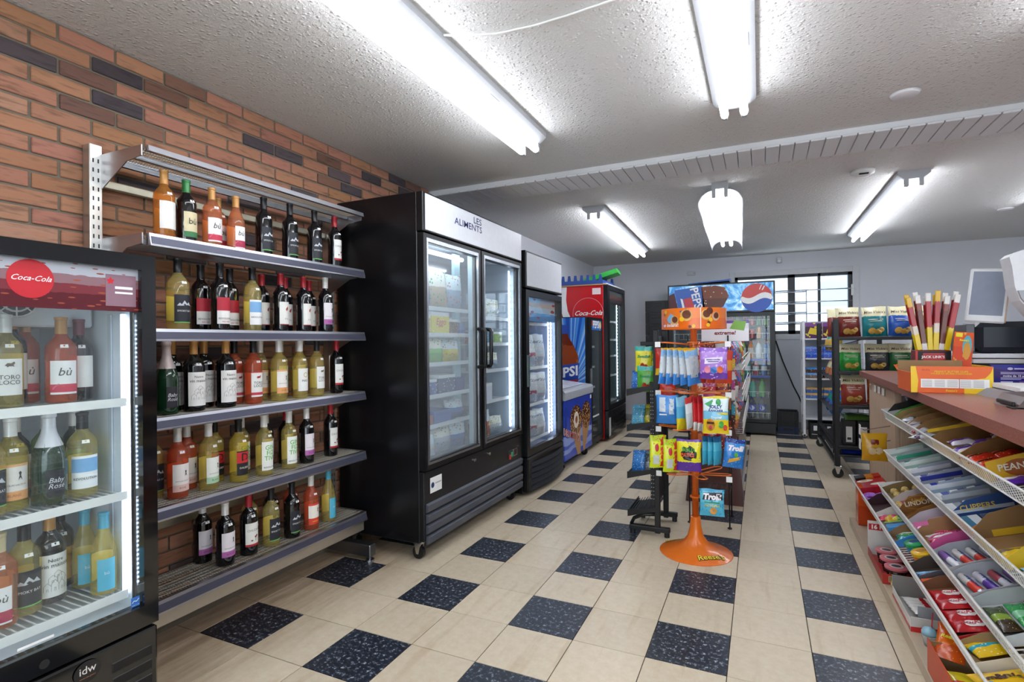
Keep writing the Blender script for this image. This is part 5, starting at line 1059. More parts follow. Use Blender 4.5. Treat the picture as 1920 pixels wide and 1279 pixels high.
# ================================================================== brown gondola and wire rack behind the stand
bw = room_thing('brown_gondola', 'dark red brown gondola with wire baskets behind the orange stand', 'gondola', (-.2, 3.3, 0))
BRN = M('#4a1d18', .3, coat=.3)
bx('body', (-.4, 2.3, .04), (-.03, 4.5, .52), BRN, bw, .004); MB().prism([(-.42, .0), (0, .0), (.0, .1), (-.02, .3), (-.06, .62), (-.36, .62)], 2.25, 2.3).build('end_panel', BRN, bw)
bx('spine', (-.22, 2.28, .52), (-.18, 4.5, 1.2), BRN, bw, .003); bx('toe_strip', (-.03, 2.3, 0), (-.015, 4.5, .05), M('#b8b4b4', .4), bw, .002)
for z in (.55, .8, 1.04):
    m = MB()
    for k in range(46): m.box((.0+.02*(z > .6), 2.3+k*.048, z), (.003+.02*(z > .6), 2.303+k*.048, z+.09))
    for zz in (z, z+.045, z+.09): m.box((-.003, 2.3, zz-.002), (.003, 4.5, zz+.002))
    for k in range(24): m.box((-.18, 2.3+k*.095, z-.002), (0, 2.303+k*.095, z+.001))
    stuff(m.build('wire_basket', WHITE, bw))
    bx('price_strip', (.004, 2.3, z-.03), (.007, 4.5, z+.0), ACRYL, bw, .0005)
wr_ = room_thing('wire_rack', 'thin black wire rack standing just behind the orange stand', 'rack', (-.2, 1.86, 0))
for x, y in ((-.33, 1.73), (-.07, 1.70), (-.33, 2.0), (-.07, 1.98)):
    MB().cyl((x, y, 0), (x, y, 1.3), .005, 6).build('post', BK_, wr_, True); MB().cyl((x, y, 0), (x, y, .008), .014, 8).build('foot_pad', INK, wr_)
for z in (.22, .5, .78, 1.05):
    m = MB()
    for k in range(9): m.cyl((-.33+k*.0325, 1.71, z), (-.33+k*.0325, 2.0, z), .002, 5)
    for y in (1.715, 1.86, 1.995): m.cyl((-.33, y, z), (-.07, y, z), .003, 5)
    stuff(m.build('wire_shelf', BK_, wr_))
COLS = ['#c4242a', '#e0b82a', '#8a2a2a', '#2a6ac0', '#e8e4de', '#6ab04a', '#b84a8a', '#5a2a1a', '#d8702a', '#3a9ab0']
CN = ['red', 'yellow', 'maroon', 'blue', 'white', 'green', 'magenta', 'brown', 'orange', 'teal']
for q, z in enumerate((1.055, .785, .505)):
    for i in range(3):
        k = (q*3+i*2+q) % 10
        bag('snack_bag', f'{CN[k]} snack bag, {["left", "middle", "right"][i]} on the {["top", "second", "third"][q]} level of the black wire rack', 'snack bag', .1, .2, .05, PR((0, COLS[k]), (.5, COLS[(k+4) % 10]), (.75, COLS[k]), blob=('#f2e8c0', .2)), (-.28+i*.085, 1.8, z+.006), (-.1, 0, .05), (), 'snack bags on the black wire rack')
for q, z in enumerate((1.05, .81, .56)):
    for i in range(9):
        k = (i*3+q*4) % 10
        bag('snack_bag', f'{CN[k]} pack, {ORD[i]} from the near end, {["top", "middle", "bottom"][q]} basket of the brown gondola', 'snack pack', .17, .2 if q < 2 else .17, .06, PR((0, COLS[k]), (.45, COLS[(k+3) % 10]), (.7, COLS[k]), blob=('#f6f0e0', .22)), (-.06, 2.38+i*.235, z+.004), (-.12, 0, PI/2+rnd.uniform(-.3, .1)), (), 'packs in the brown gondola baskets')
    for i in range(3):
        k = (i*5+q*3+1) % 10
        carton('snack_box', f'{CN[k]} snack box, {["left", "middle", "right"][i]} on the near end of the brown gondola, {["top", "middle", "bottom"][q]} level', 'snack box', .1, .05, .15, PR((0, COLS[k]), (.5, COLS[(k+2) % 10]), blob=('#f0ead8', .2)), (-.32+i*.11, 2.27, z if q < 2 else .62), 0, (), 'boxes on the near end of the brown gondola')
wh = carton('sign_card', 'white and purple sign card with red lettering behind the orange topper', 'sign', .3, .004, .14, PR((0, '#e8e4ea'), (.6, '#dcd6e0'), (.85, '#6a3aa0'), scale=2), (-.09, 1.72, 1.26), 0, [('extreme!', .45, .4, '#8a1f2a', .15, .03)], None, [('#7ab03a', [[(.1, .6), (.4, .5), (.45, .95), (.2, 1)]])])
# ================================================================== white shelf on the back wall
wsx = room_thing('white_shelf', 'narrow white metal shelf of cookies against the back wall', 'shelf', (.95, 5.75, 0))
for x in (.615, 1.27):
    for y in (5.58, 5.98): bx('upright', (x, y, .02), (x+.03, y+.03, 1.5), M('#dfe0e4', .4), wsx, .003)
for z in (1.275, 1.025, .767, .51, .26): bx('shelf', (.63, 5.6, z-.018), (1.28, 6.0, z), M('#d9dbe0', .4), wsx, .003)
bx('back_sheet', (.63, 6.0, .1), (1.28, 6.006, 1.5), M('#c4c7ce', .5), wsx, .001)
caster(wsx, .63, 5.6, .03, .06)
for i in range(3): carton('cereal_box', f'purple and yellow cereal box, {ORD[i]} from left on the white shelf', 'cereal box', .19, .06, .2, PR((0, '#5a2a5a'), (.3, '#4a1f3a'), (.75, '#7a3a8a'), blob=('#e0c83a', .3), scale=5), (.75+i*.2, 5.7, 1.276), 0, (), 'cereal boxes on the white shelf', [('#e6c62a', [[(-.35, .3), (.3, .2), (.4, .55), (-.2, .7)]])])
for q, (z, c, c2_, w_, hh) in enumerate(((1.026, '#2a4fb8', '#4a78d4', 'blue wafer pack', .08), (.768, '#5a3a2a', '#3f86c8', 'brown and blue cookie pack', .075), (.511, '#3f6ab0', '#c9a060', 'blue and tan cookie pack', .075))):
    for r in (0, 1):
        for i in range(3): carton('cookie_pack', f'{w_}, {["left", "middle", "right"][i]} of the {["lower", "upper"][r]} layer on the white shelf', 'cookie pack', .19, .09, hh*.9, PR((0, c), (.6, c2_), blob=('#e8d8b0', .2)), (.75+i*.2, 5.68+.02*r, z+r*hh*.92), rnd.uniform(-.1, .1), (), 'cookie packs on the white shelf')
bt_ = thing('drink_case', 'black drink case with white printing on the floor under the white shelf', 'case', (.86, 5.72, 0)); bx('case_box', (-.17, -.14, 0), (.25, .14, .2), INK, bt_, .006)
for i in range(5): bx('can_top', (-.13+i*.075, -.142, .11), (-.09+i*.075, -.1405, .17), M('#d8dade', .4), bt_, .0005)
bx('print_line', (-.15, -.142, .06), (.23, -.1405, .066), M('#d8dade', .4), bt_, .0003)
# ================================================================== black chip rack
cr_ = room_thing('chip_rack', 'black rolling chip rack at the end of the counter', 'rack', (1.04, 4.3, 0))
for x in (.735, 1.33):
    for y in (3.5, 5.06): bx('post', (x, y, .1), (x+.045, y+.045, 1.45), BK_, cr_, .005)
    for z in (.11, .27): bx('side_rail', (x+.005, 3.545, z), (x+.035, 5.06, z+.03), BK_, cr_, .003)
bx('inner_post', (.735, 3.62, .2), (.76, 3.645, 1.43), BK_, cr_, .003)
for z in (1.285, .975, .665, .295):
    s_ = bx('shelf', (.765, 3.49, z-.03), (1.345, 3.85, z), BK_, cr_, .003); m = MB()
    for k in range(12): m.box((.79+k*.045, 3.5, z), (.793+k*.045, 3.85, z+.003))
    stuff(m.build('shelf_wires', M('#2a2b30', .35, .5), s_))
    b = MB().prism([(.745, z-.1), (.75, z-.1), (1.05, z-.02), (1.05, z-.01)], 3.9, 5.05).build('side_shelf', BK_, cr_)
for x, y in ((.76, 3.52), (.76, 5.08), (1.35, 3.52), (1.35, 5.08)): caster(cr_, x, y, .045, .11)
KG = 'chip bags on the black rack'
def chips(x, z, c, w_, sh, tx=1, h=.27, w=.2, y=3.6, rx=-.12, rz=.1):
    bag('chip_bag', f'{w_} chip bag on the {sh} shelf of the black rack', 'chip bag', w, h, .11, PR((0, c), (.66, '#e6dfb8'), scale=4), (x, y, z+.002), (rx+rnd.uniform(-.05, .03), rnd.uniform(-.04, .04), rz+rnd.uniform(-.15, .15)), [("Miss Vickie's", .84, .8, '#5a3a2a', .25, .012)] if tx else (), KG, [('#e6ddc8', [rect(-.3, .54, .3, .565), rect(-.24, .48, .24, .5)]), ('#e0b45a', [disc(-.14, .17, .1, 10, 1.5)]), ('#d6a548', [disc(.1, .14, .1, 10, 1.5)]), ('#e8c272', [disc(.22, .21, .08, 9, 1.4)])])
for x, c, w_ in ((.87, '#7a2f28', 'maroon and cream'), (1.07, '#1f7f86', 'teal and cream'), (1.265, '#2a5ab4', 'blue and cream'), (1.43, '#9aae3a', 'lime and cream')): chips(x if x < 1.4 else 1.405, 1.285, c, w_, 'top', y=3.6 if x < 1.4 else 3.72)
chips(.81, 1.285, '#7a2f28', 'half hidden maroon and cream', 'top', 0, y=3.74)
for x, c, w_ in ((.875, '#2f9a3f', 'bright green'), (1.085, '#3a3c40', 'charcoal and cream'), (1.265, '#2f6a3a', 'dark green and cream')): chips(x, .975, c, w_, 'second', h=.245, w=.19)
bag('chip_bag', 'red chip bag with white round badge on the second shelf of the black rack', 'chip bag', .2, .25, .08, PR((0, '#8a1f24'), (.6, '#a82a2a'), blob=('#c24a3a', .2)), (1.45, 3.62, .977), (-.1, 0, .15), (), KG, [('#e8dcd0', [disc(0, .42, .3, 18, .9)]), ('#a03a34', [disc(0, .42, .2, 18, .9)])])
chips(.9, .665, '#a8483a', 'rust red and cream', 'third')
bag('chip_bag', 'orange chip bag on the third shelf of the black rack', 'chip bag', .2, .25, .08, PR((0, '#d8501e'), (.6, '#e86a24'), blob=('#f0a03a', .2)), (1.11, 3.66, .667), (-.1, 0, 0), (), KG)
carton('snack_box', 'blue and white snack box on the third shelf of the black rack', 'snack box', .12, .1, .13, PR((0, '#2f62c0'), (.5, '#e4e8f0')), (1.08, 3.54, .666), .1)
for i in range(4):
    cb = carton('snack_box', f'black upright box with white label, {ORD[i]} from left, low in the black rack', 'snack box', .1, .15, .22, INK, (.86+i*.115, 3.66, .297), 0, (), 'black boxes low in the rack', [('#e2e2e0', [rect(-.25, .1, .25, .75)]), ('#3a3a3c', [rect(-.15, .2, .15, .3)])])
sb = bx('low_shelf', (.765, 3.49, .2), (1.345, 3.85, .215), BK_, cr_, .003)
for i in range(3): bag('snack_bag', f'royal blue cookie bag, {ORD[i]} of three lying at the front low in the black rack', 'snack bag', .2, .16, .07, PR((0, '#1f3fb8'), (.45, '#e0e6f0'), (.6, '#2a4fc8')), (.9+i*.17, 3.58, .216+.03*i), (-1.1, 0, .1+.2*i), (), 'blue bags low in the rack')
bag('snack_bag', 'olive and green snack bag flat under the third shelf of the black rack', 'snack bag', .24, .2, .06, PR((0, '#5a7a3a'), (.5, '#1f6a5a')), (.95, 3.6, .52), (-1.35, 0, .1), (), None)
for q, (z, c1, c2_, w_) in enumerate(((1.24, '#d8b04a', '#3fa09a', 'amber and teal'), (.93, '#c07a4a', '#d8d0b0', 'tan'), (.58, '#2a6ac8', '#2a9a8a', 'bright blue and green'))):
    for i in range(3): bag('chip_bag', f'{w_} bag, {ORD[i]} on the {["top", "middle", "lower"][q]} aisle side shelf of the black rack', 'chip bag', .22, .25, .08, PR((0, c1), (.5, c2_), (.75, c1), blob=('#e84a3a', .15)), (.80, 4.1+i*.32, z-.1), (-.3, 0, -PI/2), (), 'bags on the aisle side of the black rack')
# ================================================================== checkout counter
ct = room_thing('checkout_counter', 'checkout counter with red brown laminate top and pale wood side', 'counter', (1.4, 1.3, 0))
def lam():
    m, nt, b = nodes('red_laminate'); n = tex(nt, 'Noise', 160, Detail=4.0); r = ramp(nt, n.outputs[0], [(.3, '#7c473d'), (.5, '#935a4d'), (.7, '#a56c5e')]); nt.links.new(r.outputs[0], b.inputs['Base Color']); b.inputs['Roughness'].default_value = .28; return m
def oak():
    m, nt, b = nodes('pale_oak_laminate'); tc = nt.nodes.new('ShaderNodeTexCoord'); mp = nt.nodes.new('ShaderNodeMapping'); mp.inputs['Scale'].default_value = (50, 50, 2.5); nt.links.new(tc.outputs['Object'], mp.inputs[0])
    n = nt.nodes.new('ShaderNodeTexNoise'); n.inputs['Scale'].default_value = 2; n.inputs['Detail'].default_value = 5; nt.links.new(mp.outputs[0], n.inputs[0]); r = ramp(nt, n.outputs[0], [(.3, '#b79c82'), (.6, '#cbb299'), (.8, '#d4bea8')]); nt.links.new(r.outputs[0], b.inputs['Base Color']); b.inputs['Roughness'].default_value = .45; return m
OAK = oak()
MB().prism([(.79, -.9), (2.0, -.9), (2.0, 3.13), (.88, 3.13)], .955, 1.0, 'z').build('counter_top', lam(), ct)
bx('front_panel', (.94, 2.16, .0), (.965, 3.1, .955), OAK, ct, .002); bx('end_panel', (.94, 3.075, 0), (1.9, 3.1, .955), OAK, ct, .002)
bx('return_panel', (.965, 2.16, 0), (1.25, 2.18, .955), OAK, ct, .002); bx('rear_panel', (1.22, -.9, 0), (1.25, 2.16, .955), M('#6a5a4c', .6), ct, .002)
for i, y in enumerate((2.95, 2.75, 2.6, 2.45)): bx('price_tag', (.93, y, .855), (.935, y+.07, .905), ACRYL if i == 0 else WHITE, ct, .0005, rot=(0, 0, 0))
for i, (y, z) in enumerate(((2.3, .66), (2.3, .56))):
    MB().tube([(.94, y, z), (.78, y-.05, z-.03), (.75, y-.05, z-.01)], .004, 6).build('hook', CHROME, ct, True); bx('hook_tag', (.75, y-.09, z-.06), (.754, y-.03, z+.01), WHITE, ct, .0005)
bag('nut_bag', 'golden yellow peanut bag hanging on the wood side of the counter', 'nut bag', .155, .19, .05, PR((0, '#d8a01e'), (.5, '#e0aa26')), (.83, 2.2, .43), (-.03, 0, .05), (), None, [('#8a2f24', [rect(-.15, .6, .15, .78)]), ('#e8cfa0', [disc(-.1, .36, .13, 12, 1.2), disc(.14, .38, .13, 12, 1.2)])])
for i in range(3): bag('snack_bag', f'{["clear plum", "lime green", "white"][i]} sweets bag hanging under the counter edge, {ORD[i]} from the wood side', 'snack bag', .12, .15, .04, PR((0, ['#5a4a56', '#6ab03a', '#d8dade'][i]), (.6, '#c8c4cc'), blob=('#7a3a5a', .2)), (1.02+i*.06, 2.09-i*.02, .80), (0, 0, .1), (), 'sweets hanging under the counter edge')
# ---- things on the counter
rb = thing('peanut_cup_box', 'open orange and yellow peanut butter cup display box on the counter', 'display box', (.965, 1.2, 1.0), .0)
ORB = M('#e8641c', .35); YLB = M('#f0c61e', .35); CARD = M('#9a7a54', .7)
bx('box_front', (-.16, -.12, 0), (.16, -.116, .13), ORB, rb, .001); bx('box_back', (-.16, .156, 0), (.12, .16, .15), CARD, rb, .001); bx('box_side', (-.16, -.116, 0), (-.156, .156, .1), ORB, rb, .001); bx('box_side', (.156, -.116, 0), (.16, .156, .13), YLB, rb, .001); bx('box_base', (-.156, -.116, 0), (.156, .156, .004), CARD, rb, .0005)
fr_ = lambda o: (lambda a, b: (a, -.121-o, b))
decal('yellow_panel', [[(-.16, 0), (-.135, 0), (-.13, .06), (-.14, .13), (-.16, .13)]], YLB, rb, fr_(.0004)); decal('yellow_panel', [[(.05, 0), (.16, 0), (.16, .13), (.15, .1), (.13, .075), (.05, .06)]], YLB, rb, fr_(.0004))
decal('white_panel', [rect(-.12, .025, .145, .068)], WHITE, rb, fr_(.0008)); decal('divider', [rect(.03, .025, .033, .068)], M('#a86a5a', .4), rb, fr_(.0012))
tl = [rect(-.115+.05*c_, .03+.006*r_, -.075+.05*c_, .0325+.006*r_) for c_ in range(5) for r_ in range(6)]; stuff(decal('fine_print', tl, M('#b8b4b4', .5), rb, fr_(.0013)))
letter('PEANUT BUTTER CUPS', YLB, rb, lambda a, b: fr_(.001)(a+.0, .104+b), width=.13, bold=.02); letter("MOULES AU BEURRE D'ARACHIDES", YLB, rb, lambda a, b: fr_(.001)(a+.0, .094+b), width=.16, bold=.02); letter("Reese's", M('#e8d02a', .4), rb, lambda a, b: fr_(.001)(a+.0, .012+b), width=.045, italic=.2, bold=.02); letter('24 x 51 g', INK, rb, lambda a, b: fr_(.001)(a-.1, .112+b), width=.03)
for i in range(3): carton('chocolate_bar', f'orange wrapped chocolate cup pack, {ORD[i]} inside the open orange box', 'chocolate bar', .12, .02, .05, PR((0, '#d8581a'), (.5, '#e87a22'), blob=('#f0c81e', .2)), (.88+i*.02, 1.16+i*.05, 1.006), .1, (), 'cups inside the open orange box')
jk = thing('jerky_box', 'black and red jerky display box standing on the counter', 'display box', (.995, 1.55, 1.0))
bx('box_body', (-.08, -.05, 0), (.08, .05, .2), M('#7a1a1c', .4), jk, .002); fj = lambda o: (lambda a, b: (a, -.051-o, b))
decal('black_panel', [rect(-.07, .125, .08, .195)], INK, jk, fj(0)); decal('red_shield', [[(-.045, .185), (.05, .185), (.055, .15), (.0, .128), (-.05, .15)]], M('#b3242a', .35), jk, fj(.0005)); letter("JACK LINK'S", WHITE, jk, lambda a, b: fj(.001)(a, .163+b), width=.105, bold=.03)
decal('red_edge', [rect(-.08, .12, -.07, .2)], M('#c4302c', .4), jk, fj(.0004))
MEAT = M('#5a241a', .3); SLV = [PR((0, '#e8c81e'), (.3, '#e0d0c0'), (.45, '#a81e26'), (.82, '#e0b020')), PR((0, '#d8d0cc'), (.12, '#6a2a1e'), (.72, '#8a3a28'), (.85, '#e8e4e0')), PR((0, '#e8cc22'), (.4, '#b0242a'), (.85, '#e4e0dc'))]
for i in range(12):
    k = i % 3; a = (i % 6-2.5)*.07; x = 1.0+(i % 6-2.5)*.024; y = 1.52+(i//6)*.04
    s_ = carton('jerky_stick', f'{["yellow and red wrapped", "bare brown", "red banded"][k]} jerky stick, {ORD[i % 6]} from left in the {["front", "back"][i//6]} row', 'jerky stick', .025, .012, .3+.03*((i*5) % 4)/3, SLV[k], (x, y, 1.201), 0, (), 'jerky sticks in the box', (), (rnd.uniform(-.03, .05), a, 0))
ps_ = carton('cup_pack_card', 'tall orange candy cup card leaning beside the jerky box', 'display card', .085, .012, .2, PR((0, '#d8461e'), (.6, '#e0581e'), blob=('#e8a83a', .25), scale=5), (1.09, 1.4, 1.1), 0, [("Reese's", .5, .78, '#f0d81e', .2, .05)], None, [('#5ab0c0', [disc(.18, .62, .3, 16, .8)]), ('#d89a3a', [disc(.18, .5, .24, 12, .8)]), ('#f0dc28', [rect(-.45, .86, -.1, .97)])], (-.1, .12, .1))
carton('candy_tray', 'orange candy carton under the tall orange card on the counter', 'candy box', .17, .12, .1, PR((0, '#d8461e'), (.6, '#e8641c'), blob=('#f0c428', .2)), (1.08, 1.44, 1.0), 0)
bag('candy_bag', 'shiny orange candy bag lying behind the open orange box', 'candy bag', .2, .16, .06, PR((0, '#d8501a'), (.4, '#e8e0d8'), (.5, '#e06a20'), blob=('#b83a18', .2)), (.93, 1.37, 1.02), (-.9, 0, .2), (), None)
pos = room_thing('pos_terminal', 'white tablet checkout screen on a black printer base', 'checkout terminal', (1.35, 1.75, 1.0))
scr = MB().cbox((-.085, -.011, -.155), (.085, .011, .155), .008).build('screen_case', M('#e6e8ea', .35), pos, False, (1.27, 1.62, 1.5), (-.22, .1, -.3))
bx('display', (-.07, -.0125, -.115), (.07, -.0112, .135), M('#8e97a8', .08), scr, .0004); bx('case_edge', (.078, -.008, -.15), (.0865, .009, .15), M('#c8a890', .4), scr, .002)
bx('printer', (1.215, 1.6, 1.185), (1.55, 1.95, 1.355), M('#1c222c', .35), pos, .03); bx('printer_side', (1.175, 1.63, 1.19), (1.216, 1.9, 1.345), M('#6a6c72', .4), pos, .004)
for i, (z0, z1, c) in enumerate(((1.155, 1.18, '#e6e6e8'), (1.125, 1.15, '#d8d4d2'), (1.0, 1.12, '#2a2a2e'))): bx('till_layer', (1.19+.01*i, 1.6, z0), (1.7, 2.0, z1), M(c, .4), pos, .003)
MB().lathe([(0, 0), (.05, .01), (.03, .12), (.02, .2), (0, .2)], 16).build('screen_stem', M('#d8d8da', .35), pos, True, (1.33, 1.72, 1.34))
cvl = thing('payment_machine', 'large white curved machine at the right edge of the counter', 'machine', (1.3, 1.32, 1.0))
MB().prism([(-.03, .62), (-.04, .67), (-.02, .69), (.3, .8), (.3, .36), (.06, .36), (.0, .45), (-.02, .52)], -.02, .1).build('shell', M('#e9eaec', .3), cvl)
MB().prism([(-.012, .5), (.0, .46), (.04, .40), (.1, .36), (.3, .36), (.3, .5)], -.035, -.02).build('lower_cover', M('#a9abb0', .35), cvl)
bx('stand', (.09, .0, 0), (.25, .09, .37), M('#9a9ca2', .4), cvl, .01)
sg = carton('lottery_sign', 'dark purple sign with white text lines beside the card tray', 'sign', .2, .02, .12, PR((0, '#2a2a8a'), (.4, '#3a2274'), (.8, '#2f2f9a'), scale=2), (1.35, 1.53, 1.003), 0, [('moins de 18 ans.', .5, .5, '#e8e4f4', 0, .03)], None, [('#c8c4e8', [rect(-.3, .12, -.05, .26), disc(-.1, .82, .06, 12), rect(-.02, .79, .2, .85), rect(-.3, .64, .32, .67), rect(-.3, .58, .24, .61), rect(-.3, .4, .2, .43), rect(-.3, .34, .12, .37)]), ('#8a5ab0', [rect(.08, .12, .3, .26)])])
tray = thing('card_tray', 'low grey and white tray at the right front of the counter', 'tray', (1.16, .92, 1.0)); MB().prism([(-.1, 0), (.25, 0), (.25, .05), (-.06, .03)], -.15, .22).build('tray_body', M('#8e9096', .4), tray); bx('paper', (-.04, -.14, .035), (.25, .2, .054), WHITE, tray, .001)
td = thing('card_reader', 'brown grey card reader at the right edge of the counter', 'card reader', (1.05, .55, 1.0)); MB().prism([(-.06, 0), (.14, 0), (.14, .06), (-.03, .045)], -.12, .1).build('reader_body', M('#5a4a48', .35), td); bx('slot', (-.065, -.1, .01), (-.055, .05, .025), INK, td, .002); bx('reader_foot', (-.07, -.12, 0), (.0, -.06, .008), INK, td, .002)
carton('gift_card_box', 'small dark red box behind the card tray', 'box', .1, .1, .05, PR((0, '#7a1a2a'), (.6, '#a83a44')), (1.44, 1.2, 1.0), 0)
# ================================================================== sloping wire candy rack along the counter
cd = room_thing('candy_rack', 'four tier white wire candy rack sloping along the checkout counter', 'display rack', (.95, .7, 0))
BASK = {1: (.87, .805, 2.05, .26, .27), 2: (.862, .555, 1.95, .3, .28), 3: (.79, .39, 1.72, .3, .3), 4: (.715, .305, 2.28, .25, .16)}
Y0 = -.85; WW = M('#f2f2ee', .35)
def frame(n):
    xf, zt, yf, sl, dp = BASK[n]
    return Matrix.Translation((xf, 0, zt-.058)) @ Matrix.Rotation(-sl, 4, 'Y')
for n, (xf, zt, yf, sl, dp) in BASK.items():
    lean = .022; b = MB(); zb = zt-.06
    nw = int((yf-Y0)/.026)
    for k in range(nw):
        y = Y0+.005+k*.026; b.prism([(xf-lean, zt-.004), (xf-lean+.0016, zt-.004), (xf+.0016, zb), (xf, zb)], y, y+.007)
    for y in [Y0+k*.03 for k in range(int((yf-Y0)/.03))]: b.box((xf, y, zb-.002), (xf+.01, y+.003, zb+.001))
    bk = bx('basket_rail', (xf-lean-.004, Y0, zt-.008), (xf-lean+.004, yf, zt), WW, cd, .002)
    bx('lower_rail', (xf-.002, Y0, zb-.005), (xf+.004, yf, zb+.001), WW, bk, .0015); stuff(b.build('rail_wires', WW, bk))
    m = MB(); F_ = frame(n)
    for k in range(int((yf-Y0)/.028)): m.box((0, Y0+k*.028, -.004), (dp, Y0+k*.028+.0035, -.001))
    for f in (.35, .7, 1): m.box((dp*f-.003, Y0, -.008), (dp*f, yf, -.004))
    m.v = [tuple(F_ @ Vector(v)) for v in m.v]; stuff(m.build('deck_wires', WW, bk))
    MB().prism([(xf-lean, zt), (xf+dp*.96, zb+dp*sl+.03), (xf+dp*.96, zb+dp*sl), (xf, zb)], yf-.003, yf).build('basket_end', WW, bk)
bs = bx('base_board', (.668, Y0, 0), (1.2, 2.1, .055), M('#c9b79f', .4), cd, .003); bx('back_panel', (1.17, Y0, .055), (1.2, 2.12, .94), M('#7a6a58', .6), cd, .003)
def put(o, n, x, y, z, rot=(0, 0, 0)):
    from mathutils import Euler
    m = frame(n) @ Matrix.Translation((x, y, z)) @ Euler(rot).to_matrix().to_4x4()
    o.location = m.translation; o.rotation_euler = m.to_euler(); return o
def tray(n, y0, y1, out, inn, label, d0=.006, d1=.25, wall=.055, back=.075, front=.03, text=None, mark=None, tc='#f0d060', near=False):
    t = thing('display_tray', label, 'display box', (0, 0, 0), 0, 'open display boxes in the candy rack')
    mo, mi = M(out, .45), M(inn, .6); w = .002
    bx('tray_base', (d0, y0, 0), (d1, y1, w), mi, t, .0004)
    MB().prism([(d0, w), (d1, w), (d1, back), (d0+.06, wall), (d0, front)], y1-w, y1).build('far_wall', mi, t)
    MB().prism([(d0, w), (d1, w), (d1, back), (d0+.06, wall*(1 if near else .8)), (d0, front if not near else wall*.9)], y0, y0+w).build('near_wall', mo, t)
    bx('front_wall', (d0-w, y0, 0), (d0, y1, front), mo, t, .0004); bx('back_wall', (d1, y0, 0), (d1+w, y1, back), mi, t, .0004)
    fw = (lambda o: (lambda a, b: (a, y0-.0006-o, b))) if near else (lambda o: (lambda a, b: (a, y1-w-.0006-o, b)))
    if mark: decal('printed_panel', mark[1], M(mark[0], .4), t, fw(0))
    if text: letter(text, M(tc, .35), t, lambda a, b: fw(.0008)((d0+d1)/2-.03+a, wall*.55+b), width=(d1-d0)*.5, bold=.02)
    return put(t, n, 0, 0, 0)
def bar(n, x, y, z, w, h, t, mat, label, cat='chocolate bar', texts=(), grp=None, rz=0, rx=-PI/2, marks=()):
    return put(bag('wrapped_candy' if cat != 'chocolate bar' else 'chocolate_bar', label, cat, w, h, t, mat, (0, 0, 0), (0, 0, 0), texts, grp, marks), n, x, y, z, (rx, 0, rz))
def roll(n, x, y, z, L, r, c1, c2_, label, tx=None, rz=0):
    o = thing('candy_roll', label, 'candy roll', (0, 0, 0), 0, 'candy rolls in the rack')
    MB().cyl((-L/2, 0, 0), (L/2, 0, 0), r, 10).build('roll_body', PR((0, c1), (.5, c2_), axis='X', rough=.3), o, True); MB().cyl((-L/2-.008, 0, 0), (-L/2, 0, 0), r*.4, 8, r).build('twist_end', M('#c9ccd2', .3, .5), o); MB().cyl((L/2, 0, 0), (L/2+.008, 0, 0), r, 8, r*.4).build('twist_end', M('#c9ccd2', .3, .5), o)
    if tx: letter(tx, M('#26358a', .35), o, lambda a, b: (a, -math.sin(.55-b/r)*(r+.0008)*1.0, math.cos(.55-b/r)*(r+.0008)), width=L*.75, bold=.04, key=('roll', r, L))
    return put(o, n, x, y, z+r, (0, 0, rz))
CBD = '#8a6a46'
# ---- top basket
tray(1, 1.86, 2.03, '#3fb03a', '#2a2a26', 'bright green open box at the far end of the top candy basket', mark=('#d8d8d4', [rect(.02, .012, .12, .04)]), back=.09, wall=.08)
for i in range(5): tray(1, 1.68-i*.165, 1.84-i*.165, '#94704a', ['#b3935f', '#ae8a56', '#b58a5c', '#a98a56', '#a3824a'][i], f'empty brown cardboard box, {ORD[i]} after the green box in the top candy basket', back=.08, wall=.06)
for i in range(5): bar(1, .035+.008*(i % 2), 1.62-i*.13, .03, .07, .1, .03, PR((0, '#c9ccd4'), (.4, ['#4a5a8a', '#b8b4b0', '#8a3a44', '#a02a30', '#5a4a6a'][i]), (.7, '#dadde2'), blob=('#eceef2', .25)), f'crinkled clear wrapped candy, {ORD[i]} from the far end at the front of the top basket', 'candy', rz=.3*i-.5)
tray(1, .62, 1.0, '#e8b81e', '#9a7444', 'large yellow open box in the top candy basket', wall=.08, back=.11, front=.04, mark=('#e6bc24', [rect(.0, .07, .25, .085)]))
for i in range(6): bar(1, .07+.07*(i % 3), .66+.09*(i//3), .03+.015*(i % 2), .09, .1, .03, PR((0, '#e4e0ea'), (.35, '#6a3ab0'), (.7, '#f0eef4'), blob=('#e8c83a', .14)), f'white and purple chocolate bar, {ORD[i]} in the large yellow box', grp='bars in the large yellow box', rz=.25-.1*i)
tray(1, .3, .58, '#e2b01c', '#8a6638', 'near yellow box with brown badge in the top candy basket', wall=.08, back=.1, front=.05, mark=('#a85a1e', [disc(.1, .04, .03, 16, 1.6)]), text='PEANUT', tc='#f4ecd8', near=True)
for i in range(4): bar(1, .06+.08*(i % 2), .36+.1*(i//2), .04, .1, .1, .03, PR((0, '#c8301e'), (.4, '#3a1a14'), (.6, '#d84a24'), blob=('#e8b82a', .15)), f'red and brown chocolate bar, {ORD[i]} in the near yellow box', grp='bars in the near yellow box', rz=.2)
for i in range(3): bar(1, .06+.07*i, .17, .02, .08, .09, .02, PR((0, '#5a2aa0'), (.5, '#e8e4f0'), (.8, '#7a4ac0')), f'purple chocolate bar, {ORD[i]} nearest the viewer in the top basket', grp='near purple bars', rz=.1)
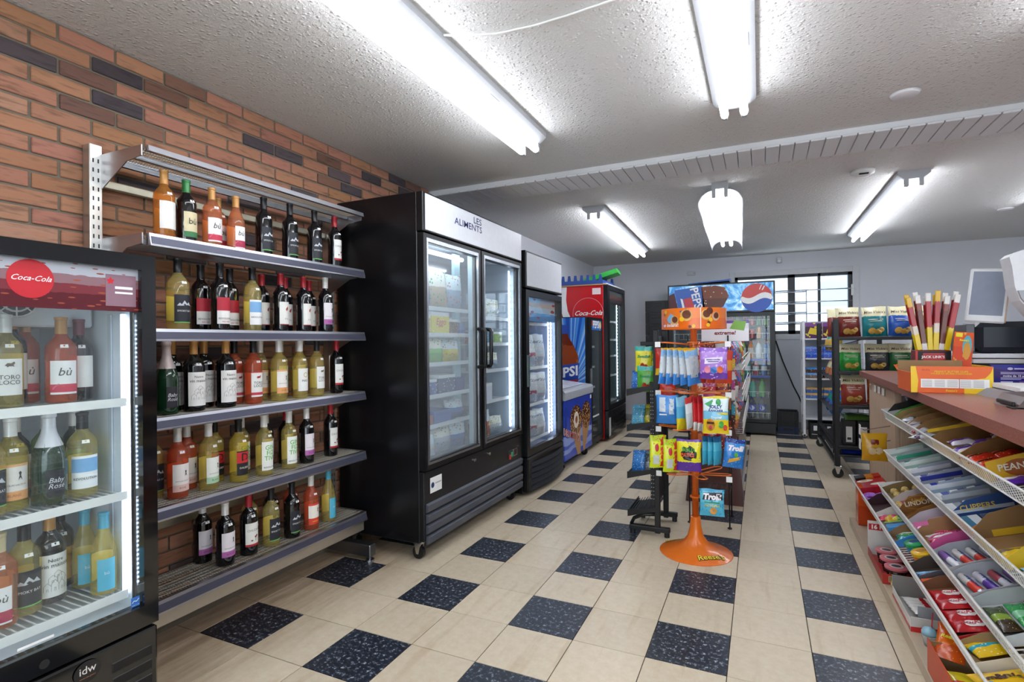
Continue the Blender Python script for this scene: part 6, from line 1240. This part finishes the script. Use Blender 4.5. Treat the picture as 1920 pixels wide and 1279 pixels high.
# ---- second basket: gum boxes
cols2 = [('#cfe4dc', '#b9d0c9', 'mint white'), ('#b9d8ce', '#a9aeb8', 'mint and grey'), ('#a8d4c6', '#b4d0c8', 'pale mint'), ('#3a3f9a', '#aab0be', 'indigo edged grey'), ('#3040a0', '#a8aebc', 'indigo edged silver'), ('#b0c8dc', '#a4b8ca', 'pale blue'), ('#9ab0c4', '#8f98a4', 'slate grey')]
for i, (c1, c2_, w_) in enumerate(cols2):
    y1 = 1.93-i*.178; tray(2, y1-.172, y1, c1, c2_, f'{w_} gum box, {ORD[i]} from the far end of the second candy basket', wall=.06, back=.07, front=.02, mark=(['#eef4f2', '#3fae8a', '#eef4f2', '#eceef4', '#2f3aa0', '#e8eef4', '#c0c8d0'][i], [rect(.02, .028, .2, .05)]))
    for k in range(3): carton('gum_pack', f'{["white and green", "white and green", "white", "white and blue", "blue", "white and indigo", "grey"][i]} gum pack, {ORD[k]} in the {w_} gum box', 'gum pack', .06, .1, .016, PR((0, '#f0f2f4'), (.5, ['#3fae8a', '#2fa07a', '#d8ece4', '#2f3aa0', '#3a46b0', '#3f4ab0', '#9aa4b0'][i]), axis='X'), (0, 0, 0), 0, (), 'gum packs in the second basket'); put(COL.objects[-1], 2, .045+.07*k, y1-.08, .004+.004*k, (0, 0, .05*k))
cl_ = tray(2, .46, .68, '#e88a2a', '#2f4f8a', 'orange, black and blue lighter card box in the second candy basket', wall=.07, back=.09, front=.03, text='CLIPPERS', mark=('#d8e4ee', [rect(.0, .02, .22, .035)]))
for k in range(3): carton('lighter_pack', f'{["teal", "navy", "peach"][k]} flat pack in the orange and black card box', 'lighter pack', .07, .16, .014, PR((0, ['#3a7a9a', '#1f3f6a', '#e8c0a8'][k]), (.5, ['#d8e0e6', '#3f8aa8', '#c8d8e8'][k]), axis='X'), (0, 0, 0), 0, (), 'flat packs in the card box'); put(COL.objects[-1], 2, .045+.075*k, .565, .005, (0, 0, 0))
tray(2, .12, .42, '#e4bc1e', '#8a6840', 'deep brown box with yellow edge in the second candy basket', wall=.09, back=.12, front=.04, mark=('#d8b02a', [rect(.06, .005, .16, .03)]))
for k in range(3): bar(2, .05+.075*k, .15, .02, .08, .1, .03, PR((0, '#e8c01e'), (.5, '#6a5a4a'), (.7, '#e0b820')), f'yellow wrapped bar, {ORD[k]} in the deep brown box', grp='bars in the deep brown box')
for k in range(2): bar(2, .07+.09*k, -.02, .02, .09, .1, .03, PR((0, '#4aa8e0'), (.6, '#8accea'), blob=('#2a3a6a', .2)), f'sky blue wrapped candy, {ORD[k]} at the near end of the second basket', 'candy', grp='near blue candies')
# ---- third basket
gt = tray(3, 1.46, 1.69, '#a89264', '#8a7448', 'clear gold box of round foil chocolates in the third candy basket', wall=.05, back=.06, front=.04)
for r in range(2):
    for k in range(3):
        o = tag(obj('foil_chocolate', cached('rocher', lambda: MB().lathe([(0, 0), (.014, .003), (.021, .014), (.021, .024), (.013, .036), (0, .04)], 10).mesh('foil_chocolate', PR((0, '#6a4420'), (.25, '#d8b45a'), blob=('#f6f0e0', .3), rough=.25), True))), f'gold foil chocolate ball, {["near", "far"][r]} row, {["left", "middle", "right"][k]} in the clear gold box', 'chocolate', 'foil chocolates in the gold box'); put(o, 3, .05+.055*k, 1.53+r*.08, .006)
tray(3, 1.29, 1.45, '#d8d4cc', '#c4c2bc', 'white lined open box before the brown truffle box in the third basket', wall=.06, back=.08)
for k in range(3): bar(3, .03, 1.33+k*.04, .012, .035, .04, .02, PR((0, '#c9a860'), (.5, '#efe6d0')), f'small cream twist wrapped sweet, {ORD[k]} in the white lined box', 'sweet', grp='sweets in the white lined box')
tray(3, 1.1, 1.27, '#8a5a24', '#8a5a26', 'brown truffle box with gold oval in the third candy basket', wall=.085, back=.1, front=.03, text='LINDOR', tc='#f2ead8', mark=('#b98a2e', ribbon([disc(.1, .05, .034, 28, 1.9)+[(.1646, .05)]], .003)))
letter('Lindt', M('#d8a83a', .3), COL.objects[-1].parent if COL.objects[-1].parent else None, lambda a, b: (.1+a, 1.265, .062+b), width=.06, italic=.2, bold=.02)
tray(3, .93, 1.08, '#d8d4d8', '#c8c6cc', 'white lined box with pink packs in the third candy basket', wall=.06, back=.08)
tray(3, .72, .91, '#d85a9a', '#a88258', 'pink sided brown box in the third candy basket', wall=.075, back=.09, mark=('#e47ab0', [rect(0, .05, .06, .07)]))
for k in range(4): bar(3, .045+.06*k, .97+.01*k, .012, .075, .1, .02, PR((0, '#e85aa0'), (.35, '#f4ecf2'), (.6, '#e46aaa'), blob=('#f6c8de', .25)), f'bright pink candy pack, {ORD[k]} in the white lined pink box', 'candy', grp='pink packs', rz=.2*k-.3)
for k in range(2): bar(3, .08+.1*k, .75, .02, .12, .07, .025, PR((0, '#c8305a'), (.5, '#e88ab0'), blob=('#3a5aa0', .12)), f'raspberry pink gum pack, {["left", "right"][k]} in the pink sided brown box', 'gum pack', grp='raspberry packs')
tray(3, .46, .66, '#c8c8ce', '#aeb0b8', 'grey lined box of mint rolls, farther of two, third basket', wall=.05, back=.06)
tray(3, .22, .42, '#c8c8ce', '#aeb0b8', 'grey lined box of mint rolls, nearer of two, third basket', wall=.05, back=.06)
RC = [('#e8e6ee', '#9a6ac0', 'white and violet'), ('#d8402e', '#f0ece6', 'orange red'), ('#d8402e', '#e8e4e0', 'red'), ('#5a3a9a', '#e0dcea', 'purple'), ('#e2e0ea', '#b0404a', 'pale berry')]
for q in (0, 1):
    for k in range(5): roll(3, .04+.047*k, .56-.24*q, .003, .15, .0155, RC[(k+q*2) % 5][0], RC[(k+q*2) % 5][1], f'{RC[(k+q*2) % 5][2]} mint roll, {ORD[k]} from the rail in the {["farther", "nearer"][q]} grey lined box', 'mentos', PI/2+.12)
tray(3, -.08, .19, '#c4c8c8', '#b4b8b8', 'grey box of green wrapped bars in the third candy basket', wall=.05, back=.06)
for k in range(4): bar(3, .045+.06*k, -.02+.01*k, .012, .055, .17, .025, PR((0, ['#3a2a1a', '#1f9a48', '#2f8a3a', '#8a6a2a'][k]), (.35, ['#8aa83a', '#8ad0a0', '#1f8a40', '#2f7a34'][k]), (.6, ['#3a4a1a', '#1f9a48', '#5a3a1a', '#6a8a3a'][k]), blob=('#e8e2b0', .12)), f'{["brown and lime", "emerald", "green and brown", "olive"][k]} wrapped bar in the grey box, third basket', grp='green bars')
for k in range(3): bar(3, .06+.08*k, -.3, .012, .07, .17, .025, PR((0, '#16181e'), (.45, '#8a8e9a'), (.6, '#1a1c24'), blob=(['#4ac03a', '#e8602a', '#3a4ac8'][k], .15)), f'black candy pack with {["lime", "orange", "blue"][k]} spots at the near end of the third basket', 'candy', grp='black candy packs')
# ---- fourth basket
carton('chocolate_box', 'long red chocolate box with white clouds at the far end of the lowest basket', 'chocolate box', .16, .2, .05, PR((0, '#b8202a'), (.5, '#c8242c'), axis='X'), (0, 0, 0), 0); o = COL.objects[-1]
decal('white_cloud', [disc(-.03, .06, .03, 14, 1.6)], M('#f0e6da', .4), o, lambda a, b: (a, b, .0508)); decal('white_cloud', [disc(.03, -.04, .028, 14, 1.6)], M('#f0e6da', .4), o, lambda a, b: (a, b, .0508)); decal('sweet_picture', [disc(-.035, .065, .014, 12, 1.4)], M('#d8a84a', .4), o, lambda a, b: (a, b, .0514)); put(o, 4, .085, 2.02, .004)
carton('chocolate_box', 'orange and dark chocolate box behind the long red box in the lowest basket', 'chocolate box', .15, .08, .06, PR((0, '#2a1a14'), (.4, '#d8801e'), (.7, '#c8301e'), axis='X'), (0, 0, 0), 0); put(COL.objects[-1], 4, .085, 2.18, .004)
for k in range(4):
    r_ = MB().tube([(.032*math.cos(a), .026*math.sin(a), 0) for a in [i*PI/8 for i in range(16)]], .011, 6, True).build('candy_ring', PR((0, '#8a3ab0'), (.5, '#b06ad8'), blob=('#d8b0ec', .2)), None, True); tag(r_, f'purple wrapped candy ring, {ORD[k]} in the lowest basket behind the dark box', 'candy', 'purple candy rings'); put(r_, 4, .035+.065*(k % 2), 1.86-.07*(k//2)-.03*(k % 2), .014+.008*(k//2), (.2, 0, .3*k))
tray(4, 1.46, 1.72, '#d8d4d0', '#3a1620', 'dark lined narrow box in the lowest candy basket', d1=.15, wall=.06, back=.07)
for k in range(4): bar(4, .03+.035*k, 1.36-.02*(k % 2), .015, .05, .09, .03, PR((0, ['#d8305a', '#e8b82a', '#d8405a', '#4a9a4a'][k]), (.5, ['#f0d0da', '#c8303a', '#f0c83a', '#e8d83a'][k]), blob=('#b0203a', .2)), f'{["pink", "yellow and red", "rose", "green"][k]} gummy pack beside the dark lined box, lowest basket', 'candy', grp='gummy packs', rz=.4*k)
carton('candy_box', 'light blue picture box before the round tins in the lowest basket', 'candy box', .13, .1, .04, PR((0, '#4a9ad8'), (.5, '#2a4a6a'), (.75, '#8ab83a'), axis='Y'), (0, 0, 0), 0); put(COL.objects[-1], 4, .075, 1.2, .004)
tray(4, .98, 1.12, '#3f8ad0', '#8a6848', 'brown lined box beside the round tins in the lowest basket', d1=.15, wall=.06, back=.07)
for k, (c, c2_, w_) in enumerate((('#1f9a5a', '#2a4a9a', 'green'), ('#e8b81e', '#e07a1e', 'yellow'))):
    t = thing('gum_tin', f'round {w_} gum tub with lid badge in the lowest candy basket', 'gum tub', (0, 0, 0), 0, 'round gum tubs'); MB().lathe([(.03, 0), (.038, .006), (.04, .03)], 20).build('tub', M(c2_ if k else '#2f8ac8', .3), t, True); MB().lathe([(.043, .028), (.044, .042), (.038, .047), (0, .048)], 20).build('lid', M(c, .3), t, 'auto'); decal('badge', [disc(0, 0, .017, 16, 1.3)], M('#24368a' if k == 0 else '#b8801e', .35), t, lambda a, b: (a, b, .0488)); put(t, 4, .075, .9-.12*k, .004)
tray(4, .56, .7, '#5a5a60', '#4a3e36', 'grey lined box of blue sweets in the lowest candy basket', d1=.15, wall=.055, back=.06)
for k in range(3): bar(4, .035+.045*k, .575, .012, .05, .07, .02, PR((0, '#2a7ac0'), (.5, '#8ac0e4'), blob=('#e8f0f6', .2)), f'blue foil sweet, {ORD[k]} in the grey lined box of the lowest basket', 'sweet', grp='blue foil sweets')
carton('candy_box', 'orange and violet flat box in front of the wafer bars, lowest basket', 'candy box', .13, .05, .02, PR((0, '#e0602a'), (.5, '#5a3ac0'), axis='X'), (0, 0, 0), 0); put(COL.objects[-1], 4, .075, .525, .004)
tray(4, .06, .5, '#b8202a', '#7a5034', 'open brown box of red wafer bars in the lowest candy basket', d1=.155, wall=.05, back=.055)
for k in range(4):
    bar(4, .078, .37-.085*k, .012+.004*(k % 2), .14, .085, .022, PR((0, '#b81e26'), (.5, '#c8242a')), f'red wafer bar with white oval, {ORD[k]} from the far end in the open brown box', texts=[('KitKat', .5, .5, '#c01e28', .25, .03)], grp='red wafer bars', marks=[('#f2ecea', [disc(0, .5, .3, 20, .75)])])
tray(4, -.1, .04, '#d8d0c0', '#a08258', 'empty tan and brown box between the red wafers and yellow candy', d1=.155, wall=.05, back=.055)
for k in range(3): bar(4, .06+.03*k, -.22-.11*k, .015, .15, .1, .03, PR((0, '#e8b81a'), (.5, '#f0c21e'), blob=None), f'yellow coated candy bag with brown lettering, {ORD[k]} in the lowest basket', 'candy', [("m&m's", .6, .5, '#4a2418', 0, .05)], 'yellow candy bags', rz=.2-.15*k, marks=[('#3f86c8', [disc(-.3, .25, .1, 9, .7)]), ('#c8401e', [disc(.32, .28, .1, 9, .7)])])
# ---- base board
def onb(o, x, y, z=.056, rot=(0, 0, 0)): o.location = (x, y, z); o.rotation_euler = rot; return o
bt16 = thing('tub_box', 'red open box of round tubs with 16 pack header on the rack base', 'display box', (.79, 1.2, .056))
RB = M('#b8302a', .4)
bx('box_base', (-.125, -.2, 0), (.125, .2, .003), RB, bt16, .0005); bx('near_wall', (-.125, -.2, 0), (.125, -.196, .05), RB, bt16, .001); bx('aisle_wall', (-.125, -.196, 0), (-.122, .2, .045), RB, bt16, .001); bx('inner_wall', (.122, -.196, 0), (.125, .2, .1), RB, bt16, .001)
hp_ = bx('header_card', (-.125, .2, 0), (.125, .204, .19), M('#d8d6d2', .4), bt16, .001); hy = lambda o: (lambda a, b: (a, .199-o, b))
decal('red_strip', [rect(-.12, .14, .125, .175)], M('#c0282c', .4), hp_, hy(0)); letter('16 PACK', WHITE, hp_, lambda a, b: hy(.0006)(a-.05, .157+b), width=.12, bold=.04); decal('bowl', [disc(.03, .105, .025, 14, 1.6)], M('#4a2a18', .4), hp_, hy(.0003)); decal('nuts', [disc(.0, .11, .012, 8), disc(.022, .118, .012, 8), disc(.045, .115, .012, 8), disc(.03, .105, .012, 8)], M('#e0a83a', .4), hp_, hy(.0006))
decal('barcode', [rect(-.1, .012, -.04, .042)], M('#d8c8a0', .4), bt16, lambda a, b: (a, -.2008, b)); stuff(decal('bars', [rect(-.097+i*.005, .014, -.0945+i*.005, .04) for i in range(11)], INK, bt16, lambda a, b: (a, -.2014, b)))
for r in range(3):
    for k in range(2):
        t = thing('snack_tub', f'dark snack tub with pink lid, {["near", "middle", "far"][r]} row {["left", "right"][k]} in the 16 pack box', 'snack tub', (.733+k*.105, 1.06+r*.115, .06), 0, 'pink lidded tubs'); MB().lathe([(.036, 0), (.046, .06)], 20).build('tub', PR((0, '#4a1a20'), (.5, '#2a1418'), blob=('#d8a03a', .2)), t, True); MB().lathe([(.05, .058), (.051, .068), (.046, .07), (0, .07)], 20).build('lid', M('#d8737c', .3), t, 'auto'); decal('lid_badge', [disc(0, 0, .03, 18)], M('#e8dcd8', .35), t, lambda a, b: (a, b, .0706), 'lb'); decal('lid_mark', [disc(0, 0, .018, 12, 1.2)], M('#3a3448', .35), t, lambda a, b: (a, b, .0712), 'lm')
egg = lambda: MB().lathe([(0, 0), (.014, .004), (.02, .016), (.019, .028), (.012, .042), (0, .047)], 10).mesh('chocolate_egg', PR((0, '#e6d22a'), (.4, '#e8e6da'), (.55, '#d8c82a'), blob=('#4a8ac8', .14)), True)
for k in range(8): tag(obj('chocolate_egg', cached('egg', egg), None, (.71+.05*(k % 4), .965-.045*(k//4)-.008, .057), (0, 0, k)), f'yellow foil chocolate egg, {ORD[k % 4]} from the aisle in the {["far", "near"][k//4]} egg row', 'chocolate egg', 'foil eggs on the rack base')
kb = thing('chocolate_case', 'white and red open box of wrapped chocolate bars on the rack base', 'display box', (.78, .7, .056)); 
bx('case_base', (-.1, -.17, 0), (.1, .17, .003), M('#c9c5c0', .5), kb, .0005); bx('far_wall', (-.1, .166, 0), (.1, .17, .1), M('#8f8a86', .5), kb, .001); bx('near_wall', (-.1, -.17, 0), (.1, -.166, .06), M('#d8d4d2', .4), kb, .001); bx('aisle_wall', (-.1, -.166, 0), (-.097, .166, .05), PR((0, '#c8242a'), (.35, '#e8e4e2')), kb, .001)
bx('divider', (-.06, -.1, 0), (.09, -.097, .08), M('#b0b2b6', .4), kb, .0005)
decal('red_foot', [[(-.1, .0), (.1, 0), (.1, .012), (.05, .03), (-.1, .02)]], M('#d02a2a', .4), kb, lambda a, b: (a, -.1708, b))
for k in range(5): onb(bag('chocolate_bar', f'white and red wrapped chocolate bar, {ORD[k]} in the white and red box on the base', 'chocolate bar', .12, .045, .02, PR((0, '#e8e4e0'), (.5, '#c8242a'), (.7, '#f0ece8'), axis='X'), (0, 0, 0), (0, 0, 0), (), 'bars in the white and red box'), .77, .84-.045*k-.05, .075+.006*k, (-PI/2, 0, .15))
for k, c in enumerate(('#9ac8dc', '#a8dcc8', '#d8b8d8')):
    t = thing('lollipop_cup', f'{["pale blue", "mint", "lilac"][k]} candy cup with red straw on the rack base', 'candy cup', (.72+.05*k, .43-.05*k, .056), 0, 'candy cups with straws'); MB().lathe([(.018, 0), (.026, .04), (.027, .045)], 14).build('cup', pane_mat('cup_plastic', (.9, .93, .95), .3, 1), t, True); MB().lathe([(.026, .045), (.026, .055), (.018, .07), (0, .076)], 14).build('ice_dome', M(c, .3), t, True); MB().cyl((.008, .004, .06), (.014, .008, .13), .0022, 6).build('straw', M('#c83040', .35), t)
yb_ = carton('candy_box', 'tall yellow candy carton at the back of the rack base', 'candy box', .06, .1, .16, PR((0, '#c8601e'), (.3, '#e0b01e'), (.6, '#e8bc24')), (.92, .42, .056), .2, (), None, [('#b8302a', [disc(0, .25, .25, 14, .8)])])
for k in range(5): onb(bag('wrapped_candy', f'shiny orange wrapped peanut candy, {ORD[k]} in the orange pile on the rack base', 'candy', .09, .16, .035, PR((0, '#d8581a'), (.35, '#e8701e'), (.6, '#d85a1a'), blob=('#f0d02a', .12)), (0, 0, 0), (0, 0, 0), [("Reese's", .7, .55, '#f4e23a', .2, .05)], 'orange candies on the base'), .72+.055*k, .19+.02*(k % 2), .13+.008*k, (-1.15, 0, -.35+.1*k))
ob = thing('orange_candy_box', 'open orange and yellow box at the near end of the rack base', 'display box', (.80, .1, .056)); bx('box_base', (-.13, -.14, 0), (.13, .14, .003), CARD, ob, .0005); bx('aisle_wall', (-.13, -.14, 0), (-.127, .14, .12), M('#d84a1e', .4), ob, .001); bx('far_wall', (-.127, .136, 0), (.13, .14, .11), CARD, ob, .001); bx('near_wall', (-.127, -.14, 0), (.13, -.137, .07), M('#e0c01e', .4), ob, .001); bx('yellow_flap', (-.127, -.137, .003), (-.122, .136, .1), M('#d8c81e', .4), ob, .001)
for k in range(3): onb(bag('wrapped_candy', f'yellow and red wrapped candy, {ORD[k]} inside the near orange box', 'candy', .08, .13, .03, PR((0, '#e0c81e'), (.4, '#d8403a'), (.6, '#e8d02a')), (0, 0, 0), (0, 0, 0), (), 'candies in the near orange box'), .74+.07*k, .02, .085, (-1.35, 0, .1*k))
cbx = carton('shipping_carton', 'orange carton standing behind the 16 pack header on the rack base', 'carton', .17, .1, .25, PR((0, '#c8461a'), (.5, '#d8561e'), blob=('#8a2a14', .12)), (.78, 1.98, .056), 0)

# ---- extra loose packs that fill the baskets
XC = [('#d82a3a', 'red'), ('#2a6ad0', 'blue'), ('#e8c020', 'yellow'), ('#3fa848', 'green'), ('#e05a9a', 'pink'), ('#8a3ab8', 'violet'), ('#e8782a', 'orange'), ('#2aa8b8', 'turquoise'), ('#f0f0ee', 'white')]
for n, lst in ((1, (1.74, 1.57, 1.41, 1.24, 1.08)), (3, (1.36, .82, .8)), (4, (1.05, 1.02, -.03))):
    for i, y in enumerate(lst):
        c, w_ = XC[(i*4+n*3) % 9]; c2_, w2 = XC[(i*4+n*3+5) % 9]
        bar(n, .1 if n != 4 else .08, y, .014, .11, .09, .028, PR((0, c), (.4, c2_), (.62, c), blob=('#f6f2e6', .16)), f'{w_} and {w2} candy pack, {ORD[i]} loose one from far in the {["top", "", "third", "lowest"][n-1]} basket', 'candy', (), 'loose packs in the baskets', rz=.3*math.sin(i*2.1+n))
